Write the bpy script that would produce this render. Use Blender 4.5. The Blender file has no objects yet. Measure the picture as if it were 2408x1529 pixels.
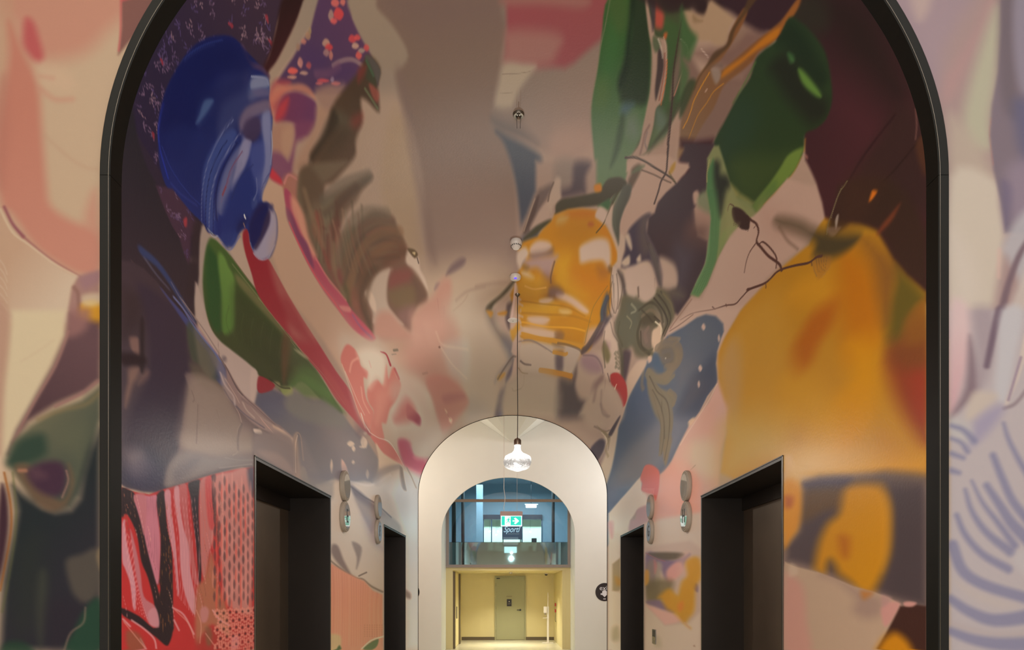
import bpy, bmesh, math, random
import numpy as np

# ------------------------------------------------------------------ camera, world, light, exposure
S = bpy.context.scene
S.view_settings.view_transform = 'Standard'; S.view_settings.look = 'None'
S.view_settings.gamma = 1.0; S.view_settings.use_curve_mapping = False
S.view_settings.exposure = 0.32
EYE = 1.6
cam = bpy.data.cameras.new('camera'); co = bpy.data.objects.new('camera', cam); S.collection.objects.link(co)
co.location = (-0.0704, 0, EYE); co.rotation_euler = (math.pi/2, 0, 0)
cam.sensor_width = 36; cam.lens = 36*1500/2408; cam.shift_x = (1204-1197.4)/2408; cam.shift_y = (1390-764.5)/2408
cam.clip_start = .05; cam.clip_end = 200; S.camera = co
wd = bpy.data.worlds.new('world'); S.world = wd; wd.use_nodes = True
wd.node_tree.nodes['Background'].inputs[0].default_value = (.05, .05, .055, 1); wd.node_tree.nodes['Background'].inputs[1].default_value = .3

def area(name, loc, rot, sx, sy, power, col=(1, 1, 1), spread=180):
    l = bpy.data.lights.new(name, 'AREA'); l.shape = 'RECTANGLE'; l.size = sx; l.size_y = sy; l.energy = power; l.color = col
    l.spread = math.radians(spread)
    o = bpy.data.objects.new(name, l); S.collection.objects.link(o); o.location = loc; o.rotation_euler = [math.radians(a) for a in rot]
    return o
LOBBY = 120; CORR = 60
# lobby ceiling panels behind and beside the camera
area('lobby_light', (-2.2, -1.2, 6.0), (20, 0, 0), 2.2, 2.2, LOBBY, (1, .95, .86))
area('lobby_light', (2.2, -1.2, 6.0), (20, 0, 0), 2.2, 2.2, LOBBY*.9, (.98, .97, 1))
# unseen area light added behind the camera to brighten the passage
area('lobby_light', (0, -4.9, 1.8), (90, 0, 0), 8, 2.6, 425, (.99, .98, .97))
# lamps in the two arms of the crossing
area('crossing_light', (-4.2, 14.6, 5.0), (0, -50, 0), 1.6, 1.6, 88, (1, .91, .8))
area('crossing_light', (4.2, 14.6, 5.0), (0, 50, 0), 1.6, 1.6, 88, (.97, .97, 1))
# downlights of the small vestibule
area('vestibule_light', (-.1, 18.9, 2.13), (0, 0, 0), .5, .25, 44, (1, .95, .76), 125)
area('vestibule_light', (-.1, 17.2, 2.2), (0, 0, 0), 1.6, .2, 9, (1, .95, .7))
# upper floor beyond the glass
area('upper_light', (0, 23, 5.6), (0, 0, 0), 3, 3, 230, (.74, .9, 1))
area('shop_light', (0, 28.5, 4.6), (0, 0, 0), 5, 2, 230, (1, 1, .92))

# ------------------------------------------------------------------ helpers
def link(o, parent=None):
    S.collection.objects.link(o)
    if parent: o.parent = parent
    return o
def tag(o, label=None, cat=None, group=None, kind=None):
    if label: o['label'] = label
    if cat: o['category'] = cat
    if group: o['group'] = group
    if kind: o['kind'] = kind
    return o
def mesh(name, v, f, mat, parent=None, smooth=False, loc=None):
    m = bpy.data.meshes.new(name); m.from_pydata([tuple(a) for a in v], [], f); m.update()
    if mat: m.materials.append(mat)
    if smooth: m.polygons.foreach_set('use_smooth', [True]*len(m.polygons))
    o = bpy.data.objects.new(name, m); link(o, parent)
    if loc: o.location = loc
    return o
def empty(name, loc, rot=(0, 0, 0)):
    o = bpy.data.objects.new(name, None); link(o); o.location = loc; o.rotation_euler = rot; o.empty_display_size = .1
    return o
def boxvf(x0, x1, y0, y1, z0, z1):
    v = [(x, y, z) for x in (x0, x1) for y in (y0, y1) for z in (z0, z1)]
    f = [(0, 1, 3, 2), (4, 6, 7, 5), (0, 4, 5, 1), (2, 3, 7, 6), (0, 2, 6, 4), (1, 5, 7, 3)]
    return v, f
def box(name, x0, x1, y0, y1, z0, z1, mat, parent=None, bevel=0):
    v, f = boxvf(x0, x1, y0, y1, z0, z1)
    o = mesh(name, v, f, mat, parent)
    if bevel:
        b = bmesh.new(); b.from_mesh(o.data); bmesh.ops.bevel(b, geom=list(b.edges), offset=bevel, segments=2, affect='EDGES'); b.to_mesh(o.data); b.free()
    return o
def lathe(name, prof, mat, parent=None, n=40, axis='z', wob=0, smooth=True):
    """prof: (r, h) points; revolved about h axis"""
    v = []; f = []; k = len(prof); rnd = random.Random(4)
    for i in range(n):
        a = 2*math.pi*i/n
        for r, h in prof:
            rr = r*(1+wob*(math.sin(3*a+h*40)+.6*math.sin(5*a-h*60)+.4*math.sin(7*a+h*23))); c, s = rr*math.cos(a), rr*math.sin(a)
            v.append({'z': (c, s, h), 'x': (h, c, s), 'y': (c, h, s)}[axis])
    for i in range(n):
        j = (i+1) % n
        for q in range(k-1): f.append((i*k+q, j*k+q, j*k+q+1, i*k+q+1))
    f.append([i*k for i in range(n)][::-1]); f.append([i*k+k-1 for i in range(n)])
    o = mesh(name, v, f, mat, parent, smooth)
    if smooth: o.data.set_sharp_from_angle(angle=math.radians(38))
    return o
def tube(name, pts, r, mat, parent=None, n=8):
    v = []; f = []
    from mathutils import Vector
    P = [Vector(p) for p in pts]
    for i, p in enumerate(P):
        t = (P[min(i+1, len(P)-1)]-P[max(i-1, 0)]).normalized()
        a = t.orthogonal().normalized() if i == 0 else (pa-t*pa.dot(t)).normalized()
        pa = a; b = t.cross(a)
        for k in range(n):
            w = 2*math.pi*k/n; v.append(p+a*r*math.cos(w)+b*r*math.sin(w))
    for i in range(len(P)-1):
        for k in range(n): f.append((i*n+k, i*n+(k+1) % n, (i+1)*n+(k+1) % n, (i+1)*n+k))
    f.append(list(range(n))[::-1]); f.append([(len(P)-1)*n+k for k in range(n)])
    return mesh(name, v, f, mat, parent, True)
def lin(c): c = c/255.; return c/12.92 if c <= .04045 else ((c+.055)/1.055)**2.4
def rgb(r, g, b): return (lin(r), lin(g), lin(b), 1)
def mat(name, col, rough=.6, metal=0, noise=0, nscale=20, emit=None, estr=0, bump=0, spec=.5):
    m = bpy.data.materials.new(name); m.use_nodes = True; nt = m.node_tree; b = nt.nodes['Principled BSDF']
    b.inputs['Base Color'].default_value = col; b.inputs['Roughness'].default_value = rough; b.inputs['Metallic'].default_value = metal
    b.inputs['Specular IOR Level'].default_value = spec
    if emit: b.inputs['Emission Color'].default_value = emit; b.inputs['Emission Strength'].default_value = estr
    if noise or bump:
        tc = nt.nodes.new('ShaderNodeTexCoord'); n = nt.nodes.new('ShaderNodeTexNoise'); n.inputs['Scale'].default_value = nscale; n.inputs['Detail'].default_value = 4
        nt.links.new(tc.outputs['Object'], n.inputs['Vector'])
        if noise:
            r = nt.nodes.new('ShaderNodeMapRange'); r.inputs['To Min'].default_value = 1-noise; r.inputs['To Max'].default_value = 1+noise
            mx = nt.nodes.new('ShaderNodeMix'); mx.data_type = 'RGBA'; mx.blend_type = 'MULTIPLY'; mx.inputs['Factor'].default_value = 1
            nt.links.new(n.outputs['Fac'], r.inputs['Value']); mx.inputs['A'].default_value = col
            nt.links.new(r.outputs['Result'], mx.inputs['B']); nt.links.new(mx.outputs['Result'], b.inputs['Base Color'])
        if bump:
            bp = nt.nodes.new('ShaderNodeBump'); bp.inputs['Strength'].default_value = bump; bp.inputs['Distance'].default_value = .01
            nt.links.new(n.outputs['Fac'], bp.inputs['Height']); nt.links.new(bp.outputs['Normal'], b.inputs['Normal'])
    return m
def arch_pts(cx, hw, spr, rise, n=64, z0=0):
    p = [(cx-hw, z0)]
    for i in range(n+1):
        a = math.pi*i/n; p.append((cx-hw*math.cos(a), spr+rise*math.sin(a)))
    p.append((cx+hw, z0)); return p

# ------------------------------------------------------------------ the printed mural
# The artwork is a list of shapes laid out on the wall itself: for the passage the first
# coordinate runs along the wall-and-vault profile, the second is the log of the distance along
# the passage; for the flat front wall they are metres on that wall.  Every shape is rasterised
# into the colour attribute of the wall meshes.  Upper colours have the dimmer light there painted in.
DET = 2.7            # spacing of the colour grid
W = 1.93; SPR = 1.004*W; RISE = .852*W; Y0 = 3.06; Y1 = 13.0
N = 2000; _th = (np.arange(N)+.5)/N*math.pi
_arc = np.concatenate([[0], np.cumsum(np.hypot(W*np.sin(_th), RISE*np.cos(_th))*math.pi/N)]); LE = _arc[-1]
UL = SPR/W; UR = (SPR+LE)/W; UT = (2*SPR+LE)/W      # springing left, springing right, right eye level
UF = EYE/W
def profile(u):
    s = np.asarray(u)*W; x = np.full(s.shape, -W); z = s.copy()
    m = (s > SPR) & (s < SPR+LE); th = np.interp(s[m]-SPR, _arc, np.arange(N+1)/N*math.pi)
    x[m] = -W*np.cos(th); z[m] = SPR+RISE*np.sin(th)
    m = s >= SPR+LE; x[m] = W; z[m] = 2*SPR+LE-s[m]
    return x, z
def catmull(p, closed, k=4):
    p = np.array(p, float); n = len(p)
    if n < 3: return p
    q = np.vstack([p[-1:], p, p[:2]]) if closed else np.vstack([2*p[:1]-p[1:2], p, 2*p[-1:]-p[-2:-1]])
    o = []; m = n if closed else n-1
    for i in range(m):
        a, b, c, d = q[i], q[i+1], q[i+2], q[i+3]
        for j in range(k):
            t = j/k; o.append(.5*((2*b)+(c-a)*t+(2*a-5*b+4*c-d)*t*t+(3*b-a-3*c+d)*t**3))
    if not closed: o.append(p[-1])
    return np.array(o)
class Canvas:
    def __init__(s, us, vs, pxscale):       # pxscale(v) -> detail units per chart unit, per column v
        s.u = us; s.v = vs; s.px = pxscale(vs); s.C = np.zeros((len(us), len(vs), 3), np.float32); s.masks = {}; s.sheet = None
        s.minpx = s.px.min()
    def dist(s, P, closed, i0, i1, j0, j1, pad):
        D = np.full((i1-i0, j1-j0), 1e6, np.float32); T = np.zeros_like(D); n = len(P); m = n if closed else n-1
        for k in range(m):
            a = P[k]; b = P[(k+1) % n]
            e = pad/np.interp((a[1]+b[1])/2, s.v, s.px)*1.3
            x0 = np.searchsorted(s.u, min(a[0], b[0])-e); x1 = np.searchsorted(s.u, max(a[0], b[0])+e)
            y0 = np.searchsorted(s.v, min(a[1], b[1])-e); y1 = np.searchsorted(s.v, max(a[1], b[1])+e)
            x0 = max(x0, i0); x1 = min(x1, i1); y0 = max(y0, j0); y1 = min(y1, j1)
            if x0 >= x1 or y0 >= y1: continue
            dx, dy = b-a; L = dx*dx+dy*dy+1e-12
            X = s.u[x0:x1, None]-a[0]; Y = s.v[None, y0:y1]-a[1]
            t = np.clip((X*dx+Y*dy)/L, 0, 1); d = np.hypot(X-t*dx, Y-t*dy)*s.px[None, y0:y1]
            sub = D[x0-i0:x1-i0, y0-j0:y1-j0]; tt = T[x0-i0:x1-i0, y0-j0:y1-j0]
            w = d < sub; sub[w] = d[w]; tt[w] = ((k+t)/m)[w]
        return D, T
    def box(s, P, pad):
        e = pad/s.minpx*1.2
        return (np.searchsorted(s.u, P[:, 0].min()-e), np.searchsorted(s.u, P[:, 0].max()+e),
                np.searchsorted(s.v, P[:, 1].min()-e), np.searchsorted(s.v, P[:, 1].max()+e))
    def poly(s, P, soft):
        i0, i1, j0, j1 = s.box(P, soft)
        if i0 >= i1 or j0 >= j1: return None
        D, _ = s.dist(P, True, i0, i1, j0, j1, soft+1)
        par = np.zeros((i1-i0, j1-j0+1), np.int32); n = len(P)
        for k in range(n):                 # scan-line crossings of every u line
            a = P[k]; b = P[(k+1) % n]
            if a[0] == b[0]: continue
            x0 = max(np.searchsorted(s.u, min(a[0], b[0])), i0); x1 = min(np.searchsorted(s.u, max(a[0], b[0])), i1)
            if x0 >= x1: continue
            y = a[1]+(s.u[x0:x1]-a[0])*(b[1]-a[1])/(b[0]-a[0])
            c = np.clip(np.searchsorted(s.v, y), j0, j1)-j0
            np.add.at(par, (np.arange(x0, x1)-i0, c), 1)
        ins = (np.cumsum(par[:, :-1], axis=1) & 1).astype(bool)
        sd = np.where(ins, D, -D); a = np.clip(sd/(2*soft)+.5, 0, 1); a = a*a*(3-2*a)
        return i0, i1, j0, j1, a
    def stroke(s, P, w0, w1, soft):
        pad = max(w0, w1)/2+soft
        i0, i1, j0, j1 = s.box(P, pad)
        if i0 >= i1 or j0 >= j1: return None
        D, T = s.dist(P, False, i0, i1, j0, j1, pad)
        a = np.clip(((w0+(w1-w0)*T)/2-D)/(1.4*soft)+.5, 0, 1); return i0, i1, j0, j1, a*a*(3-2*a)
    def lay(s, r, col, al, clip=0, g=None):
        i0, i1, j0, j1, a = r
        a = a*al
        if clip and clip in s.masks:
            m = s.masks[clip]; b0, b1, c0, c1 = max(i0, m[0]), min(i1, m[1]), max(j0, m[2]), min(j1, m[3])
            if b0 >= b1 or c0 >= c1: return
            a = a[b0-i0:b1-i0, c0-j0:c1-j0]*m[4][b0-m[0]:b1-m[0], c0-m[2]:c1-m[2]]; i0, i1, j0, j1 = b0, b1, c0, c1
        c = np.array(col, np.float32)[None, None]
        if g:
            c2, x0, y0, x1, y1 = g; dx, dy = x1-x0, y1-y0
            t = np.clip(((s.u[i0:i1, None]-x0)*dx+(s.v[None, j0:j1]-y0)*dy)/(dx*dx+dy*dy+1e-9), 0, 1)[..., None]
            c = c*(1-t)+np.array(c2, np.float32)*t
        R = s.C[i0:i1, j0:j1]; a = a[..., None]; R *= 1-a; R += c*a
def spread_out(cv):
    # beyond the drawn sheet the print carries on in the colour of its edge
    on = cv.sheet; n = on.shape[1]; first = np.where(on.any(1), on.argmax(1), 0); last = np.where(on.any(1), n-1-on[:, ::-1].argmax(1), n-1)
    first = np.minimum(first+3, n-1)*(first > 0); last = np.where(last < n-1, np.maximum(last-3, 0), last)
    idx = np.clip(np.arange(n)[None], first[:, None], last[:, None]); cv.C = cv.C[np.arange(len(cv.C))[:, None], idx]
def paint(cv, key):
    rnd = random.Random(9)
    for line in PAINT.strip().split('\n'):
        f = line.split(';')
        if f[0][1] != key: continue
        col = [int(a) for a in f[1].split()]; soft = float(f[2]); al = float(f[3]); k = int(f[4]); clip = int(f[5] or 0); nm = int(f[6] or 0)
        g = None
        if f[7]: q = f[7].split(); g = [[int(x) for x in q[:3]]]+[int(x)/1000 for x in q[3:]]
        v = [int(x)/1000 for x in f[9].split()]; P = np.array(list(zip(v[0::2], v[1::2])))
        if f[0][0] == '1':
            if k & 1: P = catmull(P, True)
            r = cv.poly(P, max(soft, .6))
            if r is None: continue
            cv.lay(r, col, al, clip, g)
            if cv.sheet is None: cv.sheet = np.zeros(cv.C.shape[:2], bool); cv.sheet[r[0]:r[1], r[2]:r[3]] = r[4] > .99
            if nm: cv.masks[nm] = r
            if k & 2:                       # printed sprigs and little flowers on the cloth
                cv.masks[99] = r; i0, i1, j0, j1 = r[:4]; area_ = float(r[4].sum())
                for _ in range(int(area_*DET*DET/300)):
                    i = rnd.randrange(i0, i1); j = rnd.randrange(j0, j1)
                    if r[4][i-i0, j-j0] < .6: continue
                    c = np.array([cv.u[i], cv.v[j]]); sc = 1/cv.px[j]; a0 = rnd.uniform(0, 6.28); red = rnd.random() < .05
                    tone = rnd.choice([(104, 84, 110), (84, 68, 100), (124, 100, 114), (74, 62, 104)]) if col[0]+col[1] < 115 else (110, 84, 96)
                    for m in range(rnd.randint(2, 5)):
                        a = a0+m*.75; L = rnd.uniform(8, 20)*sc; d = np.array([math.cos(a), math.sin(a)])
                        q = cv.stroke(np.array([c+d*L*.3, c+d*L]), 2.4, 1.2, .7)
                        if q: cv.lay(q, tone, .85, 99)
                    if red:
                        q = cv.stroke(np.array([c, c+np.array([math.cos(a0), math.sin(a0)])*8*sc]), 9, 5, 2)
                        if q: cv.lay(q, (128, 46, 58), .8, 99)
        else:
            w = f[8].split(); P = catmull(P, False, 5)
            r = cv.stroke(P, float(w[0]), float(w[1]), max(soft, .6))
            if r: cv.lay(r, col, al, clip)
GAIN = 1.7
def cloth_pattern(cv, clip):
    # spotted net and small flowers on the red cloth by the near left lift
    rnd = random.Random(5)
    def dia(u, q, hu, hq, col, al, soft=1.6):
        r = cv.poly(catmull([(u-hu, q), (u, q+hq), (u+hu, q), (u, q-hq)], True), soft)
        if r: cv.lay(r, col, al, clip)
    for i in range(9):
        for j in range(11):
            q = 1.393+i*.0172+rnd.uniform(-.001, .001); u = .37-j*.043-(i % 2)*.0215+rnd.uniform(-.004, .004)
            if u < -.05: continue
            dia(u, q, .0175, .0044, (84, 56, 60), .5+.35*rnd.random(), 2.2)
            if rnd.random() < .5: dia(u-.02, q+.007, .03, .0035, (198, 78, 68), .55, 2.6)
            if rnd.random() < .5: dia(u+.015, q-.007, .03, .003, (200, 136, 130), .45, 2.4)
    for i in range(7):
        for j in range(6):
            q = 1.402+i*.0225+(j % 2)*.011; u = -.072-j*.028-rnd.uniform(0, .004)
            for k in range(7): dia(u+.0115*math.cos(k*.9), q+.0088*math.sin(k*.9), .0052, .004, (192, 124, 112), .8, 1.2)
            dia(u, q, .0048, .0038, (76, 46, 46), .9, 1.2)
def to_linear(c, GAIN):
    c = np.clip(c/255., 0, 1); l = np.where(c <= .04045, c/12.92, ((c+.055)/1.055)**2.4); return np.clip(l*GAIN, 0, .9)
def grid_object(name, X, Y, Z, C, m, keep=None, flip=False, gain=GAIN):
    nu, nv = X.shape; idx = np.arange(nu*nv).reshape(nu, nv)
    q = np.stack([idx[:-1, :-1], idx[1:, :-1], idx[1:, 1:], idx[:-1, 1:]], -1)
    if flip: q = q[..., ::-1]
    q = q.reshape(-1, 4) if keep is None else q[keep]
    me = bpy.data.meshes.new(name); nvt = nu*nv
    me.vertices.add(nvt); me.vertices.foreach_set('co', np.stack([X, Y, Z], -1).astype(np.float32).ravel())
    me.loops.add(q.size); me.loops.foreach_set('vertex_index', q.astype(np.int32).ravel())
    me.polygons.add(len(q)); me.polygons.foreach_set('loop_start', np.arange(0, q.size, 4, dtype=np.int32)); me.polygons.foreach_set('loop_total', np.full(len(q), 4, np.int32))
    at = me.color_attributes.new('print', 'FLOAT_COLOR', 'POINT')
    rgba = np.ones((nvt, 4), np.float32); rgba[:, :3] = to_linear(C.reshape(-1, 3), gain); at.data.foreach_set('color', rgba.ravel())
    me.update(); me.validate(); me.polygons.foreach_set('use_smooth', np.ones(len(me.polygons), bool)); me.materials.append(m)
    o = bpy.data.objects.new(name, me); link(o); return o
def mural_material():
    m = bpy.data.materials.new('mural_print'); m.use_nodes = True; nt = m.node_tree; b = nt.nodes['Principled BSDF']
    a = nt.nodes.new('ShaderNodeVertexColor'); a.layer_name = 'print'
    nt.links.new(a.outputs['Color'], b.inputs['Base Color'])
    b.inputs['Roughness'].default_value = .33; b.inputs['Specular IOR Level'].default_value = .065
    tc = nt.nodes.new('ShaderNodeTexCoord'); n = nt.nodes.new('ShaderNodeTexNoise'); n.inputs['Scale'].default_value = 60
    bp = nt.nodes.new('ShaderNodeBump'); bp.inputs['Strength'].default_value = .12; bp.inputs['Distance'].default_value = .004
    nt.links.new(tc.outputs['Object'], n.inputs['Vector']); nt.links.new(n.outputs['Fac'], bp.inputs['Height']); nt.links.new(bp.outputs['Normal'], b.inputs['Normal'])
    return m
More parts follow.
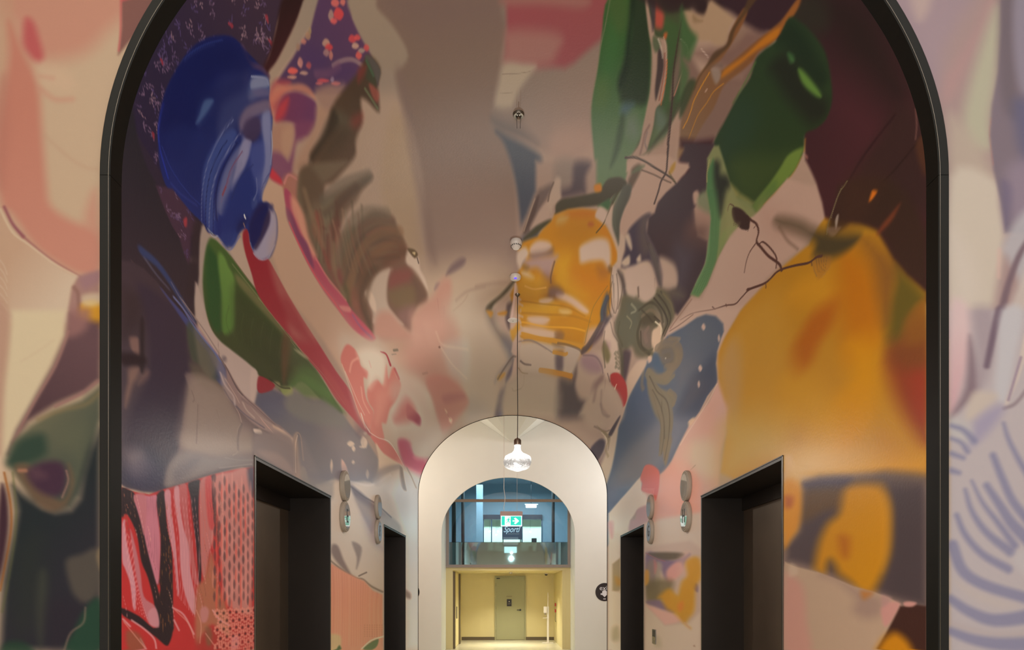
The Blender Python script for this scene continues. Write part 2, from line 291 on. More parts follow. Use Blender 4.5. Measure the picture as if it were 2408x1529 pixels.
PAINT = r'''
11;148 127 115;1.75;1;0;;;;;1315 959 1451 1046 1599 1123 1759 1190 1930 1243 2111 1281 2300 1304 2492 1310 2682 1299 2867 1271 3043 1229 3207 1173 3359 1106 3498 1029 3626 944 3733 978 3860 999 4007 1001 4156 1001 4306 1001 4455 1001 4604 1001 4754 1001 4903 1001 5052 1001 5073 1147 5101 1319 5143 1526 5208 1787 5330 2141 5633 2695 7661 4044 -1375 3355 -541 2423 -337 1949 -245 1628 -192 1386 -158 1191 -134 1028 19 1028 173 1028 326 1028 480 1028 633 1028 787 1028 940 1028 1088 1023 1212 997
11;131 118 108;26.4;1;0;;;;;1928 1285 2034 1309 2077 1424 2125 1515 2053 1673 1875 1630 1943 1444 1932 1345
11;150 131 117;20.6;1;1;;;;;1931 1466 2048 1502 2060 1654 2014 1821 1972 1912 1864 1832 1742 1694 1644 1546 1809 1493
11;147 127 106;20.6;0.8;1;;;;;1995 1508 2042 1582 1981 1766 1972 1861 1891 1827 1847 1674 1910 1570
11;110 93 84;13.3;1;1;;;124 105 96 2196 1491 2151 1895;;2026 1279 2415 1323 2406 1442 2372 1540 2382 1585 2420 1632 2452 1712 2464 1821 2467 1996 2231 1970 2080 1962 1972 1912 2029 1732 2042 1582 2025 1497 2024 1421
11;102 85 87;58.3;0.45;1;;;;;2040 1296 2415 1337 2414 1396 2231 1399 2097 1365
11;130 113 107;36.5;0.5;1;;;;;2029 1732 2451 1798 2466 1983 1995 1918
11;166 147 129;36.5;1;1;;;;;1949 1907 2431 1969 2476 2143 2359 2392 2389 2622 1562 2419 1505 2161 1796 1975
11;184 172 155;32.2;0.8;1;;;;;2130 2056 2378 2051 2329 2312 2178 2507 1877 2398 2001 2159
11;167 141 123;9;1;1;;;;;1465 1455 1522 1508 1431 1592 1424 1772 1516 1981 1719 2074 1718 2259 1381 2545 1145 2369 1198 2085 1249 1810 1239 1645 1293 1550 1317 1470 1379 1456
11;177 153 137;26.4;0.7;1;;;;;1389 1841 1565 2006 1594 2206 1368 2142 1264 2006 1260 1852
11;42 35 50;9;1;0;;;;;1301 1049 1593 1151 1735 1212 1603 1309 1365 1315 1070 1368 904 1233 1046 1111 1186 1088
11;38 32 53;3.2;1;2;;;51 39 54 1352 1146 1674 1237;;1498 1107 1763 1226 1710 1252 1662 1282 1615 1297 1583 1240 1461 1257 1311 1303 1126 1324 1145 1200 1170 1121 1202 1101 1266 1106 1332 1111 1398 1114
11;34 33 41;7.55;1;0;;;47 39 47 1184 1133 870 1266;;1223 1107 1200 1122 1155 1145 1118 1177 1106 1203 1082 1255 996 1314 1014 1335 1140 1336 942 1345 791 1331 667 1300 553 1112 718 1112 883 1112 1046 1111 1181 1107
11;53 27 31;6.1;1;1;;;37 23 24 1722 1317 1728 1221;;1756 1225 1813 1245 1756 1275 1674 1302 1617 1313 1618 1294 1651 1284 1701 1258
11;140 123 110;4.65;1;1;;;127 116 106 1635 1323 1835 1258;;1817 1245 1857 1257 1810 1288 1760 1302 1707 1315 1656 1322 1613 1331 1617 1315 1628 1307 1674 1302 1755 1277
11;69 51 81;4.65;1;0;;;82 54 83 1774 1316 2011 1304;;1858 1254 1938 1276 1931 1317 1942 1351 1956 1380 1970 1419 1957 1446 1898 1451 1823 1428 1729 1395 1654 1353 1636 1332 1713 1318 1796 1297
11;131 118 106;7.55;1;1;;;;;1935 1282 1931 1316 1941 1351 1956 1380 1968 1407 2021 1437 2079 1417 2052 1361 2013 1319 2012 1300
11;142 64 71;7.55;0.8;1;;;;;1607 1333 1641 1329 1679 1350 1637 1357 1592 1371 1583 1355
11;164 112 95;6.1;0.85;1;;;;;1627 1336 1663 1349 1707 1365 1730 1385 1734 1408 1715 1390 1683 1372 1639 1355 1595 1355 1595 1344
11;99 51 78;6.1;1;1;;;89 52 87 1625 1357 1706 1450;;1629 1359 1666 1364 1699 1381 1728 1409 1723 1430 1696 1446 1654 1450 1637 1421 1614 1405 1592 1394 1579 1382
11;158 57 64;9;0.9;1;;;;;1617 1365 1650 1369 1630 1383 1603 1390 1575 1386 1581 1374
11;146 113 99;10.5;1;1;;;;;1561 1385 1628 1417 1602 1435 1558 1455 1545 1448 1516 1417
11;104 58 86;9;1;1;;;112 72 95 1637 1421 1513 1454;;1636 1415 1696 1440 1670 1453 1634 1450 1602 1448 1546 1485 1504 1493 1463 1450 1484 1432 1513 1419 1545 1442 1554 1459 1606 1437
11;165 53 65;6.1;1;1;;;;;1479 1432 1487 1450 1495 1474 1489 1485 1462 1456 1464 1440
11;147 119 103;11.9;1;1;;;;;1732 1419 1779 1442 1746 1453 1686 1472 1634 1491 1609 1502 1556 1489 1565 1475 1630 1461 1696 1446
11;135 109 100;10.5;0.9;1;;;;;1748 1391 1844 1413 1820 1433 1775 1446 1741 1422
11;187 65 67;2.62;0.85;1;;;;;1878 1295 1893 1288 1905 1294 1908 1304 1893 1310 1880 1303
11;186 94 89;2.62;0.85;1;;;;;1881 1276 1892 1272 1902 1277 1904 1284 1893 1287 1883 1282
11;147 121 114;2.62;0.85;1;;;;;1862 1292 1872 1286 1878 1289 1877 1298 1867 1304 1861 1299
11;182 103 95;2.62;0.85;1;;;;;1907 1283 1915 1279 1922 1282 1923 1287 1915 1291 1909 1287
11;189 85 85;2.62;0.85;1;;;;;1863 1302 1872 1300 1880 1303 1883 1309 1873 1311 1865 1307
11;178 65 70;2.62;0.85;1;;;;;1901 1345 1912 1341 1922 1346 1926 1353 1914 1356 1903 1351
11;188 75 75;2.62;0.85;1;;;;;1920 1348 1928 1345 1936 1348 1939 1354 1930 1356 1922 1352
11;174 141 124;2.62;0.85;1;;;;;1905 1359 1914 1356 1924 1360 1927 1366 1917 1368 1907 1364
11;179 75 75;2.62;0.85;1;;;;;1940 1372 1948 1368 1956 1371 1958 1377 1949 1381 1942 1377
11;189 85 79;2.62;0.85;1;;;;;1908 1378 1918 1373 1926 1377 1928 1384 1917 1388 1910 1384
11;148 131 122;2.62;0.85;1;;;;;1921 1372 1929 1370 1938 1373 1942 1378 1932 1380 1923 1376
11;166 131 114;2.62;0.85;1;;;;;1817 1328 1829 1324 1838 1328 1840 1336 1828 1339 1819 1334
11;178 61 65;2.62;0.85;1;;;;;1821 1337 1832 1334 1842 1338 1845 1345 1833 1347 1824 1342
11;156 121 113;2.62;0.85;1;;;;;1810 1343 1819 1340 1827 1343 1828 1350 1818 1353 1811 1348
11;173 113 100;2.62;0.85;1;;;;;1825 1353 1834 1347 1838 1351 1837 1358 1828 1363 1824 1359
11;190 132 117;2.62;0.85;1;;;;;1722 1330 1733 1325 1739 1329 1738 1337 1727 1342 1721 1336
11;195 89 76;2.62;0.85;1;;;;;1744 1344 1753 1341 1760 1344 1760 1350 1751 1353 1745 1348
11;202 89 80;2.62;0.85;1;;;;;1682 1330 1695 1329 1709 1336 1713 1343 1698 1343 1685 1336
11;176 141 124;2.62;0.85;1;;;;;1716 1348 1726 1348 1737 1353 1741 1358 1730 1357 1719 1351
11;181 132 114;2.62;0.85;1;;;;;1673 1338 1684 1340 1696 1345 1702 1350 1690 1349 1677 1342
11;185 75 80;2.62;0.85;1;;;;;1761 1379 1775 1380 1791 1387 1799 1393 1784 1391 1767 1384
11;181 94 94;2.62;0.85;1;;;;;1752 1382 1761 1382 1771 1386 1775 1390 1765 1389 1756 1385
11;188 113 105;2.62;0.85;1;;;;;1802 1399 1813 1399 1826 1404 1832 1409 1819 1409 1806 1403
11;148 131 148;2.62;0.85;1;;;;;1804 1392 1811 1389 1816 1391 1816 1396 1809 1399 1804 1396
11;147 117 94;2.62;0.85;1;;;;;1775 1301 1784 1296 1790 1300 1790 1307 1781 1310 1775 1306
11;173 113 99;2.62;0.85;1;;;;;1756 1304 1764 1302 1771 1306 1772 1310 1764 1312 1758 1308
11;137 111 93;2.62;0.85;1;;;;;1736 1307 1743 1303 1748 1307 1748 1312 1740 1315 1735 1311
11;138 120 89;2.62;0.85;1;;;;;1790 1297 1796 1293 1799 1295 1797 1301 1791 1304 1789 1301
21;148 125 121;3.95;0.7;1;;;;8 8;1827 1373 1858 1374 1894 1382 1921 1400
21;107 72 95;7.7;0.6;1;;;;14 14;1766 1368 1811 1381 1844 1380
11;65 47 87;26.9;0.6;1;;;;;1807 1369 1781 1367 1753 1353 1740 1334 1749 1322 1774 1324 1802 1338 1815 1356
11;65 46 87;23.1;0.6;1;;;;;1898 1399 1886 1409 1857 1410 1826 1402 1813 1390 1825 1380 1854 1379 1884 1387
11;64 50 38;7.55;1;1;;;90 71 58 1841 1385 1580 1556;;1947 1388 1977 1419 1953 1449 1934 1495 1901 1463 1882 1458 1863 1498 1819 1521 1797 1551 1736 1562 1675 1568 1629 1561 1578 1602 1499 1561 1565 1501 1623 1502 1641 1484 1718 1473 1782 1437 1838 1422 1901 1408
11;74 70 67;3.2;1;1;;;;;1936 1391 1952 1389 1976 1422 1955 1444 1951 1432
11;54 61 46;6.1;0.7;1;;;;;1939 1394 1951 1421 1948 1447 1923 1425
11;124 47 47;7.55;0.5;1;;;;;1903 1403 1934 1403 1922 1416 1890 1426
11;143 73 64;4.65;0.7;1;;;;;1927 1437 1952 1460 1937 1478 1925 1461
21;62 83 62;2.7;0.8;1;;;;6 6;1938 1396 1948 1426
21;90 99 73;2.7;0.8;1;;;;5 5;1908 1442 1932 1488
11;123 53 48;10.5;0.5;1;;;;;1835 1478 1874 1481 1863 1498 1830 1503 1811 1488
11;88 92 78;14.8;0.4;1;;;;;1789 1451 1822 1480 1811 1497 1767 1482
11;39 34 27;9;0.6;1;;;;;1746 1453 1779 1442 1777 1476 1688 1492 1623 1502 1630 1489 1691 1474
11;82 63 50;14.8;0.5;1;;;;;1777 1476 1829 1506 1789 1536 1697 1527 1676 1505
11;44 42 31;20.6;0.35;1;;;;;1750 1479 1801 1485 1807 1511 1740 1524 1677 1519 1671 1503
11;145 98 87;7.55;1;1;;;;;1500 1477 1539 1484 1558 1507 1535 1533 1499 1561 1463 1541 1475 1501
21;184 123 123;2.7;0.6;1;;;;5 5;1497 1485 1527 1481 1548 1502
11;142 102 93;15.5;0.7;1;;;;;1548 1516 1533 1520 1515 1516 1505 1505 1509 1495 1523 1491 1541 1495 1551 1505
11;95 84 69;7.55;1;1;;;107 83 71 1583 1506 1644 1802;;1572 1498 1634 1507 1708 1532 1763 1553 1686 1558 1635 1557 1612 1580 1635 1584 1694 1591 1763 1599 1824 1605 1835 1615 1781 1624 1731 1640 1670 1647 1608 1673 1691 1686 1735 1683 1799 1686 1870 1725 1866 1754 1881 1785 1878 1813 1886 1829 1865 1845 1864 1859 1902 1909 1927 1963 1909 1996 1850 1996 1796 2022 1754 2054 1720 2013 1687 1942 1707 1899 1738 1863 1781 1848 1742 1838 1681 1833 1618 1845 1582 1861 1583 1904 1560 1942 1522 1965 1496 1932 1479 1863 1473 1821 1463 1770 1450 1710 1455 1668 1460 1628 1479 1590 1496 1560 1517 1527
11;81 59 48;10.5;0.8;1;;;;;1632 1615 1719 1607 1791 1609 1813 1614 1719 1623 1652 1636 1610 1664 1570 1672
11;77 72 60;10.5;0.6;1;;;;;1678 1609 1765 1612 1821 1610 1796 1620 1711 1616
11;80 66 56;10.5;0.8;1;;;;;1716 1689 1793 1694 1860 1732 1876 1770 1871 1789 1806 1772 1732 1757 1680 1765 1621 1791 1528 1826 1478 1832 1497 1789 1592 1740 1669 1710
11;97 75 61;10.5;0.9;1;;;;;1707 1768 1781 1767 1875 1794 1874 1819 1807 1812 1723 1804 1650 1796 1617 1813 1610 1786
11;128 93 67;10.5;0.7;1;;;;;1718 1773 1790 1774 1846 1785 1807 1791 1736 1787
11;106 68 57;10.5;0.8;1;;;;;1783 1804 1880 1810 1883 1828 1843 1834 1751 1826
11;111 108 89;10.5;0.5;1;;;;;1612 1580 1649 1597 1623 1623 1530 1652 1476 1680 1484 1648 1551 1609
11;125 80 64;10.5;0.55;1;;;;;1542 1591 1566 1596 1561 1627 1515 1651 1500 1636 1507 1612
11;111 66 59;10.5;0.5;1;;;;;1575 1641 1634 1648 1591 1682 1522 1712 1476 1733 1490 1695
11;136 97 82;10.5;0.6;1;;;;;1580 1677 1621 1683 1559 1724 1510 1736 1505 1718
11;116 60 59;10.5;0.6;1;;;;;1510 1736 1543 1738 1519 1772 1477 1781 1481 1743
11;79 74 55;10.5;0.55;1;;;;;1641 1678 1687 1691 1639 1726 1553 1759 1554 1729
11;127 101 76;10.5;0.5;1;;;;;1565 1780 1599 1789 1552 1822 1549 1857 1508 1857 1505 1813
11;126 72 64;10.5;0.5;1;;;;;1532 1807 1564 1828 1538 1899 1510 1921 1499 1888 1496 1842
11;91 84 54;10.5;0.5;1;;;;;1513 1777 1547 1787 1490 1839 1478 1832 1482 1792
11;69 56 44;10.5;0.6;1;;;;;1616 1789 1713 1815 1669 1828 1606 1840 1564 1861 1550 1924 1529 1959 1524 1910 1542 1854
11;123 72 69;10.5;0.75;1;;;;;1770 1852 1868 1876 1865 1906 1787 1904 1730 1892
11;110 94 70;10.5;0.7;1;;;;;1725 1898 1853 1926 1870 1964 1824 1983 1756 1968 1712 1935
11;96 75 66;10.5;0.6;1;;;;;1869 1899 1913 1959 1906 1986 1849 1983 1862 1937
11;129 99 96;10.5;0.7;1;;;;;1736 1970 1831 1985 1789 2020 1752 2044 1717 1994
11;74 57 46;11.9;0.5;1;;;;;1577 1494 1617 1505 1633 1559 1607 1584 1568 1569 1519 1572 1530 1540
21;69 62 48;6.45;0.38;1;;;;6 2.5;1531 1600 1526 1622 1450 1665
21;69 62 48;6.45;0.38;1;;;;6 2.5;1562 1591 1537 1631 1465 1677
21;84 51 46;6.45;0.38;1;;;;6 2.5;1577 1594 1547 1639 1480 1690
21;84 51 46;6.45;0.38;1;;;;6 2.5;1554 1631 1558 1647 1495 1702
21;119 112 95;6.45;0.38;1;;;;6 2.5;1558 1644 1569 1655 1511 1714
21;69 62 48;6.45;0.38;1;;;;6 2.5;1607 1618 1580 1663 1527 1726
21;147 121 100;6.45;0.38;1;;;;6 2.5;1605 1638 1592 1672 1543 1738
21;84 51 46;6.45;0.38;1;;;;6 2.5;1652 1610 1603 1680 1559 1750
21;147 121 100;6.45;0.38;1;;;;6 2.5;1616 1665 1614 1688 1576 1762
21;147 121 100;6.45;0.38;1;;;;6 2.5;1664 1635 1626 1696 1593 1774
21;119 112 95;6.45;0.38;1;;;;6 2.5;1675 1642 1638 1704 1610 1786
21;134 82 70;6.45;0.38;1;;;;6 2.5;1670 1667 1650 1712 1627 1798
21;69 62 48;6.45;0.38;1;;;;6 2.5;1716 1635 1661 1720 1645 1810
21;119 112 95;6.45;0.38;1;;;;6 2.5;1705 1669 1674 1728 1663 1821
21;84 51 46;6.45;0.38;1;;;;6 2.5;1721 1670 1686 1736 1681 1833
21;69 62 48;6.45;0.38;1;;;;6 2.5;1750 1657 1698 1743 1700 1844
21;103 96 77;6.45;0.35;1;;;;4 4;1725 1712 1796 1718 1858 1745
21;125 74 64;6.45;0.35;1;;;;4 4;1722 1725 1796 1734 1855 1758
21;69 58 50;6.45;0.35;1;;;;4 4;1718 1737 1795 1750 1852 1772
21;69 58 50;6.45;0.35;1;;;;4 4;1715 1750 1794 1766 1848 1787
21;103 96 77;6.45;0.35;1;;;;4 4;1711 1763 1794 1783 1844 1801
21;103 96 77;6.45;0.35;1;;;;4 4;1708 1776 1793 1800 1841 1816
21;69 58 50;6.45;0.35;1;;;;4 4;1704 1789 1793 1817 1837 1830
11;168 152 139;6.1;1;1;;;;;1687 1831 1756 1839 1766 1846 1733 1869 1695 1903 1684 1936 1706 1985 1717 2016 1567 1946 1590 1916 1598 1881 1591 1853 1627 1845
11;188 169 153;4.65;0.8;1;;;;;1597 1848 1625 1856 1629 1887 1606 1919 1592 1904 1592 1878
11;182 166 153;4.65;0.9;1;;;;;1885 1825 1931 1856 1926 1892 1938 1926 1935 1961 1911 1907 1890 1878 1866 1856
11;90 74 57;2.47;1;1;;;;;1890 1821 1923 1832 1934 1850 1911 1854
11;178 160 125;1.75;1;1;;;;;1909 1837 1925 1840 1918 1847
21;88 75 71;1.45;1;1;;;;3 3;1926 1858 1926 1873
11;108 91 93;6.1;1;1;;;;;2059 1941 2096 1918 2156 1905 2182 1912 2164 1928 2119 1937 2073 1942
11;116 101 106;4.65;0.8;1;;;;;1976 1967 1993 1955 2015 1956 2002 1969 1977 1973
11;142 64 87;3.92;1;1;;;167 80 94 1444 1556 1489 1937;;1485 1494 1500 1511 1492 1529 1482 1559 1464 1589 1460 1628 1461 1664 1456 1706 1457 1746 1483 1814 1484 1844 1502 1894 1529 1959 1528 1982 1484 1966 1435 1892 1417 1814 1406 1752 1405 1687 1411 1635 1425 1579 1444 1534
11;182 130 113;9;0.9;1;;;;;1493 1517 1507 1534 1505 1571 1477 1616 1467 1660 1446 1655 1452 1609 1462 1567 1470 1539
11;106 59 88;6.1;0.9;1;;;;;1455 1524 1462 1544 1450 1587 1455 1625 1427 1674 1416 1656 1425 1614 1427 1567 1436 1539
21;184 66 83;2.7;0.8;1;;;;4 4;1435 1551 1424 1592 1415 1644 1410 1710 1422 1782 1427 1837
21;192 114 114;3.95;0.6;1;;;;5 5;1455 1668 1459 1731 1483 1814
21;135 83 109;3.95;0.8;1;;;;6 6;1475 1865 1481 1910 1508 1967
11;182 123 117;3.2;0.8;1;;;;;1437 1808 1481 1838 1473 1851 1441 1828
11;168 129 116;10.5;1;1;;;;;1606 1928 1679 1952 1717 2016 1759 2060 1794 2026 1855 2001 1954 1987 2007 1958 2049 1947 2080 1965 2056 2030 2000 2084 1947 2156 1825 2131 1746 2089 1606 2026 1535 1972
11;183 159 143;9;0.7;1;;;;;1853 2059 1897 2076 1920 2135 1901 2169 1842 2137
11;185 161 147;9;0.6;1;;;;;1766 2063 1815 2089 1809 2126 1747 2114
21;145 102 95;1.45;0.5;1;;;;1.2 1.2;1979 2001 1960 2075 1936 2158
21;145 102 95;1.45;0.5;1;;;;1.2 1.2;2010 2033 1974 2101 1940 2160
21;147 123 104;2.7;0.6;1;;;;3 3;2167 2023 2131 2043 2060 2061
11;22 29 81;3.92;1;1;;1;32 44 102 1380 1164 1294 1428;;1403 1170 1453 1173 1500 1183 1539 1198 1569 1215 1584 1235 1591 1254 1605 1280 1617 1309 1610 1325 1587 1346 1572 1373 1533 1401 1489 1436 1453 1447 1405 1454 1386 1465 1403 1478 1407 1504 1392 1524 1351 1544 1289 1549 1244 1529 1225 1504 1242 1482 1263 1466 1262 1453 1233 1443 1189 1439 1160 1430 1142 1407 1150 1382 1134 1359 1140 1336 1132 1288 1124 1236 1154 1207 1207 1188 1266 1174 1323 1169
11;15 20 64;23.5;0.8;1;1;;;;1415 1177 1495 1195 1553 1225 1565 1248 1522 1251 1488 1237 1437 1242 1444 1260 1331 1258 1269 1236 1238 1200 1301 1176 1352 1172
11;18 25 79;29.3;0.7;1;1;;;;1406 1189 1476 1231 1472 1241 1410 1244 1351 1248 1308 1247 1309 1219 1298 1197 1349 1187
11;41 45 86;26.4;0.8;1;1;;;;1468 1252 1537 1263 1574 1265 1571 1293 1522 1313 1481 1314 1437 1335 1431 1308 1389 1301 1412 1273
11;28 36 85;32.2;0.7;1;1;;;;1322 1262 1409 1290 1464 1318 1431 1332 1330 1317 1233 1326 1168 1330 1155 1290 1212 1255
11;46 60 120;9;0.65;1;1;;;;1174 1335 1214 1325 1288 1313 1365 1315 1421 1321 1433 1338 1374 1341 1308 1327 1247 1336 1212 1351 1168 1378 1143 1357
11;75 82 122;9;0.85;1;1;;;;1238 1358 1308 1354 1385 1358 1420 1363 1361 1380 1301 1376 1244 1383 1222 1374 1199 1374
11;97 98 133;7.55;0.8;1;1;;;;1392 1363 1426 1363 1441 1375 1399 1388 1356 1387 1310 1388 1345 1380
11;42 52 110;11.9;0.85;1;1;;;;1453 1367 1514 1398 1485 1434 1457 1439 1412 1450 1388 1446 1414 1413 1406 1392
11;101 108 145;10.5;0.75;1;1;;;;1523 1355 1567 1363 1524 1409 1481 1432 1429 1444 1393 1443 1412 1428 1459 1424 1503 1393
11;113 113 144;7.55;0.7;1;1;;;;1448 1349 1466 1362 1431 1381 1352 1384 1341 1382 1413 1371
11;74 92 132;10.5;0.95;1;1;;;;1568 1296 1590 1303 1609 1316 1602 1330 1574 1321 1541 1318 1540 1306
11;92 89 118;9;0.8;1;1;;;;1538 1308 1574 1317 1600 1334 1592 1341 1554 1325 1528 1316
11;95 81 102;9;0.8;1;1;;;;1470 1321 1503 1319 1541 1327 1581 1342 1574 1358 1541 1345 1509 1336 1479 1336 1450 1343 1453 1333
11;58 49 86;13.3;0.9;1;1;;;;1475 1331 1507 1337 1534 1351 1517 1368 1490 1376 1469 1369 1458 1355
11;39 29 55;7.55;0.8;1;1;;;;1470 1355 1501 1367 1487 1374 1468 1369 1459 1358
11;84 81 114;7.55;0.7;1;1;;;;1512 1333 1541 1336 1564 1348 1549 1352 1525 1344
11;32 40 79;6.1;0.8;1;1;;;;1361 1364 1395 1370 1393 1379 1340 1387 1318 1388
11;53 74 121;10.5;0.85;1;1;;;;1400 1243 1427 1260 1389 1263 1355 1260 1341 1253 1366 1244
11;28 39 99;11.9;0.9;1;1;;;;1188 1377 1271 1397 1380 1403 1394 1438 1343 1448 1301 1433 1239 1432 1181 1433 1157 1423 1161 1391
11;61 78 132;9;0.7;1;1;;;;1178 1399 1223 1429 1195 1438 1163 1430 1152 1412
11;23 25 66;9;0.9;1;1;;;;1255 1423 1293 1436 1300 1450 1267 1447 1231 1435
11;98 110 145;4.65;0.8;1;1;;;;1352 1439 1376 1444 1363 1455 1336 1451
11;29 27 70;7.55;0.95;1;1;;;;1303 1458 1358 1458 1395 1473 1404 1487 1369 1497 1313 1502 1262 1496 1252 1482 1272 1466
11;128 125 149;5.38;0.95;1;1;;;;1397 1486 1407 1504 1388 1524 1335 1542 1281 1543 1246 1529 1229 1508 1242 1494 1307 1504 1369 1497
11;59 49 73;6.1;0.8;1;1;;;;1329 1494 1379 1492 1373 1500 1314 1506 1267 1503 1252 1495
21;63 84 141;2.7;0.5;1;;;;3 3;1412 1174 1443 1180 1482 1190 1515 1202
21;34 51 155;3.95;0.7;1;;;;4 4;1289 1175 1256 1178 1219 1185 1190 1199 1166 1218 1150 1231
21;52 61 130;5.2;0.4;1;;;;5 5;1146 1241 1149 1271 1168 1315
21;111 112 146;2.7;0.5;1;;;;2.5 2.5;1451 1310 1401 1306 1347 1308 1291 1315
21;101 108 145;2.08;0.6;1;;;;2 2;1187 1369 1228 1350 1288 1339 1363 1339 1413 1343
21;101 108 145;3.33;0.5;1;;;;2.5 2.5;1204 1331 1256 1322 1313 1321
21;25 30 74;2.7;0.8;1;;;;3.5 3.5;1194 1375 1238 1358 1298 1347 1376 1347 1421 1346
21;21 25 66;2.7;0.6;1;;;;3 3;1182 1359 1226 1343 1286 1333 1368 1332
21;105 53 79;2.08;0.8;1;;;;2.5 2.5;1403 1365 1336 1368 1280 1369 1250 1373
21;123 53 53;1.45;0.7;1;;;;3 3;1321 1371 1277 1370
21;151 160 186;2.08;0.8;1;;;;3 3;1608 1324 1608 1313 1588 1300 1569 1290
21;141 150 176;2.08;0.8;1;;;;2.5 2.5;1546 1391 1523 1413 1486 1434
21;69 51 77;6.45;0.8;1;;;;10 10;1586 1242 1586 1271 1609 1294 1619 1312
21;151 160 177;1.45;0.7;1;;;;1.6 1.6;1244 1527 1231 1502 1248 1480
21;30 30 48;1.45;0.7;1;;;;2 2;1143 1339 1140 1358 1143 1376 1152 1382
21;141 150 158;2.08;0.7;1;;;;4 4;1143 1357 1145 1372
21;83 100 161;1.45;0.7;1;;;;1.6 1.6;1153 1381 1148 1405 1158 1427 1195 1442
21;201 210 236;2.08;1;1;;;;4 4;1291 1442 1291 1444
21;156 121 95;1.7;0.8;1;;;;3 3;1272 1445 1268 1451
11;60 43 59;4.65;1;2;;;;;1099 1204 1137 1247 1134 1295 1129 1320 1132 1337 1103 1328 1068 1314 1000 1314 980 1307 996 1296 1031 1279 1044 1255 1069 1230
11;45 37 43;9;0.9;1;;;;;1129 1320 1130 1339 1068 1346 936 1335 898 1328 890 1300 1000 1314 1082 1314
11;150 54 63;3.2;0.8;1;;;;;1092 1287 1108 1295 1088 1298 1078 1292
11;140 127 120;4.65;1;1;;;;;1130 1339 1132 1359 1148 1382 1156 1392 1162 1430 1229 1452 1204 1464 1180 1491 1132 1528 1115 1566 1012 1432 875 1364 833 1331 857 1328 902 1328 984 1342
11;166 147 133;6.1;0.7;1;;;;;1161 1422 1177 1438 1223 1450 1208 1467 1167 1508 1125 1533 1133 1489 1144 1454
11;58 82 44;4.65;1;1;;2;53 61 40 1131 1436 906 1575;;1111 1363 1135 1377 1142 1403 1144 1434 1137 1497 1132 1554 1110 1613 1110 1677 1102 1746 1092 1826 1053 1910 1033 1963 994 1930 980 1832 973 1742 852 1670 840 1617 825 1531 817 1448 836 1393 878 1367 954 1354 1026 1356
11;37 70 40;11.9;0.95;1;2;;;;1096 1365 1096 1391 1081 1404 1037 1419 911 1416 888 1420 853 1401 881 1371 952 1364 1033 1363
11;88 122 62;7.55;1;1;2;;73 108 52 1116 1423 906 1440;;1103 1398 1121 1414 1107 1432 1080 1460 956 1464 901 1452 873 1420 997 1416
11;109 104 74;9;0.7;1;2;;;;1108 1460 1118 1487 1119 1543 1121 1612 1105 1673 1086 1655 1085 1570 1081 1505 1088 1467
11;45 55 36;23.5;0.6;1;2;;;;1066 1465 1077 1571 1070 1667 910 1670 906 1575 903 1480
11;90 118 71;9;0.25;1;2;;;;1112 1662 1125 1690 1103 1725 1087 1781 1039 1742 1063 1688
11;89 65 49;9;0.75;1;2;;;;1105 1655 1108 1693 1017 1690 882 1660 977 1650
11;73 83 62;17.7;0.6;1;2;;;;1116 1691 1127 1764 1118 1834 1084 1888 1035 1831 998 1721 1017 1690
11;98 147 81;13.3;0.85;1;2;;;;1008 1721 1082 1782 1102 1861 1088 1925 1034 1892 1001 1809 953 1742 899 1690
11;129 128 94;4.65;0.8;1;;;;;850 1612 874 1641 851 1646 834 1631
21;149 140 114;3.95;0.5;1;;;;3 3;1126 1445 1122 1512 1116 1598 1114 1672
21;139 134 104;2.08;0.6;1;;;;2 2;1098 1684 1093 1716 1093 1792 1077 1870
21;82 61 43;2.08;0.6;1;;;;2 2;1144 1434 1137 1497 1122 1588 1112 1662
11;125 36 47;3.49;1;1;;;142 60 69 1209 1501 1107 1824;;1242 1452 1267 1456 1265 1467 1240 1482 1233 1506 1245 1529 1268 1543 1259 1584 1242 1644 1228 1712 1214 1800 1194 1898 1186 1987 1146 2085 1096 2148 1066 2127 1063 2023 1066 1928 1099 1837 1102 1746 1112 1662 1112 1604 1126 1542 1167 1508 1206 1472
21;131 149 114;1.45;0.6;1;;;;1.5 1.5;1114 1672 1103 1757 1085 1851 1078 1939
11;17 24 71;14.5;0.75;1;1;;;;1304 1165 1377 1162 1461 1172 1533 1199 1585 1233 1598 1272 1555 1277 1494 1244 1414 1238 1336 1251 1250 1259 1198 1229 1205 1194
11;24 34 85;16.5;0.7;1;1;;;;1235 1198 1311 1235 1340 1293 1273 1308 1198 1304 1180 1267 1186 1219
11;22 30 77;14.5;0.6;1;1;;;;1402 1230 1483 1252 1539 1273 1525 1301 1451 1306 1348 1289 1348 1260
11;52 60 102;12.5;0.55;1;1;;;;1441 1281 1513 1294 1558 1300 1544 1320 1477 1321 1412 1330 1365 1310
11;51 66 120;6.39;0.8;1;1;;;;1218 1319 1282 1304 1359 1306 1428 1321 1426 1338 1344 1336 1251 1345 1188 1365 1146 1360
11;87 92 131;5.38;0.75;1;1;;;;1248 1365 1333 1350 1427 1354 1436 1365 1380 1381 1306 1386 1234 1390 1217 1376
11;121 121 152;4.36;0.75;1;1;;;;1438 1355 1469 1369 1434 1383 1367 1389 1306 1386 1367 1372
11;60 70 126;7.4;0.75;1;1;;;;1457 1377 1513 1398 1485 1433 1440 1450 1373 1454 1387 1429 1415 1403
11;109 114 151;5.38;0.8;1;1;;;;1543 1356 1574 1362 1527 1406 1479 1441 1415 1457 1385 1461 1434 1436 1484 1413
11;32 44 102;7.4;0.75;1;1;;;;1238 1381 1339 1386 1408 1399 1383 1448 1321 1454 1263 1436 1215 1435 1164 1425 1159 1403
11;95 85 109;5.38;0.8;1;1;;;;1462 1331 1497 1322 1534 1328 1587 1346 1577 1359 1540 1350 1503 1344 1464 1346
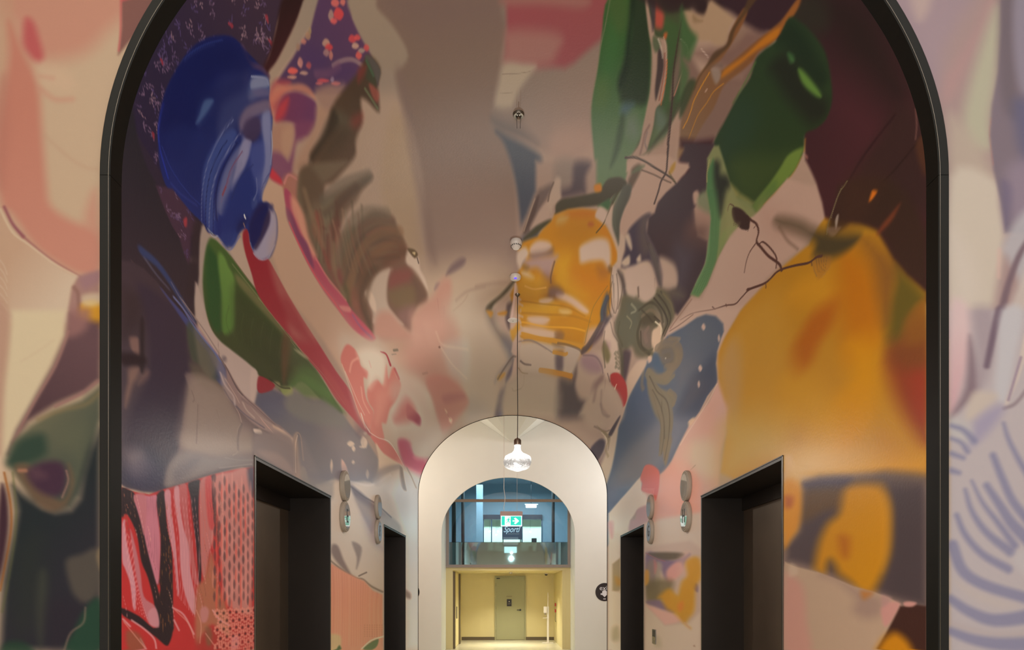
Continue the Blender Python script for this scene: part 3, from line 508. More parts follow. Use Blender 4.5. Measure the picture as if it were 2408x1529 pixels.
11;56 47 76;5.38;0.9;1;1;;;;1457 1343 1489 1337 1526 1352 1511 1373 1476 1373 1459 1358
11;105 112 142;4.36;0.9;1;1;;;;1564 1294 1588 1299 1615 1314 1607 1326 1579 1317 1551 1305
11;80 77 113;4.36;0.7;1;1;;;;1548 1308 1579 1317 1603 1331 1595 1338 1561 1324
11;63 84 126;4.36;0.75;1;1;;;;1361 1250 1401 1245 1427 1259 1400 1261 1366 1258 1336 1251
21;98 106 145;1.45;0.7;1;1;;;1.8 1.8;1135 1338 1218 1319 1305 1309 1394 1309 1450 1314
21;19 24 64;1.45;0.85;1;1;;;1.6 1.6;1141 1350 1231 1330 1308 1322 1395 1325
21;111 116 151;1.45;0.7;1;1;;;1.6 1.6;1140 1361 1233 1343 1313 1336 1400 1338 1447 1341
21;25 31 78;1.45;0.8;1;1;;;1.8 1.8;1148 1374 1234 1354 1314 1347 1399 1347
21;97 62 88;1.45;0.8;1;1;;;2.4 2.4;1299 1369 1353 1363 1421 1366
21;114 53 62;1.45;0.8;1;1;;;3 3;1269 1369 1299 1369
21;36 44 93;1.45;0.8;1;1;;;2 2;1286 1394 1362 1391 1431 1402
21;61 67 114;1.45;0.8;1;1;;;2 2;1377 1456 1424 1446 1464 1443
21;92 100 144;1.45;0.7;1;1;;;3 3;1359 1444 1389 1441 1414 1424
21;39 53 138;1.45;0.5;1;1;;;3 3;1203 1192 1251 1172 1304 1165 1360 1164
21;43 60 121;1.45;0.45;1;1;;;3 3;1360 1164 1427 1173 1489 1188 1541 1207
21;43 57 130;1.45;0.5;1;1;;;3 3;1202 1201 1179 1234 1172 1283 1180 1323
11;23 27 77;6.1;0.9;1;;;;;1295 1465 1344 1469 1402 1483 1412 1495 1362 1505 1307 1504 1247 1492 1257 1480
11;140 135 157;4.65;0.9;1;;;;;1392 1489 1391 1517 1344 1542 1280 1543 1237 1522 1230 1498 1257 1506 1315 1510 1362 1505
11;51 41 69;4.65;0.85;1;;;;;1375 1489 1391 1494 1357 1508 1292 1506 1251 1501 1251 1495 1299 1499
21;161 166 192;1.45;0.6;1;;;;1.5 1.5;1230 1498 1235 1519 1270 1542 1329 1545
21;151 160 186;1.45;0.7;1;;;;2 2;1140 1361 1140 1376 1157 1388
21;73 90 151;1.45;0.8;1;;;;2 2;1157 1388 1149 1413 1165 1433 1230 1447
21;207 216 237;1.45;1;1;;;;4 4;1294 1439 1291 1443
11;110 93 89;14.8;0.5;1;;;;;2031 1429 2058 1486 2053 1569 2037 1658 2040 1783 2019 1894 1994 1835 2001 1716 2011 1580
11;126 105 98;32.2;0.35;1;;;;;2081 1677 2415 1743 2437 1824 2112 1772
21;137 111 99;6.45;0.7;1;;;;6 6;2223 2004 2332 2002 2426 2002
21;137 113 101;5.2;0.6;1;;;;5 5;2090 2030 2166 2012 2277 2009
11;174 160 145;23.5;0.7;1;;;;;2013 2038 2222 2011 2331 2013 2267 2076 2181 2191 1961 2150
21;91 84 74;8.95;0.55;1;;;;20 20;1604 1582 1707 1587 1825 1607
21;76 61 52;8.95;0.5;1;;;;14 14;1588 1609 1673 1612 1756 1611
21;99 90 76;8.95;0.5;1;;;;22 22;1541 1724 1644 1683 1751 1677 1847 1710
21;109 85 69;8.95;0.5;1;;;;16 16;1535 1756 1656 1713 1765 1707 1854 1736
21;123 93 70;8.95;0.55;1;;;;18 18;1539 1793 1664 1749 1776 1741 1882 1769
21;105 77 61;8.95;0.5;1;;;;16 16;1543 1833 1667 1790 1785 1782 1876 1799
21;90 71 57;8.95;0.55;1;;;;12 12;1553 1884 1661 1829 1772 1817 1874 1824
21;124 65 59;8.95;0.5;1;;;;10 10;1557 1594 1515 1646 1492 1712
21;125 105 84;8.95;0.5;1;;;;14 14;1554 1535 1536 1583 1515 1658
21;119 108 84;8.95;0.5;1;;;;10 10;1561 1682 1499 1744 1489 1804
11;170 99 87;7.55;0.6;1;;;;;1597 1341 1636 1346 1672 1359 1644 1358 1604 1358 1577 1373 1575 1362
11;157 127 108;9;0.7;1;;;;;1581 1408 1624 1419 1600 1442 1563 1454 1545 1440
21;85 71 72;3.95;0.5;1;;;;4 4;843 1144 829 1167 783 1177 732 1170
21;91 92 117;6.45;0.5;1;;;;8 5;880 1180 865 1211 855 1249
21;46 62 109;10.2;0.7;1;;;;24 12;892 1173 895 1217 873 1262 842 1303 826 1324
21;127 113 118;2.7;0.5;1;;;;3 3;880 1256 858 1282 834 1317 818 1331
11;163 137 119;14.8;0.35;1;;;;;1411 1455 1460 1484 1455 1527 1417 1602 1410 1706 1436 1827 1415 1924 1132 1714 1176 1644 1240 1567 1309 1531 1386 1520
11;57 47 55;4.65;1;0;;3;69 61 69 802 1213 323 1213;;815 1109 841 1145 850 1178 846 1213 831 1249 816 1310 791 1366 775 1409 741 1453 710 1489 709 1547 689 1625 679 1697 625 1598 629 1557 608 1537 522 1537 465 1535 448 1489 393 1409 339 1326 298 1279 274 1235 262 1178 260 1131 267 1112 450 1111 633 1110
11;49 41 55;17.7;0.95;1;3;;;;794 1161 816 1231 826 1287 802 1302 730 1306 678 1318 620 1310 495 1287 418 1279 333 1242 293 1238 270 1145 361 1131 461 1145 567 1185 682 1189
11;60 54 65;43.8;0.6;1;3;;;;424 1131 494 1213 491 1279 425 1279 368 1242 345 1178 343 1125
11;48 50 69;29.3;0.7;1;3;;;;309 1118 378 1178 353 1249 293 1238 266 1178 263 1118
11;95 81 84;6.1;1;1;3;;;;652 1302 709 1409 702 1435 657 1499 636 1537 629 1557 608 1537 550 1528 520 1532 468 1532 432 1453 346 1326 294 1242 317 1238 356 1249 402 1275 466 1287 528 1295 605 1310
11;124 109 105;32.2;0.85;1;3;;;;635 1334 664 1391 659 1435 618 1480 611 1528 559 1528 498 1480 448 1366 429 1287 514 1295 590 1310
11;144 127 120;26.4;0.55;1;3;;;;492 1326 567 1453 583 1528 535 1508 460 1366 450 1310
11;96 92 97;23.5;0.6;1;3;;;;353 1249 401 1310 424 1366 364 1334 320 1279 297 1242
11;64 68 59;9;0.9;1;3;;;;803 1304 808 1334 774 1375 765 1417 712 1413 691 1383 702 1342 709 1314
11;83 76 67;14.8;0.8;1;3;;;;690 1314 711 1366 704 1426 667 1409 642 1358 657 1322
11;108 87 85;6.1;0.8;1;3;;;;891 1302 863 1326 834 1342 814 1375 797 1404 787 1391 800 1362 829 1326 848 1287 873 1264
11;58 64 113;6.1;0.85;1;3;;;;838 1224 837 1264 820 1302 803 1342 790 1375 775 1409 745 1435 699 1430 694 1400 757 1375 777 1334 796 1295 815 1264
11;100 98 116;9;0.85;1;3;;;;770 1375 775 1409 754 1430 719 1435 690 1417 722 1404
11;59 66 69;10.5;0.85;1;3;;;;759 1366 748 1383 714 1404 705 1409 691 1383
11;139 125 125;7.55;0.8;1;3;;;;723 1417 723 1435 698 1466 663 1480 657 1444 684 1422
11;47 38 42;29.3;0.7;1;3;;;;745 1118 764 1165 703 1172 653 1145 636 1118
11;117 91 86;7.55;0.8;1;3;;;;644 1141 657 1161 641 1166 615 1166 613 1148 625 1141
11;35 26 30;11.9;0.8;1;3;;;;592 1118 619 1178 596 1178 565 1125
11;117 93 86;10.5;0.8;1;3;;;;563 1138 581 1165 554 1161 527 1148 490 1138 460 1128 491 1128 526 1135
11;102 81 79;10.5;0.7;1;3;;;;572 1172 591 1192 569 1189 534 1161
11;37 30 34;7.55;0.8;1;3;;;;701 1168 708 1178 589 1178 583 1168
11;107 93 96;32.2;0.5;1;3;;;;342 1131 357 1165 332 1178 312 1178 296 1148
11;95 86 90;13.3;1;1;;;;;608 1537 629 1588 646 1697 530 1708 513 1625 526 1540
11;94 92 99;7.55;1;0;;;112 108 112 819 1652 618 1973;;770 1552 816 1598 843 1674 889 1708 943 1806 1007 1859 1017 1914 1013 1973 1001 2052 1012 2129 970 2212 816 2252 673 2212 602 2129 502 2020 486 1914 512 1859 513 1787 541 1750 600 1732 718 1720 679 1697 682 1630 700 1547 716 1537
11;73 76 101;26.4;0.7;1;;;;;761 1552 828 1625 833 1668 734 1652 689 1588 710 1542
11;100 102 116;43.8;0.5;1;;;;;746 1598 867 1708 917 1832 741 1768 713 1652
11;133 122 117;43.8;0.4;1;;;;;917 1832 948 1936 906 2052 793 1973 817 1866
11;111 104 111;43.8;0.4;1;;;;;863 1872 936 2129 762 2184 615 2094 574 1900
11;127 38 49;3.2;1;1;;;;;827 1557 849 1619 820 1609 764 1557
11;152 137 131;5.38;1;1;;;164 149 145 895 1366 767 1523;;947 1330 919 1350 854 1375 834 1409 836 1453 841 1523 828 1552 712 1537 704 1513 728 1471 762 1435 779 1409 807 1366 843 1334
11;174 157 151;6.1;0.7;1;;;;;824 1525 828 1552 712 1537 720 1523
21;108 89 89;1.45;0.7;1;;;;1.2 1.2;830 1404 775 1409
11;89 81 89;6.44;0.8;1;;;;;791 1434 782 1432 775 1426 774 1420 779 1418 787 1420 794 1426 796 1432
21;119 101 136;2.7;0.7;1;;;;4 4;844 1264 827 1310 799 1366 779 1409
21;128 111 102;2.7;0.7;1;;;;3 3;860 1283 834 1342 814 1375 792 1409
11;126 107 107;4.65;1;1;;;146 127 123 736 1453 651 1680;;762 1435 733 1466 712 1499 707 1557 690 1619 693 1646 683 1702 646 1697 644 1652 636 1598 629 1557 636 1508 663 1466 705 1439
21;94 79 84;2.08;0.85;1;;;;3 3;767 1430 730 1462 709 1494 697 1557 683 1625
21;168 147 138;2.7;0.7;1;;;;3 3;720 1430 689 1466 672 1480
21;84 77 94;2.7;0.8;1;;;;4 4;679 1426 658 1453 644 1499 642 1547 642 1577
21;174 160 152;3.95;0.6;1;;;;5 5;681 1494 664 1508 655 1537
21;194 173 159;5.2;0.7;1;;;;7 7;682 1630 678 1663 674 1697
21;186 151 143;2.7;0.7;1;;;;3 3;671 1562 662 1577 646 1614
21;173 151 142;2.08;0.7;1;;;;2.5 2.5;651 1462 632 1480 606 1489
21;99 87 85;2.7;0.75;1;;;;5 5;602 1489 571 1476 510 1478
21;188 173 162;1.45;0.7;1;;;;1.6 1.6;599 1485 565 1473 500 1476 473 1457
21;88 71 74;1.45;0.7;1;;;;1.6 1.6;577 1342 539 1342 488 1334 450 1336
21;94 79 79;2.08;0.6;1;;;;2.5 2.5;594 1318 626 1326 584 1326 577 1362
21;88 73 74;2.08;0.7;1;;;;3 3;596 1400 572 1409
21;95 81 81;1.45;0.6;1;;;;1.6 1.6;525 1346 532 1366 523 1373
21;95 81 81;1.45;0.5;1;;;;1.6 1.6;524 1404 543 1417 502 1402 474 1404
21;108 93 93;1.7;0.4;1;;;;2 2;638 1422 628 1453 587 1457
11;194 177 166;3.2;0.9;1;;;;;612 1537 623 1562 616 1567 603 1542
21;179 170 162;2.08;0.6;1;;;;2 2;452 1430 467 1480 492 1532
21;189 180 172;2.7;0.6;1;;;;2.5 2.5;409 1409 432 1453 475 1528
21;99 90 92;1.45;0.5;1;;;;2 2;587 1535 590 1547
21;99 90 92;1.45;0.5;1;;;;2 2;575 1535 580 1549
21;99 90 92;1.45;0.5;1;;;;2 2;564 1535 571 1551
21;99 90 92;1.45;0.5;1;;;;2 2;552 1535 562 1553
21;99 90 92;1.45;0.5;1;;;;2 2;540 1535 552 1555
21;138 121 114;2.08;0.9;1;;;;4 4;519 1708 612 1705 687 1708 722 1726 704 1741 613 1753
21;194 177 163;1.45;0.8;1;;;;2 2;534 1715 645 1713 709 1723
21;176 141 124;1.45;0.7;1;;;;1.6 1.6;692 1741 611 1750
11;148 136 121;4.65;0.8;1;;;;;578 1744 577 1762 530 1774 534 1738
21;118 101 104;5.2;0.4;1;;;;8 8;523 1547 544 1625 524 1697
11;160 47 49;2.04;1;0;;4;;;259 1118 255 1151 258 1192 284 1234 328 1310 381 1391 430 1470 468 1536 115 1538 -238 1539 -188 1303 -156 1112 51 1115
11;43 34 38;2.91;1;1;4;;;;256 1118 252 1151 194 1168 138 1189 53 1213 -2 1224 -94 1213 -116 1260 -52 1260 56 1260 127 1256 195 1242 278 1236 261 1213 231 1213 157 1224 71 1222 16 1217 59 1195 117 1178 166 1158 231 1145
11;43 34 38;3.2;1;1;4;;;;252 1115 249 1141 211 1155 168 1165 117 1178 59 1199 -8 1220 -85 1227 -97 1213 -32 1206 35 1189 77 1171 135 1161 171 1148 194 1131 185 1118
11;43 34 38;3.2;1;1;4;;;;-8 1220 20 1256 -52 1260 -116 1260 -150 1249 -152 1238 -128 1213 -93 1171 -61 1122 -42 1118 -66 1165 -100 1213
11;43 36 43;3.2;1;1;4;;;;325 1308 345 1345 293 1341 216 1341 100 1349 29 1347 29 1341 137 1333 219 1321 285 1314
11;49 40 46;3.2;0.9;1;4;;;;370 1382 375 1395 298 1399 205 1408 147 1404 226 1391 306 1384
11;170 107 124;2.91;1;1;4;;;;246 1151 254 1192 261 1213 231 1213 150 1223 71 1222 16 1216 66 1199 118 1185 163 1175 206 1161
11;160 99 106;3.2;0.7;1;4;;;;246 1153 252 1183 164 1182 150 1175 203 1165
11;173 121 134;3.2;1;1;4;;;;167 1120 175 1131 131 1131 81 1141 18 1155 -46 1155 -40 1148 18 1141 55 1128 79 1120
11;160 47 51;3.2;1;1;4;;;;174 1128 170 1141 108 1158 51 1165 -14 1165 18 1155 94 1141 137 1131
11;163 109 119;3.2;0.85;1;4;;;;157 1141 114 1155 51 1168 -15 1178 -42 1209 -84 1220 -101 1217 -88 1192 -41 1175 18 1161 76 1151
11;173 119 131;2.62;1;1;4;;;;276 1236 284 1253 226 1256 146 1268 56 1275 -2 1279 -9 1275 92 1264 161 1249 230 1240
11;177 123 133;2.62;1;1;4;;;;293 1264 303 1279 240 1283 183 1294 134 1310 59 1314 -17 1329 -71 1330 -55 1314 2 1294 72 1283 166 1279 236 1268
11;164 110 114;3.2;0.6;1;4;;;;303 1279 315 1302 253 1306 201 1310 135 1321 60 1333 22 1341 29 1325 111 1310 191 1294
11;166 107 107;3.2;0.9;1;4;;;;346 1347 366 1382 293 1382 218 1391 169 1387 118 1374 62 1366 38 1358 76 1349 177 1345 274 1343
11;173 53 57;4.65;0.7;1;4;;;;355 1362 366 1382 294 1384 219 1395 199 1378 261 1366
11;172 113 109;6.1;1;1;4;;;;373 1391 414 1452 449 1512 310 1539 234 1539 -21 1527 -86 1522 -53 1443 23 1421 123 1412 205 1408 297 1395
11;150 98 77;9;0.9;1;4;;;;6 1333 38 1358 119 1378 96 1391 15 1408 -53 1434 -105 1443 -157 1443 -112 1391 -121 1366 -165 1341 -132 1329
11;60 62 81;9;0.9;1;4;;;;449 1512 466 1539 357 1539 374 1522
21;204 152 143;1.2;0.6;1;4;;;1.24897 1.24897;3 1248 -35 1258 -74 1264
21;191 142 147;1.2;0.6;1;4;;;1.17394 1.17394;-7 1342 -34 1349 -61 1353
21;180 84 75;1.2;0.6;1;4;;;0.759604 0.759604;251 1351 208 1362 163 1370
21;191 142 147;1.2;0.6;1;4;;;0.809456 0.809456;270 1344 259 1347 248 1349
21;145 102 75;1.2;0.6;1;4;;;1.47612 1.47612;175 1164 135 1174 94 1181
21;115 72 63;1.2;0.6;1;4;;;0.62157 0.62157;-40 1249 -83 1259 -126 1266
21;145 102 75;1.2;0.6;1;4;;;1.18614 1.18614;313 1411 290 1417 266 1421
21;180 84 75;1.2;0.6;1;4;;;1.29642 1.29642;182 1242 144 1252 105 1259
21;191 142 147;1.2;0.6;1;4;;;1.54922 1.54922;246 1158 207 1168 166 1175
21;191 142 147;1.2;0.6;1;4;;;1.05282 1.05282;185 1366 151 1375 116 1381
21;180 84 75;1.2;0.6;1;4;;;0.944382 0.944382;252 1267 234 1272 215 1275
21;115 72 63;1.2;0.6;1;4;;;1.45969 1.45969;286 1376 246 1387 205 1394
21;115 72 63;1.2;0.6;1;4;;;1.51809 1.51809;193 1129 169 1135 144 1139
21;204 152 143;1.2;0.6;1;4;;;1.39877 1.39877;172 1189 152 1194 132 1197
21;191 142 147;1.2;0.6;1;4;;;0.680958 0.680958;-58 1393 -77 1397 -96 1400
21;115 72 63;1.2;0.6;1;4;;;1.05567 1.05567;207 1243 177 1251 146 1256
21;204 152 143;1.2;0.6;1;4;;;0.730572 0.730572;16 1206 -6 1211 -28 1214
21;204 152 143;1.2;0.6;1;4;;;0.658771 0.658771;297 1412 268 1420 239 1425
21;180 84 75;1.2;0.6;1;4;;;1.28884 1.28884;-41 1205 -67 1212 -93 1216
21;180 84 75;1.2;0.6;1;4;;;1.42206 1.42206;168 1355 151 1360 134 1363
21;180 84 75;1.2;0.6;1;4;;;0.87231 0.87231;-7 1348 -26 1352 -45 1356
21;115 72 63;1.2;0.6;1;4;;;1.2946 1.2946;312 1405 270 1416 226 1424
21;180 84 75;1.2;0.6;1;4;;;0.864858 0.864858;114 1396 75 1406 35 1412
21;191 142 147;1.2;0.6;1;4;;;1.0743 1.0743;78 1392 43 1401 7 1407
21;115 72 63;1.2;0.6;1;4;;;0.947885 0.947885;147 1360 104 1371 59 1378
21;180 84 75;1.2;0.6;1;4;;;1.57612 1.57612;196 1394 151 1406 105 1414
21;180 84 75;1.2;0.6;1;4;;;0.882858 0.882858;238 1323 214 1329 190 1334
21;145 102 75;1.2;0.6;1;4;;;1.11646 1.11646;265 1388 223 1399 180 1407
21;204 152 143;1.2;0.6;1;4;;;1.18645 1.18645;49 1358 36 1361 23 1363
21;180 84 75;1.2;0.6;1;4;;;1.57976 1.57976;74 1248 62 1251 50 1253
21;204 152 143;1.2;0.6;1;4;;;1.14832 1.14832;164 1154 149 1158 134 1160
21;115 72 63;1.2;0.6;1;4;;;0.600661 0.600661;84 1204 66 1209 48 1212
21;145 102 75;1.2;0.6;1;4;;;0.97388 0.97388;-6 1356 -46 1366 -86 1372
21;145 102 75;1.2;0.6;1;4;;;0.893192 0.893192;167 1129 142 1135 117 1139
21;115 72 63;1.2;0.6;1;4;;;1.06747 1.06747;14 1344 -23 1353 -61 1359
21;145 102 75;1.2;0.6;1;4;;;0.690831 0.690831;-41 1364 -93 1377 -145 1385
21;145 102 75;1.2;0.6;1;4;;;1.13942 1.13942;289 1388 256 1396 222 1402
21;180 84 75;1.2;0.6;1;4;;;0.891495 0.891495;167 1406 116 1419 63 1428
21;115 72 63;1.2;0.6;1;4;;;1.09631 1.09631;93 1327 72 1332 51 1336
21;180 84 75;1.2;0.6;1;4;;;0.623775 0.623775;136 1359 113 1365 90 1369
21;180 84 75;1.2;0.6;1;4;;;0.613203 0.613203;190 1256 153 1266 115 1272
21;115 72 63;1.2;0.6;1;4;;;1.44391 1.44391;26 1355 4 1361 -18 1364
21;145 102 75;1.2;0.6;1;4;;;1.48066 1.48066;91 1356 61 1364 31 1369
21;115 72 63;1.2;0.6;1;4;;;1.21357 1.21357;198 1309 168 1317 137 1322
21;145 102 75;1.2;0.6;1;4;;;0.73248 0.73248;181 1335 142 1346 102 1352
21;191 142 147;1.2;0.6;1;4;;;1.02967 1.02967;-11 1122 -38 1129 -65 1133
21;140 90 52;1.2;0.6;1;4;;;1.3 1.3;46 1251 27 1252
21;140 90 52;1.2;0.6;1;4;;;1.3 1.3;26 1256 4 1258
21;140 90 52;1.2;0.6;1;4;;;1.3 1.3;91 1252 72 1254
21;140 90 52;1.2;0.6;1;4;;;1.3 1.3;-66 1247 -82 1249
21;140 90 52;1.2;0.6;1;4;;;1.3 1.3;154 1249 148 1250
21;140 90 52;1.2;0.6;1;4;;;1.3 1.3;51 1250 33 1251
21;140 90 52;1.2;0.6;1;4;;;1.3 1.3;150 1238 140 1239
21;140 90 52;1.2;0.6;1;4;;;1.3 1.3;-63 1246 -87 1248
21;140 90 52;1.2;0.6;1;4;;;1.3 1.3;108 1240 92 1242
21;140 90 52;1.2;0.6;1;4;;;1.3 1.3;-5 1222 -16 1223
21;140 90 52;1.2;0.6;1;4;;;1.3 1.3;238 1223 215 1225
21;140 90 52;1.2;0.6;1;4;;;1.3 1.3;106 1233 98 1234
21;140 90 52;1.2;0.6;1;4;;;1.3 1.3;85 1235 76 1237
21;140 90 52;1.2;0.6;1;4;;;1.3 1.3;38 1225 17 1226
21;140 90 52;1.2;0.6;1;4;;;1.3 1.3;-64 1224 -88 1226
21;140 90 52;1.2;0.6;1;4;;;1.3 1.3;104 1247 94 1248
21;140 90 52;1.2;0.6;1;4;;;1.3 1.3;-30 1227 -38 1229
21;140 90 52;1.2;0.6;1;4;;;1.3 1.3;60 1228 41 1230
21;140 90 52;1.2;0.6;1;4;;;1.3 1.3;163 1248 146 1250
21;140 90 52;1.2;0.6;1;4;;;1.3 1.3;116 1225 99 1226
21;140 90 52;1.2;0.6;1;4;;;1.3 1.3;227 1220 208 1222
21;140 90 52;1.2;0.6;1;4;;;1.3 1.3;135 1239 116 1240
21;140 90 52;1.2;0.6;1;4;;;1.3 1.3;217 1255 205 1256
21;140 90 52;1.2;0.6;1;4;;;1.3 1.3;15 1242 3 1243
21;140 90 52;1.2;0.6;1;4;;;1.3 1.3;63 1256 52 1258
21;140 90 52;1.2;0.6;1;4;;;1.3 1.3;175 1222 154 1224
21;140 90 52;1.2;0.6;1;4;;;1.3 1.3;-93 1231 -114 1232
21;140 90 52;1.2;0.6;1;4;;;1.3 1.3;99 1253 85 1254
21;140 90 52;1.2;0.6;1;4;;;1.3 1.3;254 1225 242 1226
21;140 90 52;1.2;0.6;1;4;;;1.3 1.3;252 1242 230 1243
21;140 90 52;1.2;0.6;1;4;;;1.3 1.3;98 1239 84 1241
21;140 90 52;1.2;0.6;1;4;;;1.3 1.3;-89 1238 -99 1239
21;140 90 52;1.2;0.6;1;4;;;1.3 1.3;65 1240 52 1242
21;140 90 52;1.2;0.6;1;4;;;1.3 1.3;-84 1252 -99 1254
21;140 90 52;1.2;0.6;1;4;;;1.3 1.3;-11 1250 -20 1252
21;140 90 52;1.2;0.6;1;4;;;1.3 1.3;85 1255 74 1256
21;140 90 52;1.2;0.6;1;4;;;1.3 1.3;127 1247 106 1248
21;140 90 52;1.2;0.6;1;4;;;1.3 1.3;-77 1231 -96 1232
21;140 90 52;1.2;0.6;1;4;;;1.3 1.3;127 1250 107 1252
21;140 90 52;1.2;0.6;1;4;;;1.3 1.3;155 1234 137 1235
21;144 92 75;1.2;0.6;1;4;;;1.3 1.3;230 1153 224 1156
21;144 92 75;1.2;0.6;1;4;;;1.3 1.3;241 1154 233 1157
21;144 92 75;1.2;0.6;1;4;;;1.3 1.3;246 1124 238 1126
21;144 92 75;1.2;0.6;1;4;;;1.3 1.3;216 1128 198 1131
21;144 92 75;1.2;0.6;1;4;;;1.3 1.3;229 1143 218 1146
21;144 92 75;1.2;0.6;1;4;;;1.3 1.3;186 1131 168 1134
21;144 92 75;1.2;0.6;1;4;;;1.3 1.3;218 1132 210 1135
21;144 92 75;1.2;0.6;1;4;;;1.3 1.3;248 1143 231 1146
21;144 92 75;1.2;0.6;1;4;;;1.3 1.3;222 1150 209 1153
21;144 92 75;1.2;0.6;1;4;;;1.3 1.3;192 1125 177 1128
21;144 92 75;1.2;0.6;1;4;;;1.3 1.3;251 1144 234 1146
21;144 92 75;1.2;0.6;1;4;;;1.3 1.3;198 1133 189 1135
21;144 92 75;1.2;0.6;1;4;;;1.3 1.3;247 1124 235 1126
21;144 92 75;1.2;0.6;1;4;;;1.3 1.3;244 1150 228 1152
21;144 92 75;1.2;0.6;1;4;;;1.3 1.3;219 1132 210 1135
21;144 92 75;1.2;0.6;1;4;;;1.3 1.3;254 1154 239 1157
21;144 92 75;1.2;0.6;1;4;;;1.3 1.3;207 1140 193 1143
21;144 92 75;1.2;0.6;1;4;;;1.3 1.3;205 1152 191 1154
21;125 73 90;1.07;0.5;1;4;;;0.8 0.8;251 1187 151 1186 99 1192
21;125 73 90;1.07;0.5;1;4;;;0.8 0.8;252 1192 149 1190 93 1195
21;125 73 90;1.07;0.5;1;4;;;0.8 0.8;254 1196 146 1195 87 1199
21;125 73 90;1.07;0.5;1;4;;;0.8 0.8;255 1201 143 1199 82 1202
21;125 73 90;1.07;0.5;1;4;;;0.8 0.8;256 1206 141 1204 76 1206
21;125 73 90;1.07;0.5;1;4;;;0.8 0.8;257 1211 138 1208 70 1209
21;125 73 90;1.07;0.5;1;4;;;0.8 0.8;259 1216 135 1213 64 1213
21;125 73 90;1.07;0.5;1;4;;;0.8 0.8;260 1221 132 1218 58 1217
21;185 132 139;2.7;0.8;1;4;;;5 5;-48 1260 -72 1294 -132 1325
21;185 132 139;2.7;0.8;1;4;;;5 5;-84 1264 -115 1279
21;185 132 139;2.7;0.8;1;4;;;5 5;-75 1145 -100 1178 -130 1206 -162 1213
21;185 132 139;2.7;0.8;1;4;;;5 5;-70 1122 -90 1141
21;185 132 139;2.7;0.8;1;4;;;5 5;-125 1168 -157 1185
21;185 132 139;2.7;0.8;1;4;;;5 5;-63 1387 -93 1408 -118 1443
11;170 115 118;4.65;0.8;1;4;;;;-60 1345 -49 1362 -66 1374 -97 1366 -96 1349
11;173 122 133;3.2;0.8;1;4;;;;-58 1189 -46 1209 -77 1220 -97 1217 -89 1195
11;116 81 60;9;0.7;1;4;;;;-102 1131 -112 1165 -156 1178 -150 1138
11;184 123 137;6.1;0.7;1;4;;;;-162 1452 -157 1475 -198 1479 -205 1452
11;141 54 49;9;0.6;1;4;;;;-145 1341 -133 1399 -203 1443 -184 1341
11;99 90 64;7.55;0.6;1;4;;;;-117 1362 -123 1382 -172 1382 -169 1366
11;174 160 146;14.8;0.7;1;;;;;1362 1865 1434 1924 1528 1977 1560 2039 1581 2107 1574 2209 1575 2327 1504 2410 1299 2354 1074 2361 1121 2212 1093 2115 1099 2052 1248 1943 1300 1882
11;195 188 176;40.9;0.85;1;;;;;1550 2197 1662 2206 1768 2280 1725 2411 1581 2561 1348 2508 1299 2354 1273 2263 1386 2209
11;172 135 123;20.6;0.8;1;;;;;1662 2124 1771 2052 1817 2012 2028 2068 2073 2209 2026 2330 1933 2434 1712 2492 1743 2327 1717 2272 1694 2219 1635 2163
11;161 118 106;23.5;0.5;1;;;;;1664 2068 1815 2144 1877 2262 1800 2313 1694 2219 1654 2121
11;176 103 96;3.49;1;1;;;183 113 103 1315 1916 1136 2084;;1357 1903 1378 1935 1375 1967 1354 1993 1373 2030 1339 2040 1318 2026 1253 2068 1237 2098 1227 2134 1171 2141 1109 2129 1078 2101 1114 2065 1172 2016 1223 1966 1242 1938 1263 1903 1313 1896
11;179 109 99;3.92;1;1;;;;;1325 2063 1397 2083 1416 2117 1509 2080 1475 2124 1544 2109 1536 2146 1534 2189 1448 2211 1354 2207 1262 2219 1223 2196 1146 2234 1089 2140 1227 2134 1243 2096 1271 2070
11;193 133 120;13.3;0.6;1;;;;;1353 2116 1447 2152 1426 2185 1267 2190 1182 2164 1276 2134
21;201 152 138;3.95;0.6;1;;;;4 4;1267 1957 1316 1951 1364 1965
21;202 162 148;3.95;0.5;1;;;;4 4;1266 2032 1217 2064 1197 2110
21;140 44 53;1.7;0.9;1;;;;2 6;1517 2029 1542 2054 1534 2094
21;160 64 68;2.7;0.7;1;;;;6 6;1548 2121 1543 2161
21;152 74 74;1.7;0.7;1;;;;4 4;1417 2013 1407 2032
11;202 190 175;11.9;0.75;1;;;;;1389 1951 1493 2004 1517 2065 1428 2118 1402 2081 1315 2067 1364 2035 1365 1995
21;89 84 72;2.7;0.8;1;;;;4 4;1600 2065 1626 2075
21;109 100 92;1.7;0.6;1;;;;2 2;1577 2071 1604 2082
21;146 113 99;2.7;0.6;1;;;;4 4;1726 2221 1763 2230
11;159 51 74;7.55;1;1;;;;;1493 2297 1519 2324 1546 2364 1526 2387 1497 2378 1471 2336 1459 2310
11;168 93 93;16.2;0.75;1;;;;;1386 2259 1523 2252 1529 2329 1443 2321 1347 2260
11;167 55 85;7.55;1;1;;;189 75 98 1364 2437 1227 2558;;1255 2329 1350 2397 1302 2443 1329 2504 1429 2585 1413 2687 1243 2705 1161 2513 1145 2424 1181 2384
11;199 133 142;6.1;0.7;1;;;;;1273 2455 1366 2538 1367 2564 1285 2499
11;177 96 90;3.2;1;1;;;;;1079 2145 1156 2251 1164 2336 1133 2405 1069 2312 1036 2221 1057 2176
11;190 171 150;4.65;1;1;;;;;1065 2184 1055 2247 1113 2387 1066 2372 858 2222 772 2178 873 2200 985 2204
11;108 95 91;7.55;1;1;;;;;814 2170 951 2258 1084 2370 1028 2354 873 2240 758 2170 755 2145
11;111 100 93;6.1;1;1;;;;;1048 2373 1031 2406 949 2428 939 2396 984 2370
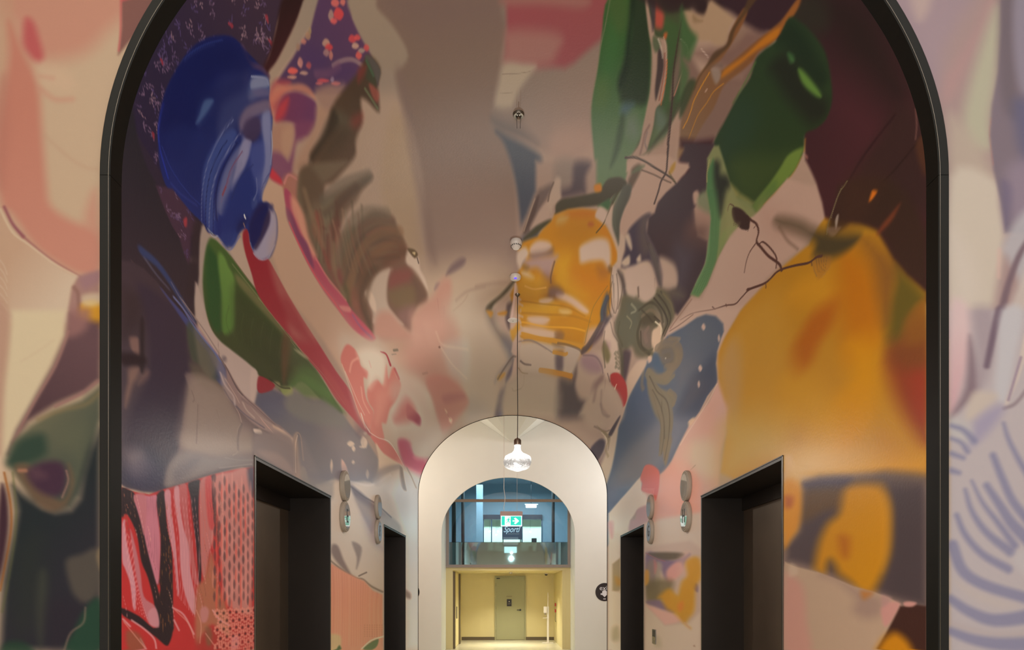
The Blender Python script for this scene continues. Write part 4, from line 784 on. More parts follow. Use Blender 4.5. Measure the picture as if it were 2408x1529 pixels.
21;119 108 101;2.7;0.8;1;;;;4 4;1118 2419 1086 2468 1060 2517
21;214 200 188;2.08;0.8;1;;;;4 4;1139 2068 1105 2097 1095 2131
21;198 181 168;1.7;0.7;1;;;;2 2;1242 1938 1212 1990 1182 2036 1155 2088
21;209 200 192;1.7;0.7;1;;;;2 2;1089 2132 1118 2195 1176 2274 1158 2348 1133 2405
11;188 170 153;3.2;0.85;1;;;;;878 1996 909 2014 912 2033 881 2014
11;188 170 153;3.2;0.85;1;;;;;874 2019 899 2029 892 2039 868 2029
11;188 170 153;3.2;0.85;1;;;;;787 2019 807 2029 803 2039 784 2029
11;188 170 153;3.2;0.85;1;;;;;979 2100 1022 2112 1004 2125 961 2113
11;188 170 153;3.2;0.85;1;;;;;1042 2095 1065 2106 1067 2119 1043 2108
11;188 170 153;3.2;0.85;1;;;;;927 2069 953 2089 965 2110 938 2089
11;188 170 153;3.2;0.85;1;;;;;671 1891 714 1899 682 1906 639 1899
11;188 170 153;3.2;0.85;1;;;;;785 2113 825 2125 803 2136 763 2125
11;183 151 139;3.92;1;1;;;;;757 1958 738 1986 687 2000 666 1979 698 1958
11;87 75 87;15.9;0.6;1;;;;;1087 2116 1046 2108 1005 2081 991 2054 1011 2044 1051 2053 1089 2076 1104 2102
11;171 160 148;6.1;0.95;0;;;;;527 1819 579 1880 621 1918 646 2000 733 2105 758 2170 970 2365 929 2417 1041 2530 885 2581 139 2495 -495 2417 267 1918
11;179 167 155;6.1;1;0;;;;;528 1814 600 1904 646 2003 760 2153 890 2237 1091 2372 1108 2505 766 2603 59 2603 -648 2603 -450 2237 3 2237 76 2094 151 1889 509 1889
11;211 204 197;23.5;1;0;;;203 194 191 863 2542 -425 2542;;1116 2394 1314 2669 329 2738 -742 2738 -545 2429 516 2429 794 2305
11;95 85 92;7.55;1;1;;;149 138 135 620 2057 468 2194;;640 2008 643 2066 624 2153 608 2259 601 2340 570 2390 505 2384 478 2305 478 2215 410 2153 469 2113 558 2057
11;145 134 131;13.3;0.8;1;;;;;583 2038 566 2153 543 2259 468 2237 459 2173 497 2094
21;83 73 76;3.33;0.7;1;;;;5 5;635 2012 625 2094 630 2194 602 2305
11;127 117 134;20.6;0.5;1;;;;;497 2094 488 2153 407 2194 320 2237 352 2153
11;110 95 93;6.1;0.9;1;;;;;252 1904 252 1936 180 1969 104 2012 117 1977 172 1920 213 1896
11;122 109 105;5.38;0.9;1;;;;;300 2021 284 2084 181 2066 138 2048 213 2052
21;88 73 67;2.08;0.8;1;;;;4 4;96 2066 125 2118
21;102 85 74;3.95;0.75;1;;;;5 5;166 1889 116 1969 81 2048 76 2094 32 2153 -7 2237
11;189 130 109;4.65;1;0;;5;199 136 110 79 1920 -363 2094;;151 1889 116 1969 82 2057 67 2103 3 2163 -28 2237 -485 2242 -341 1889
21;168 99 85;1.7;0.5;1;5;;;1.1 1.1;131 1904 -36 1912 -300 1904
21;208 158 135;1.7;0.5;1;5;;;1.1 1.1;126 1918 -41 1925 -305 1918
21;208 158 135;1.7;0.5;1;5;;;1.1 1.1;121 1931 -46 1938 -309 1931
21;208 158 135;1.7;0.5;1;5;;;1.1 1.1;115 1945 -52 1951 -313 1945
21;168 99 85;1.7;0.5;1;5;;;1.1 1.1;110 1959 -57 1964 -317 1959
21;183 115 97;1.7;0.5;1;5;;;1.1 1.1;104 1973 -63 1977 -322 1973
21;183 115 97;1.7;0.5;1;5;;;1.1 1.1;98 1988 -68 1991 -327 1988
21;208 158 135;1.7;0.5;1;5;;;1.1 1.1;92 2002 -74 2005 -331 2002
21;168 99 85;1.7;0.5;1;5;;;1.1 1.1;86 2017 -81 2019 -336 2017
21;168 99 85;1.7;0.5;1;5;;;1.1 1.1;79 2032 -87 2033 -342 2032
21;168 99 85;1.7;0.5;1;5;;;1.1 1.1;73 2048 -93 2048 -347 2048
21;183 115 97;1.7;0.5;1;5;;;1.1 1.1;66 2063 -100 2062 -352 2063
21;168 99 85;1.7;0.5;1;5;;;1.1 1.1;59 2079 -107 2077 -358 2079
21;168 99 85;1.7;0.5;1;5;;;1.1 1.1;51 2095 -114 2092 -364 2095
21;183 115 97;1.7;0.5;1;5;;;1.1 1.1;44 2111 -121 2107 -370 2111
21;183 115 97;1.7;0.5;1;5;;;1.1 1.1;36 2128 -129 2123 -376 2128
21;208 158 135;1.7;0.5;1;5;;;1.1 1.1;28 2145 -137 2139 -382 2145
21;183 115 97;1.7;0.5;1;5;;;1.1 1.1;20 2162 -145 2155 -389 2162
21;208 158 135;1.7;0.5;1;5;;;1.1 1.1;11 2179 -153 2171 -396 2179
21;168 99 85;1.7;0.5;1;5;;;1.1 1.1;2 2197 -162 2187 -403 2197
21;208 158 135;1.7;0.5;1;5;;;1.1 1.1;-7 2215 -171 2204 -410 2215
21;168 99 85;1.7;0.5;1;5;;;1.1 1.1;-17 2233 -180 2221 -418 2233
11;154 98 76;1.31;0.4;1;;;;;-227 2099 -223 2104 -230 2110 -234 2104
11;154 98 76;1.31;0.4;1;;;;;-242 2099 -238 2104 -245 2110 -249 2104
11;154 98 76;1.31;0.4;1;;;;;-256 2099 -252 2104 -259 2110 -264 2104
11;154 98 76;1.31;0.4;1;;;;;-271 2099 -267 2104 -274 2110 -278 2104
11;154 98 76;1.31;0.4;1;;;;;-286 2099 -282 2104 -289 2110 -293 2104
11;154 98 76;1.31;0.4;1;;;;;-301 2099 -297 2104 -304 2110 -308 2104
11;154 98 76;1.31;0.4;1;;;;;-231 2116 -227 2122 -234 2128 -238 2122
11;154 98 76;1.31;0.4;1;;;;;-246 2116 -242 2122 -249 2128 -253 2122
11;154 98 76;1.31;0.4;1;;;;;-261 2116 -257 2122 -264 2128 -268 2122
11;154 98 76;1.31;0.4;1;;;;;-276 2116 -272 2122 -279 2128 -283 2122
11;154 98 76;1.31;0.4;1;;;;;-291 2116 -287 2122 -294 2128 -298 2122
11;154 98 76;1.31;0.4;1;;;;;-306 2116 -302 2122 -309 2128 -313 2122
11;154 98 76;1.31;0.4;1;;;;;-235 2134 -231 2140 -238 2146 -242 2140
11;154 98 76;1.31;0.4;1;;;;;-250 2134 -246 2140 -253 2146 -258 2140
11;154 98 76;1.31;0.4;1;;;;;-266 2134 -261 2140 -269 2146 -273 2140
11;154 98 76;1.31;0.4;1;;;;;-281 2134 -277 2140 -284 2146 -288 2140
11;154 98 76;1.31;0.4;1;;;;;-296 2134 -292 2140 -300 2146 -304 2140
11;154 98 76;1.31;0.4;1;;;;;-311 2134 -307 2140 -315 2146 -319 2140
11;154 98 76;1.31;0.4;1;;;;;-239 2152 -235 2158 -242 2164 -247 2158
11;154 98 76;1.31;0.4;1;;;;;-255 2152 -251 2158 -258 2164 -262 2158
11;154 98 76;1.31;0.4;1;;;;;-270 2152 -266 2158 -274 2164 -278 2158
11;154 98 76;1.31;0.4;1;;;;;-286 2152 -282 2158 -289 2164 -294 2158
11;154 98 76;1.31;0.4;1;;;;;-301 2152 -297 2158 -305 2164 -309 2158
11;154 98 76;1.31;0.4;1;;;;;-317 2152 -313 2158 -321 2164 -325 2158
11;154 98 76;1.31;0.4;1;;;;;-244 2170 -239 2176 -247 2182 -251 2176
11;154 98 76;1.31;0.4;1;;;;;-260 2170 -255 2176 -263 2182 -267 2176
11;154 98 76;1.31;0.4;1;;;;;-275 2170 -271 2176 -279 2182 -283 2176
11;154 98 76;1.31;0.4;1;;;;;-291 2170 -287 2176 -295 2182 -299 2176
11;154 98 76;1.31;0.4;1;;;;;-307 2170 -303 2176 -311 2182 -315 2176
11;154 98 76;1.31;0.4;1;;;;;-323 2170 -319 2176 -327 2182 -331 2176
11;154 98 76;1.31;0.4;1;;;;;-248 2188 -244 2195 -252 2201 -256 2195
11;154 98 76;1.31;0.4;1;;;;;-264 2188 -260 2195 -268 2201 -272 2195
11;154 98 76;1.31;0.4;1;;;;;-281 2188 -276 2195 -284 2201 -288 2195
11;154 98 76;1.31;0.4;1;;;;;-297 2188 -292 2195 -300 2201 -305 2195
11;154 98 76;1.31;0.4;1;;;;;-313 2188 -309 2195 -317 2201 -321 2195
11;154 98 76;1.31;0.4;1;;;;;-329 2188 -325 2195 -333 2201 -337 2195
11;154 98 76;1.31;0.4;1;;;;;-253 2207 -249 2214 -256 2220 -261 2214
11;154 98 76;1.31;0.4;1;;;;;-270 2207 -265 2214 -273 2220 -277 2214
11;154 98 76;1.31;0.4;1;;;;;-286 2207 -282 2214 -290 2220 -294 2214
11;154 98 76;1.31;0.4;1;;;;;-302 2207 -298 2214 -306 2220 -310 2214
11;154 98 76;1.31;0.4;1;;;;;-319 2207 -315 2214 -323 2220 -327 2214
11;154 98 76;1.31;0.4;1;;;;;-335 2207 -331 2214 -339 2220 -343 2214
11;154 98 76;1.31;0.4;1;;;;;-258 2227 -253 2233 -261 2240 -266 2233
11;154 98 76;1.31;0.4;1;;;;;-275 2227 -270 2233 -278 2240 -283 2233
11;154 98 76;1.31;0.4;1;;;;;-292 2227 -287 2233 -295 2240 -300 2233
11;154 98 76;1.31;0.4;1;;;;;-308 2227 -304 2233 -312 2240 -317 2233
11;154 98 76;1.31;0.4;1;;;;;-325 2227 -321 2233 -329 2240 -333 2233
11;154 98 76;1.31;0.4;1;;;;;-342 2227 -338 2233 -346 2240 -350 2233
11;179 175 127;6.1;0.7;1;;;;;-236 1889 -260 1952 -336 1944 -317 1889
11;68 94 54;3.2;1;1;;;;;-382 2094 -356 2153 -355 2204 -401 2194 -413 2153
11;62 88 53;3.2;1;1;;;;;-330 1928 -309 1944 -340 1957
21;219 214 193;2.7;0.7;1;;;;4 4;-378 2084 -346 2153 -349 2248
11;110 93 95;6.1;0.8;1;;;;;16 2416 -23 2484 -77 2484 -47 2429
21;190 133 141;1.2;0.6;1;4;;;1 1.6;275 1243 146 1257 -15 1274
21;190 133 141;1.2;0.6;1;4;;;1 1.6;277 1252 142 1266 -22 1280
21;190 133 141;1.2;0.6;1;4;;;1 1.6;278 1261 137 1275 -29 1286
21;190 133 141;1.2;0.6;1;4;;;1 1.6;279 1270 133 1284 -36 1292
21;190 133 141;1.2;0.6;1;4;;;1 1.6;280 1279 129 1294 -43 1297
21;190 133 141;1.2;0.6;1;4;;;1 1.6;281 1289 125 1303 -50 1303
21;190 133 141;1.2;0.6;1;4;;;1 1.6;283 1298 120 1313 -58 1309
21;190 133 141;1.2;0.6;1;4;;;1 1.6;284 1307 116 1322 -65 1315
21;190 133 141;1.2;0.6;1;4;;;1 1.6;285 1317 111 1332 -73 1321
21;190 133 141;1.2;0.6;1;4;;;1 1.6;286 1327 106 1342 -80 1327
21;200 143 150;1.2;0.6;1;4;;;1.2 1.2;168 1123 70 1136 -43 1150
21;200 143 150;1.2;0.6;1;4;;;1.2 1.2;161 1127 58 1141 -49 1157
21;200 143 150;1.2;0.6;1;4;;;1.2 1.2;153 1131 47 1146 -56 1165
21;200 143 150;1.2;0.6;1;4;;;1.2 1.2;146 1136 35 1151 -63 1173
21;200 143 150;1.2;0.6;1;4;;;1.2 1.2;138 1140 23 1156 -69 1180
21;200 143 150;1.2;0.6;1;4;;;1.2 1.2;130 1144 11 1161 -76 1188
21;181 99 89;1.32;0.5;1;4;;;1.2 1.2;341 1344 197 1351 42 1340
21;181 99 89;1.32;0.5;1;4;;;1.2 1.2;344 1352 199 1361 43 1352
21;181 99 89;1.32;0.5;1;4;;;1.2 1.2;347 1361 200 1370 43 1364
21;181 99 89;1.32;0.5;1;4;;;1.2 1.2;350 1369 202 1379 44 1377
21;181 99 89;1.32;0.5;1;4;;;1.2 1.2;353 1378 204 1389 44 1389
21;181 99 89;1.32;0.5;1;4;;;1.2 1.2;356 1386 206 1398 45 1402
21;181 99 89;1.32;0.5;1;4;;;1.2 1.2;359 1395 208 1408 45 1415
21;190 134 124;2.2;0.6;1;4;;;3 3;-59 1333 -104 1348 -162 1344
21;190 134 124;2.2;0.6;1;4;;;3 3;-62 1386 -95 1410 -143 1418
21;190 134 124;2.2;0.6;1;4;;;3 3;-135 1363 -169 1386 -194 1402
21;190 134 124;2.2;0.6;1;4;;;3 3;-55 1267 -100 1310 -144 1325
21;190 134 124;2.2;0.6;1;4;;;3 3;-77 1124 -109 1149 -150 1180
21;119 111 117;3.95;0.5;1;;;;8 8;767 2155 910 2244 1090 2378
11;109 97 97;4.65;0.7;1;;;;;1087 2378 1071 2406 938 2436 939 2400
21;213 204 197;5.2;0.4;1;;;;5 5;665 2012 743 2155 945 2301
11;117 104 96;11.9;1;1;;;134 113 104 2547 1449 2666 1636;;2421 1346 2727 1330 2772 1562 2753 1613 2697 1645 2575 1650 2516 1627 2370 1601 2354 1567 2384 1492 2413 1410
11;130 67 74;10.5;1;0;;;128 69 74 2431 1371 2689 1398;;2414 1340 2735 1323 2740 1372 2729 1406 2683 1435 2650 1457 2621 1468 2526 1471 2412 1467 2417 1410
11;138 98 94;17.7;1;1;;;;;2420 1406 2512 1404 2579 1407 2603 1418 2592 1437 2572 1461 2518 1471 2412 1467 2413 1434
11;134 94 90;11.9;0.9;1;;;;;2417 1346 2659 1337 2657 1357 2537 1360 2417 1361
11;150 138 123;10.5;1;1;;;;;2408 1465 2471 1466 2518 1469 2504 1484 2465 1515 2441 1544 2424 1553 2373 1547 2387 1505
21;116 101 90;1.45;0.7;1;;;;1.2 1.2;2400 1485 2452 1485 2499 1481
21;116 101 90;1.45;0.5;1;;;;1.2 1.2;2391 1522 2416 1523 2436 1522
11;147 121 109;23.5;0.8;1;;;;;2612 1598 2743 1580 2774 1630 2719 1655 2604 1653
11;59 64 76;9;1;1;;;70 72 86 2433 1620 2500 1953;;2370 1601 2415 1613 2479 1630 2546 1651 2568 1668 2567 1697 2571 1763 2582 1985 2530 2061 2480 1824 2449 1710 2405 1632
11;75 70 72;14.8;0.6;1;;;;;2354 1572 2398 1578 2478 1598 2544 1631 2479 1623 2383 1602
11;47 80 42;4.65;1;1;;6;86 108 79 2793 1425 2886 1641;;2734 1329 2847 1312 2881 1369 2901 1395 2928 1455 2936 1485 2942 1520 2945 1543 2949 1566 2934 1600 2919 1619 2934 1647 2930 1697 2897 1738 2833 1742 2794 1658 2757 1588 2739 1543 2735 1502 2736 1454 2732 1405
11;35 49 33;10.5;1;1;6;;;;2804 1319 2847 1312 2901 1395 2936 1485 2889 1504 2837 1505 2828 1462 2831 1431 2825 1379
11;25 37 27;10.5;0.9;1;6;;;;2798 1320 2811 1318 2825 1379 2840 1443 2830 1488 2814 1469 2819 1421
11;50 91 48;20.6;0.7;1;6;;;;2749 1375 2787 1378 2797 1425 2789 1468 2755 1486 2745 1445
11;64 84 46;14.8;0.6;1;6;;;;2737 1329 2788 1322 2806 1371 2782 1386 2748 1362
11;68 94 49;17.7;0.7;1;6;;;;2738 1484 2774 1471 2794 1503 2782 1527 2744 1531
11;62 83 101;11.9;0.8;1;6;;;;2852 1509 2888 1502 2885 1514 2867 1531 2847 1526
11;97 109 102;17.7;0.7;1;6;;;;2877 1534 2907 1523 2938 1554 2924 1572 2888 1565
11;45 61 44;9;0.7;1;6;;;;2852 1539 2869 1536 2880 1579 2875 1618 2859 1647 2857 1611
21;122 110 95;2.7;0.6;1;;;;2.5 2.5;2738 1331 2737 1373 2732 1434 2735 1476 2732 1521 2737 1557 2769 1611 2796 1665
11;59 69 48;6.1;1;0;;;;;2840 1311 2937 1291 2979 1300 3027 1340 3020 1372 3049 1398 3053 1454 3042 1503 3038 1553 2981 1589 2936 1605 2950 1552 2958 1516 2932 1454 2904 1392 2869 1351
11;53 82 47;9;0.7;1;;;;;2911 1339 2963 1337 2977 1367 2985 1415 3013 1474 2998 1492 2978 1430 2942 1376
11;55 90 55;9;0.7;1;;;;;3018 1381 3047 1394 3052 1420 3039 1458 3030 1451 3032 1416
11;90 109 100;11.9;0.7;1;;;;;2972 1494 2998 1492 3026 1508 3031 1543 3000 1539
11;85 103 68;14.8;0.6;1;;;;;2978 1535 3032 1530 3027 1566 2992 1573
11;54 60 44;6.1;0.8;1;;;;;3052 1414 3071 1404 3061 1451 3034 1520 3013 1560 2996 1587 3005 1548 3044 1479
11;147 123 111;9;0.8;1;;;;;3053 1519 3068 1486 3088 1489 3094 1561 3106 1591 3046 1610 2990 1602 3007 1567
11;108 89 84;7.55;0.8;1;;;;;2985 1361 3009 1367 3012 1391 3019 1441 3012 1465 2996 1425 2989 1381
11;45 34 36;11.9;1;1;;;;;2879 1304 3004 1274 3092 1249 3102 1261 3023 1305 2991 1297 2969 1308 2941 1311 2914 1315
11;151 69 59;7.55;1;1;;;;;2874 1316 2890 1318 2910 1329 2917 1349 2908 1355 2891 1351
11;186 86 48;4.65;0.8;1;;;;;2927 1359 2936 1357 2937 1367 2930 1368
11;145 123 111;3.2;1;1;;7;;;2841 1313 2850 1311 2864 1333 2890 1357 2904 1370 2939 1370 2962 1404 2974 1431 2986 1472 2972 1494 2981 1525 2985 1563 2981 1589 2936 1605 2949 1574 2944 1524 2940 1484 2926 1442 2904 1396 2874 1362
11;59 51 57;4.65;0.9;1;;;;;2850 1311 2870 1307 2889 1347 2889 1363 2867 1332
11;51 42 44;3.92;0.9;1;;;;;2921 1387 2940 1393 2956 1414 2962 1447 2963 1478 2948 1459 2936 1423
11;65 79 58;4.65;0.85;1;;;;;2896 1370 2917 1373 2927 1383 2917 1396 2900 1385
21;189 180 170;2.08;0.6;1;;;;3 3;2913 1372 2932 1386 2944 1400
21;114 62 53;2.08;0.8;1;;;;3 3;2947 1391 2959 1413 2967 1441 2974 1475
21;180 92 48;1.45;0.9;1;;;;2 2;2960 1400 2974 1431 2981 1465 2985 1482
21;173 151 137;1.7;0.7;1;;;;2 2;2928 1365 2944 1379 2957 1401
21;108 85 81;3.95;0.7;1;;;;5 5;2966 1531 2959 1550 2963 1573 2964 1593
21;95 85 90;2.7;0.6;1;;;;3 3;2966 1545 2969 1567 2985 1578
21;57 43 41;1.7;1;1;;;;3 4.5;2967 1309 2971 1339 2979 1371 2992 1413 3008 1444 3029 1484 3047 1521 3069 1569 3091 1596
21;59 45 45;1.7;0.8;1;;;;2.5 2.5;3020 1443 3021 1472 3034 1506 3054 1548
21;178 161 152;1.45;0.6;1;;;;1.8 1.8;2982 1356 3000 1359 3015 1367 3021 1387 3019 1402 3021 1432 3021 1452
21;183 113 101;1.45;0.7;1;;;;2 2;3021 1406 3021 1432 3019 1455
11;46 31 36;4.65;1;0;;8;58 33 38 3227 1281 3648 1239;;3105 1243 3409 1113 3520 1106 3657 1116 3804 1112 3975 1114 4218 1111 4068 1212 3976 1249 3839 1324 3759 1375 3694 1372 3619 1364 3537 1363 3463 1330 3265 1265 3178 1250
11;35 28 28;58.3;0.9;1;8;;;;3207 1206 3409 1113 3576 1115 3667 1120 3652 1165 3487 1203 3409 1195 3284 1207
11;40 40 35;26.4;0.8;1;;;;;3171 1220 3311 1162 3376 1188 3331 1225 3247 1247
11;74 38 46;72.8;0.35;1;8;;;;3465 1232 3549 1197 3655 1203 3648 1239 3548 1278
11;43 34 31;35.1;0.6;1;8;;;;3676 1158 3717 1114 3838 1113 3985 1114 3872 1210 3776 1315 3703 1261 3690 1207
21;35 21 24;6.45;0.6;1;8;;;7 7;3684 1161 3686 1213 3691 1254 3706 1298
21;33 22 21;5.2;0.6;1;8;;;6 6;3794 1131 3799 1181 3798 1228
11;73 47 33;9;0.7;1;;;;;3794 1134 3799 1111 3886 1117 3847 1131
21;116 81 76;3.95;0.6;1;;;;4 4;3720 1118 3756 1124 3782 1132
11;110 89 82;9;1;0;;;;;3001 1387 3021 1371 3092 1397 3134 1422 3165 1372 3211 1355 3226 1301 3252 1349 3226 1371 3228 1416 3225 1464 3206 1484 3173 1497 3128 1519 3145 1587
11;102 79 74;17.7;0.9;1;;;;;3038 1366 3114 1330 3164 1280 3237 1264 3224 1334 3194 1362 3122 1366 3078 1365
11;145 123 102;6.1;1;1;;;;;3014 1272 3043 1273 3102 1277 3118 1279 3115 1299 3123 1322 3097 1335 3072 1335 3038 1343 2996 1332 2966 1313 2980 1305 3020 1301 3028 1285
11;118 97 86;10.5;0.7;1;;;;;3122 1290 3142 1278 3168 1278 3154 1316 3126 1326
11;102 84 60;6.1;0.6;1;;;;;2997 1310 3017 1312 3030 1311 3007 1319
11;47 33 40;9;1;1;;;;;3040 1262 3156 1225 3263 1183 3270 1204 3255 1234 3215 1268 3161 1276 3121 1275 3070 1272
11;43 32 34;7.55;0.8;1;;;;;2821 1313 3013 1270 3028 1285 3028 1300 3010 1302 2978 1303 2917 1325
11;106 69 41;4.65;1;1;;;109 87 68 3218 1271 3129 1528;;3266 1186 3273 1207 3262 1241 3258 1263 3242 1285 3226 1301 3221 1319 3199 1349 3172 1381 3166 1400 3166 1433 3153 1474 3146 1509 3139 1556 3126 1564 3077 1499 3070 1443 3074 1403 3088 1377 3109 1350 3126 1326 3122 1302 3127 1271 3134 1256 3148 1261 3143 1302 3128 1348 3108 1376 3142 1365 3169 1334 3204 1290 3228 1260 3250 1229 3259 1199
11;168 104 27;6.1;0.75;1;;;;;3222 1275 3253 1243 3258 1258 3244 1276 3216 1303 3186 1340 3152 1377 3150 1362 3190 1321
11;128 80 40;7.55;0.8;1;;;;;3251 1231 3268 1188 3275 1204 3262 1251
11;68 52 37;4.65;0.85;1;;;;;3134 1256 3131 1270 3122 1302 3124 1324 3097 1348 3088 1377 3078 1407 3079 1424 3085 1389 3117 1347 3136 1320 3133 1291 3150 1251 3158 1227 3136 1235
21;190 130 40;1.7;0.8;1;;;;2.5 2.5;3107 1382 3098 1412 3092 1442 3095 1475 3090 1501
21;176 120 40;1.7;0.6;1;;;;2.5 2.5;3164 1384 3144 1407 3136 1433 3123 1466 3124 1514
11;126 113 106;4.65;0.9;1;;;;;3110 1378 3123 1368 3141 1370 3147 1384 3138 1393
21;187 161 152;1.45;0.6;1;;;;3 3;3119 1411 3118 1416
21;198 181 172;1.45;0.5;1;;;;2 2;3055 1354 3085 1360
11;90 77 71;4.65;0.5;1;;;;;3095 1380 3117 1368 3140 1363 3135 1356 3110 1365
11;59 90 55;9;0.8;1;;;;;2954 1309 2996 1332 3029 1338 3035 1354 3030 1384 3009 1384 3042 1402 3051 1432 3043 1451
11;45 59 38;6.1;0.8;1;;;;;3051 1415 3073 1409 3077 1429 3068 1487 3046 1456
11;58 35 40;9;1;0;;;;;3095 1523 3146 1509 3209 1480 3224 1496 3220 1519 3254 1561 3269 1582 3238 1595 3216 1618 3173 1628 3121 1565
11;35 51 35;5.38;1;1;;9;37 55 32 3247 1247 3405 1490;;3264 1223 3298 1215 3350 1213 3403 1217 3458 1236 3499 1257 3516 1284 3507 1310 3486 1335 3508 1352 3521 1373 3524 1404 3510 1447 3500 1484 3490 1522 3432 1556 3366 1558 3329 1534 3275 1519 3228 1500 3215 1480 3221 1433 3226 1382 3236 1345 3227 1314 3238 1291 3262 1261
11;30 34 29;20.6;0.9;1;9;;;;3303 1268 3360 1267 3434 1274 3488 1263 3510 1284 3487 1316 3436 1322 3369 1323 3308 1314 3276 1307
11;25 37 29;17.7;0.7;1;9;;;;3266 1225 3329 1223 3399 1232 3451 1240 3440 1269 3360 1267 3295 1262 3265 1265
11;36 57 45;38;0.6;1;9;;;;3217 1449 3230 1386 3276 1372 3321 1390 3329 1431 3298 1476 3263 1508
11;53 69 37;23.5;0.7;1;9;;;;3310 1487 3446 1408 3491 1375 3481 1430 3463 1506 3447 1518 3374 1526
11;79 113 53;6.1;1;1;;;;;3359 1273 3374 1268 3423 1267 3452 1267 3465 1271 3441 1279 3393 1283
11;59 98 58;6.1;0.8;1;;;;;3307 1267 3325 1263 3337 1268 3328 1275
11;90 114 53;6.1;1;1;;;;;3504 1355 3516 1366 3526 1395 3515 1439 3500 1484 3500 1516 3471 1533 3464 1512 3474 1458 3476 1417 3477 1387
11;115 115 70;6.1;1;0;;;;;3344 1527 3397 1525 3464 1512 3471 1533 3366 1590 3351 1559
21;63 94 49;3.95;0.6;1;;;;5 5;3231 1318 3227 1360 3220 1401
21;93 71 62;2.08;0.5;1;;;;2 2;3220 1376 3221 1433 3215 1480
21;170 120 40;3.95;0.4;1;;;;4 4;3496 1341 3516 1356
21;150 110 48;2.7;0.5;1;;;;3 3;3519 1367 3527 1405 3515 1450 3500 1495
11;145 102 93;3.2;0.8;1;;;;;3524 1358 3535 1355 3542 1358 3531 1360
11;190 90 24;5.38;0.9;1;;;;;3794 1243 3808 1237 3814 1250 3811 1259 3795 1252
11;57 45 52;4.65;1;0;;;;;3113 1528 3222 1489 3228 1519 3251 1556 3271 1576 3258 1594 3259 1631 3290 1654 3326 1675 3376 1664 3410 1689 3434 1736 3443 1804 3436 1867 3322 1904 3289 1849 3205 1792 3153 1774 3106 1757 3085 1716 3104 1699 3096 1676 3118 1640 3146 1608 3175 1570 3156 1558 3128 1563
11;64 47 50;38;0.6;1;;;;;3154 1735 3230 1695 3326 1675 3341 1719 3243 1768 3180 1764
11;74 70 83;35.1;0.7;1;;;;;3257 1734 3341 1719 3382 1795 3388 1834 3323 1793
11;90 67 63;26.4;0.8;1;;;;;3266 1664 3324 1623 3378 1666 3347 1682 3286 1693
11;147 119 107;11.9;0.6;1;;;;;3260 1626 3304 1596 3343 1629 3306 1657 3274 1645
11;167 141 127;4.65;0.9;1;;;;;3226 1602 3237 1593 3255 1598 3264 1614 3250 1622 3232 1612
11;93 111 83;7.55;0.7;1;;;;;3251 1597 3270 1579 3308 1594 3327 1611 3290 1618 3262 1617
11;159 135 123;4.65;1;0;;;;;2923 1623 2952 1605 3064 1568 3118 1569 3159 1557 3169 1563 3162 1581 3142 1610 3118 1640 3101 1670 3101 1695 3071 1710 3040 1740 3015 1773 3001 1793 2979 1791 2962 1771 2960 1725 2963 1680 2980 1654 2986 1626 2929 1643
11;154 137 123;9;1;1;;;;;3203 1790 3263 1775 3306 1779 3351 1811 3336 1828 3285 1858 3259 1821
11;166 148 131;10.5;0.95;1;;;;;3035 1879 3141 1816 3174 1819 3219 1847 3284 1884 3195 1921 3105 1943
11;75 68 59;5.38;1;1;;;;;2854 1703 2871 1681 2904 1664 2927 1664 2943 1670 2936 1681 2907 1697 2895 1730 2869 1735
11;86 72 60;6.1;1;1;;;;;2949 1631 2971 1616 2986 1626 2980 1654 2970 1675 2949 1664 2952 1644
11;85 97 74;4.65;0.8;1;;;;;2953 1639 2970 1621 2996 1612 2986 1626 2959 1640
11;90 90 81;4.65;1;1;;;71 79 73 2917 1735 2973 1747;;2942 1675 2969 1673 2967 1703 2965 1734 2966 1770 2987 1814 3001 1827 2960 1804 2930 1779 2917 1745 2922 1709 2930 1687
21;149 140 128;1.7;0.6;1;;;;2.5 2.5;2930 1687 2925 1723 2933 1757 2964 1792
11;63 55 69;6.1;1;1;;10;;;3072 1712 3090 1709 3086 1731 3110 1756 3183 1781 3242 1810 3282 1843 3280 1853 3238 1839 3175 1813 3129 1829 3102 1856 3048 1872 3034 1861 3032 1824 3014 1804 3020 1789 3018 1770 3040 1740
11;87 76 73;14.8;0.75;1;10;;;;3057 1719 3089 1714 3103 1753 3153 1774 3127 1812 3080 1782 3058 1750
11;105 98 89;6.1;0.6;1;10;;;;3137 1774 3183 1781 3246 1815 3285 1848 3254 1848 3179 1811
21;59 54 54;1.45;0.6;1;10;;;1 1;3120 1775 3189 1807 3266 1850
21;59 54 54;1.45;0.6;1;10;;;1 1;3131 1773 3196 1805 3270 1848
21;59 54 54;1.45;0.6;1;10;;;1 1;3143 1772 3203 1802 3273 1847
21;59 54 54;1.45;0.6;1;10;;;1 1;3154 1771 3210 1799 3277 1845
21;59 54 54;1.45;0.6;1;10;;;1 1;3166 1770 3218 1796 3281 1843
11;176 160 143;4.65;0.9;1;;;;;3011 1791 3026 1781 3058 1805 3060 1816 3032 1807
11;168 151 135;4.65;1;1;;;;;3034 1861 3056 1834 3071 1839 3077 1855 3056 1867
11;170 153 137;4.65;1;1;;;;;3105 1822 3113 1814 3127 1827 3116 1836 3104 1831
11;166 147 133;4.65;1;1;;;;;2980 1794 2999 1789 3020 1805 3028 1843 3035 1879 3002 1873 2991 1830
11;168 153 142;4.65;0.8;1;;;;;2988 1889 3031 1883 3086 1917 3111 1950 3047 1970
21;89 80 80;1.7;0.8;1;;;;2 2;3011 1907 3060 1966
11;79 70 69;6.1;1;1;;;;;3028 1887 3067 1891 3118 1925 3138 1941 3111 1950 3070 1922
11;108 93 82;4.65;0.8;1;;;;;3160 1901 3162 1891 3180 1897 3200 1919 3187 1924
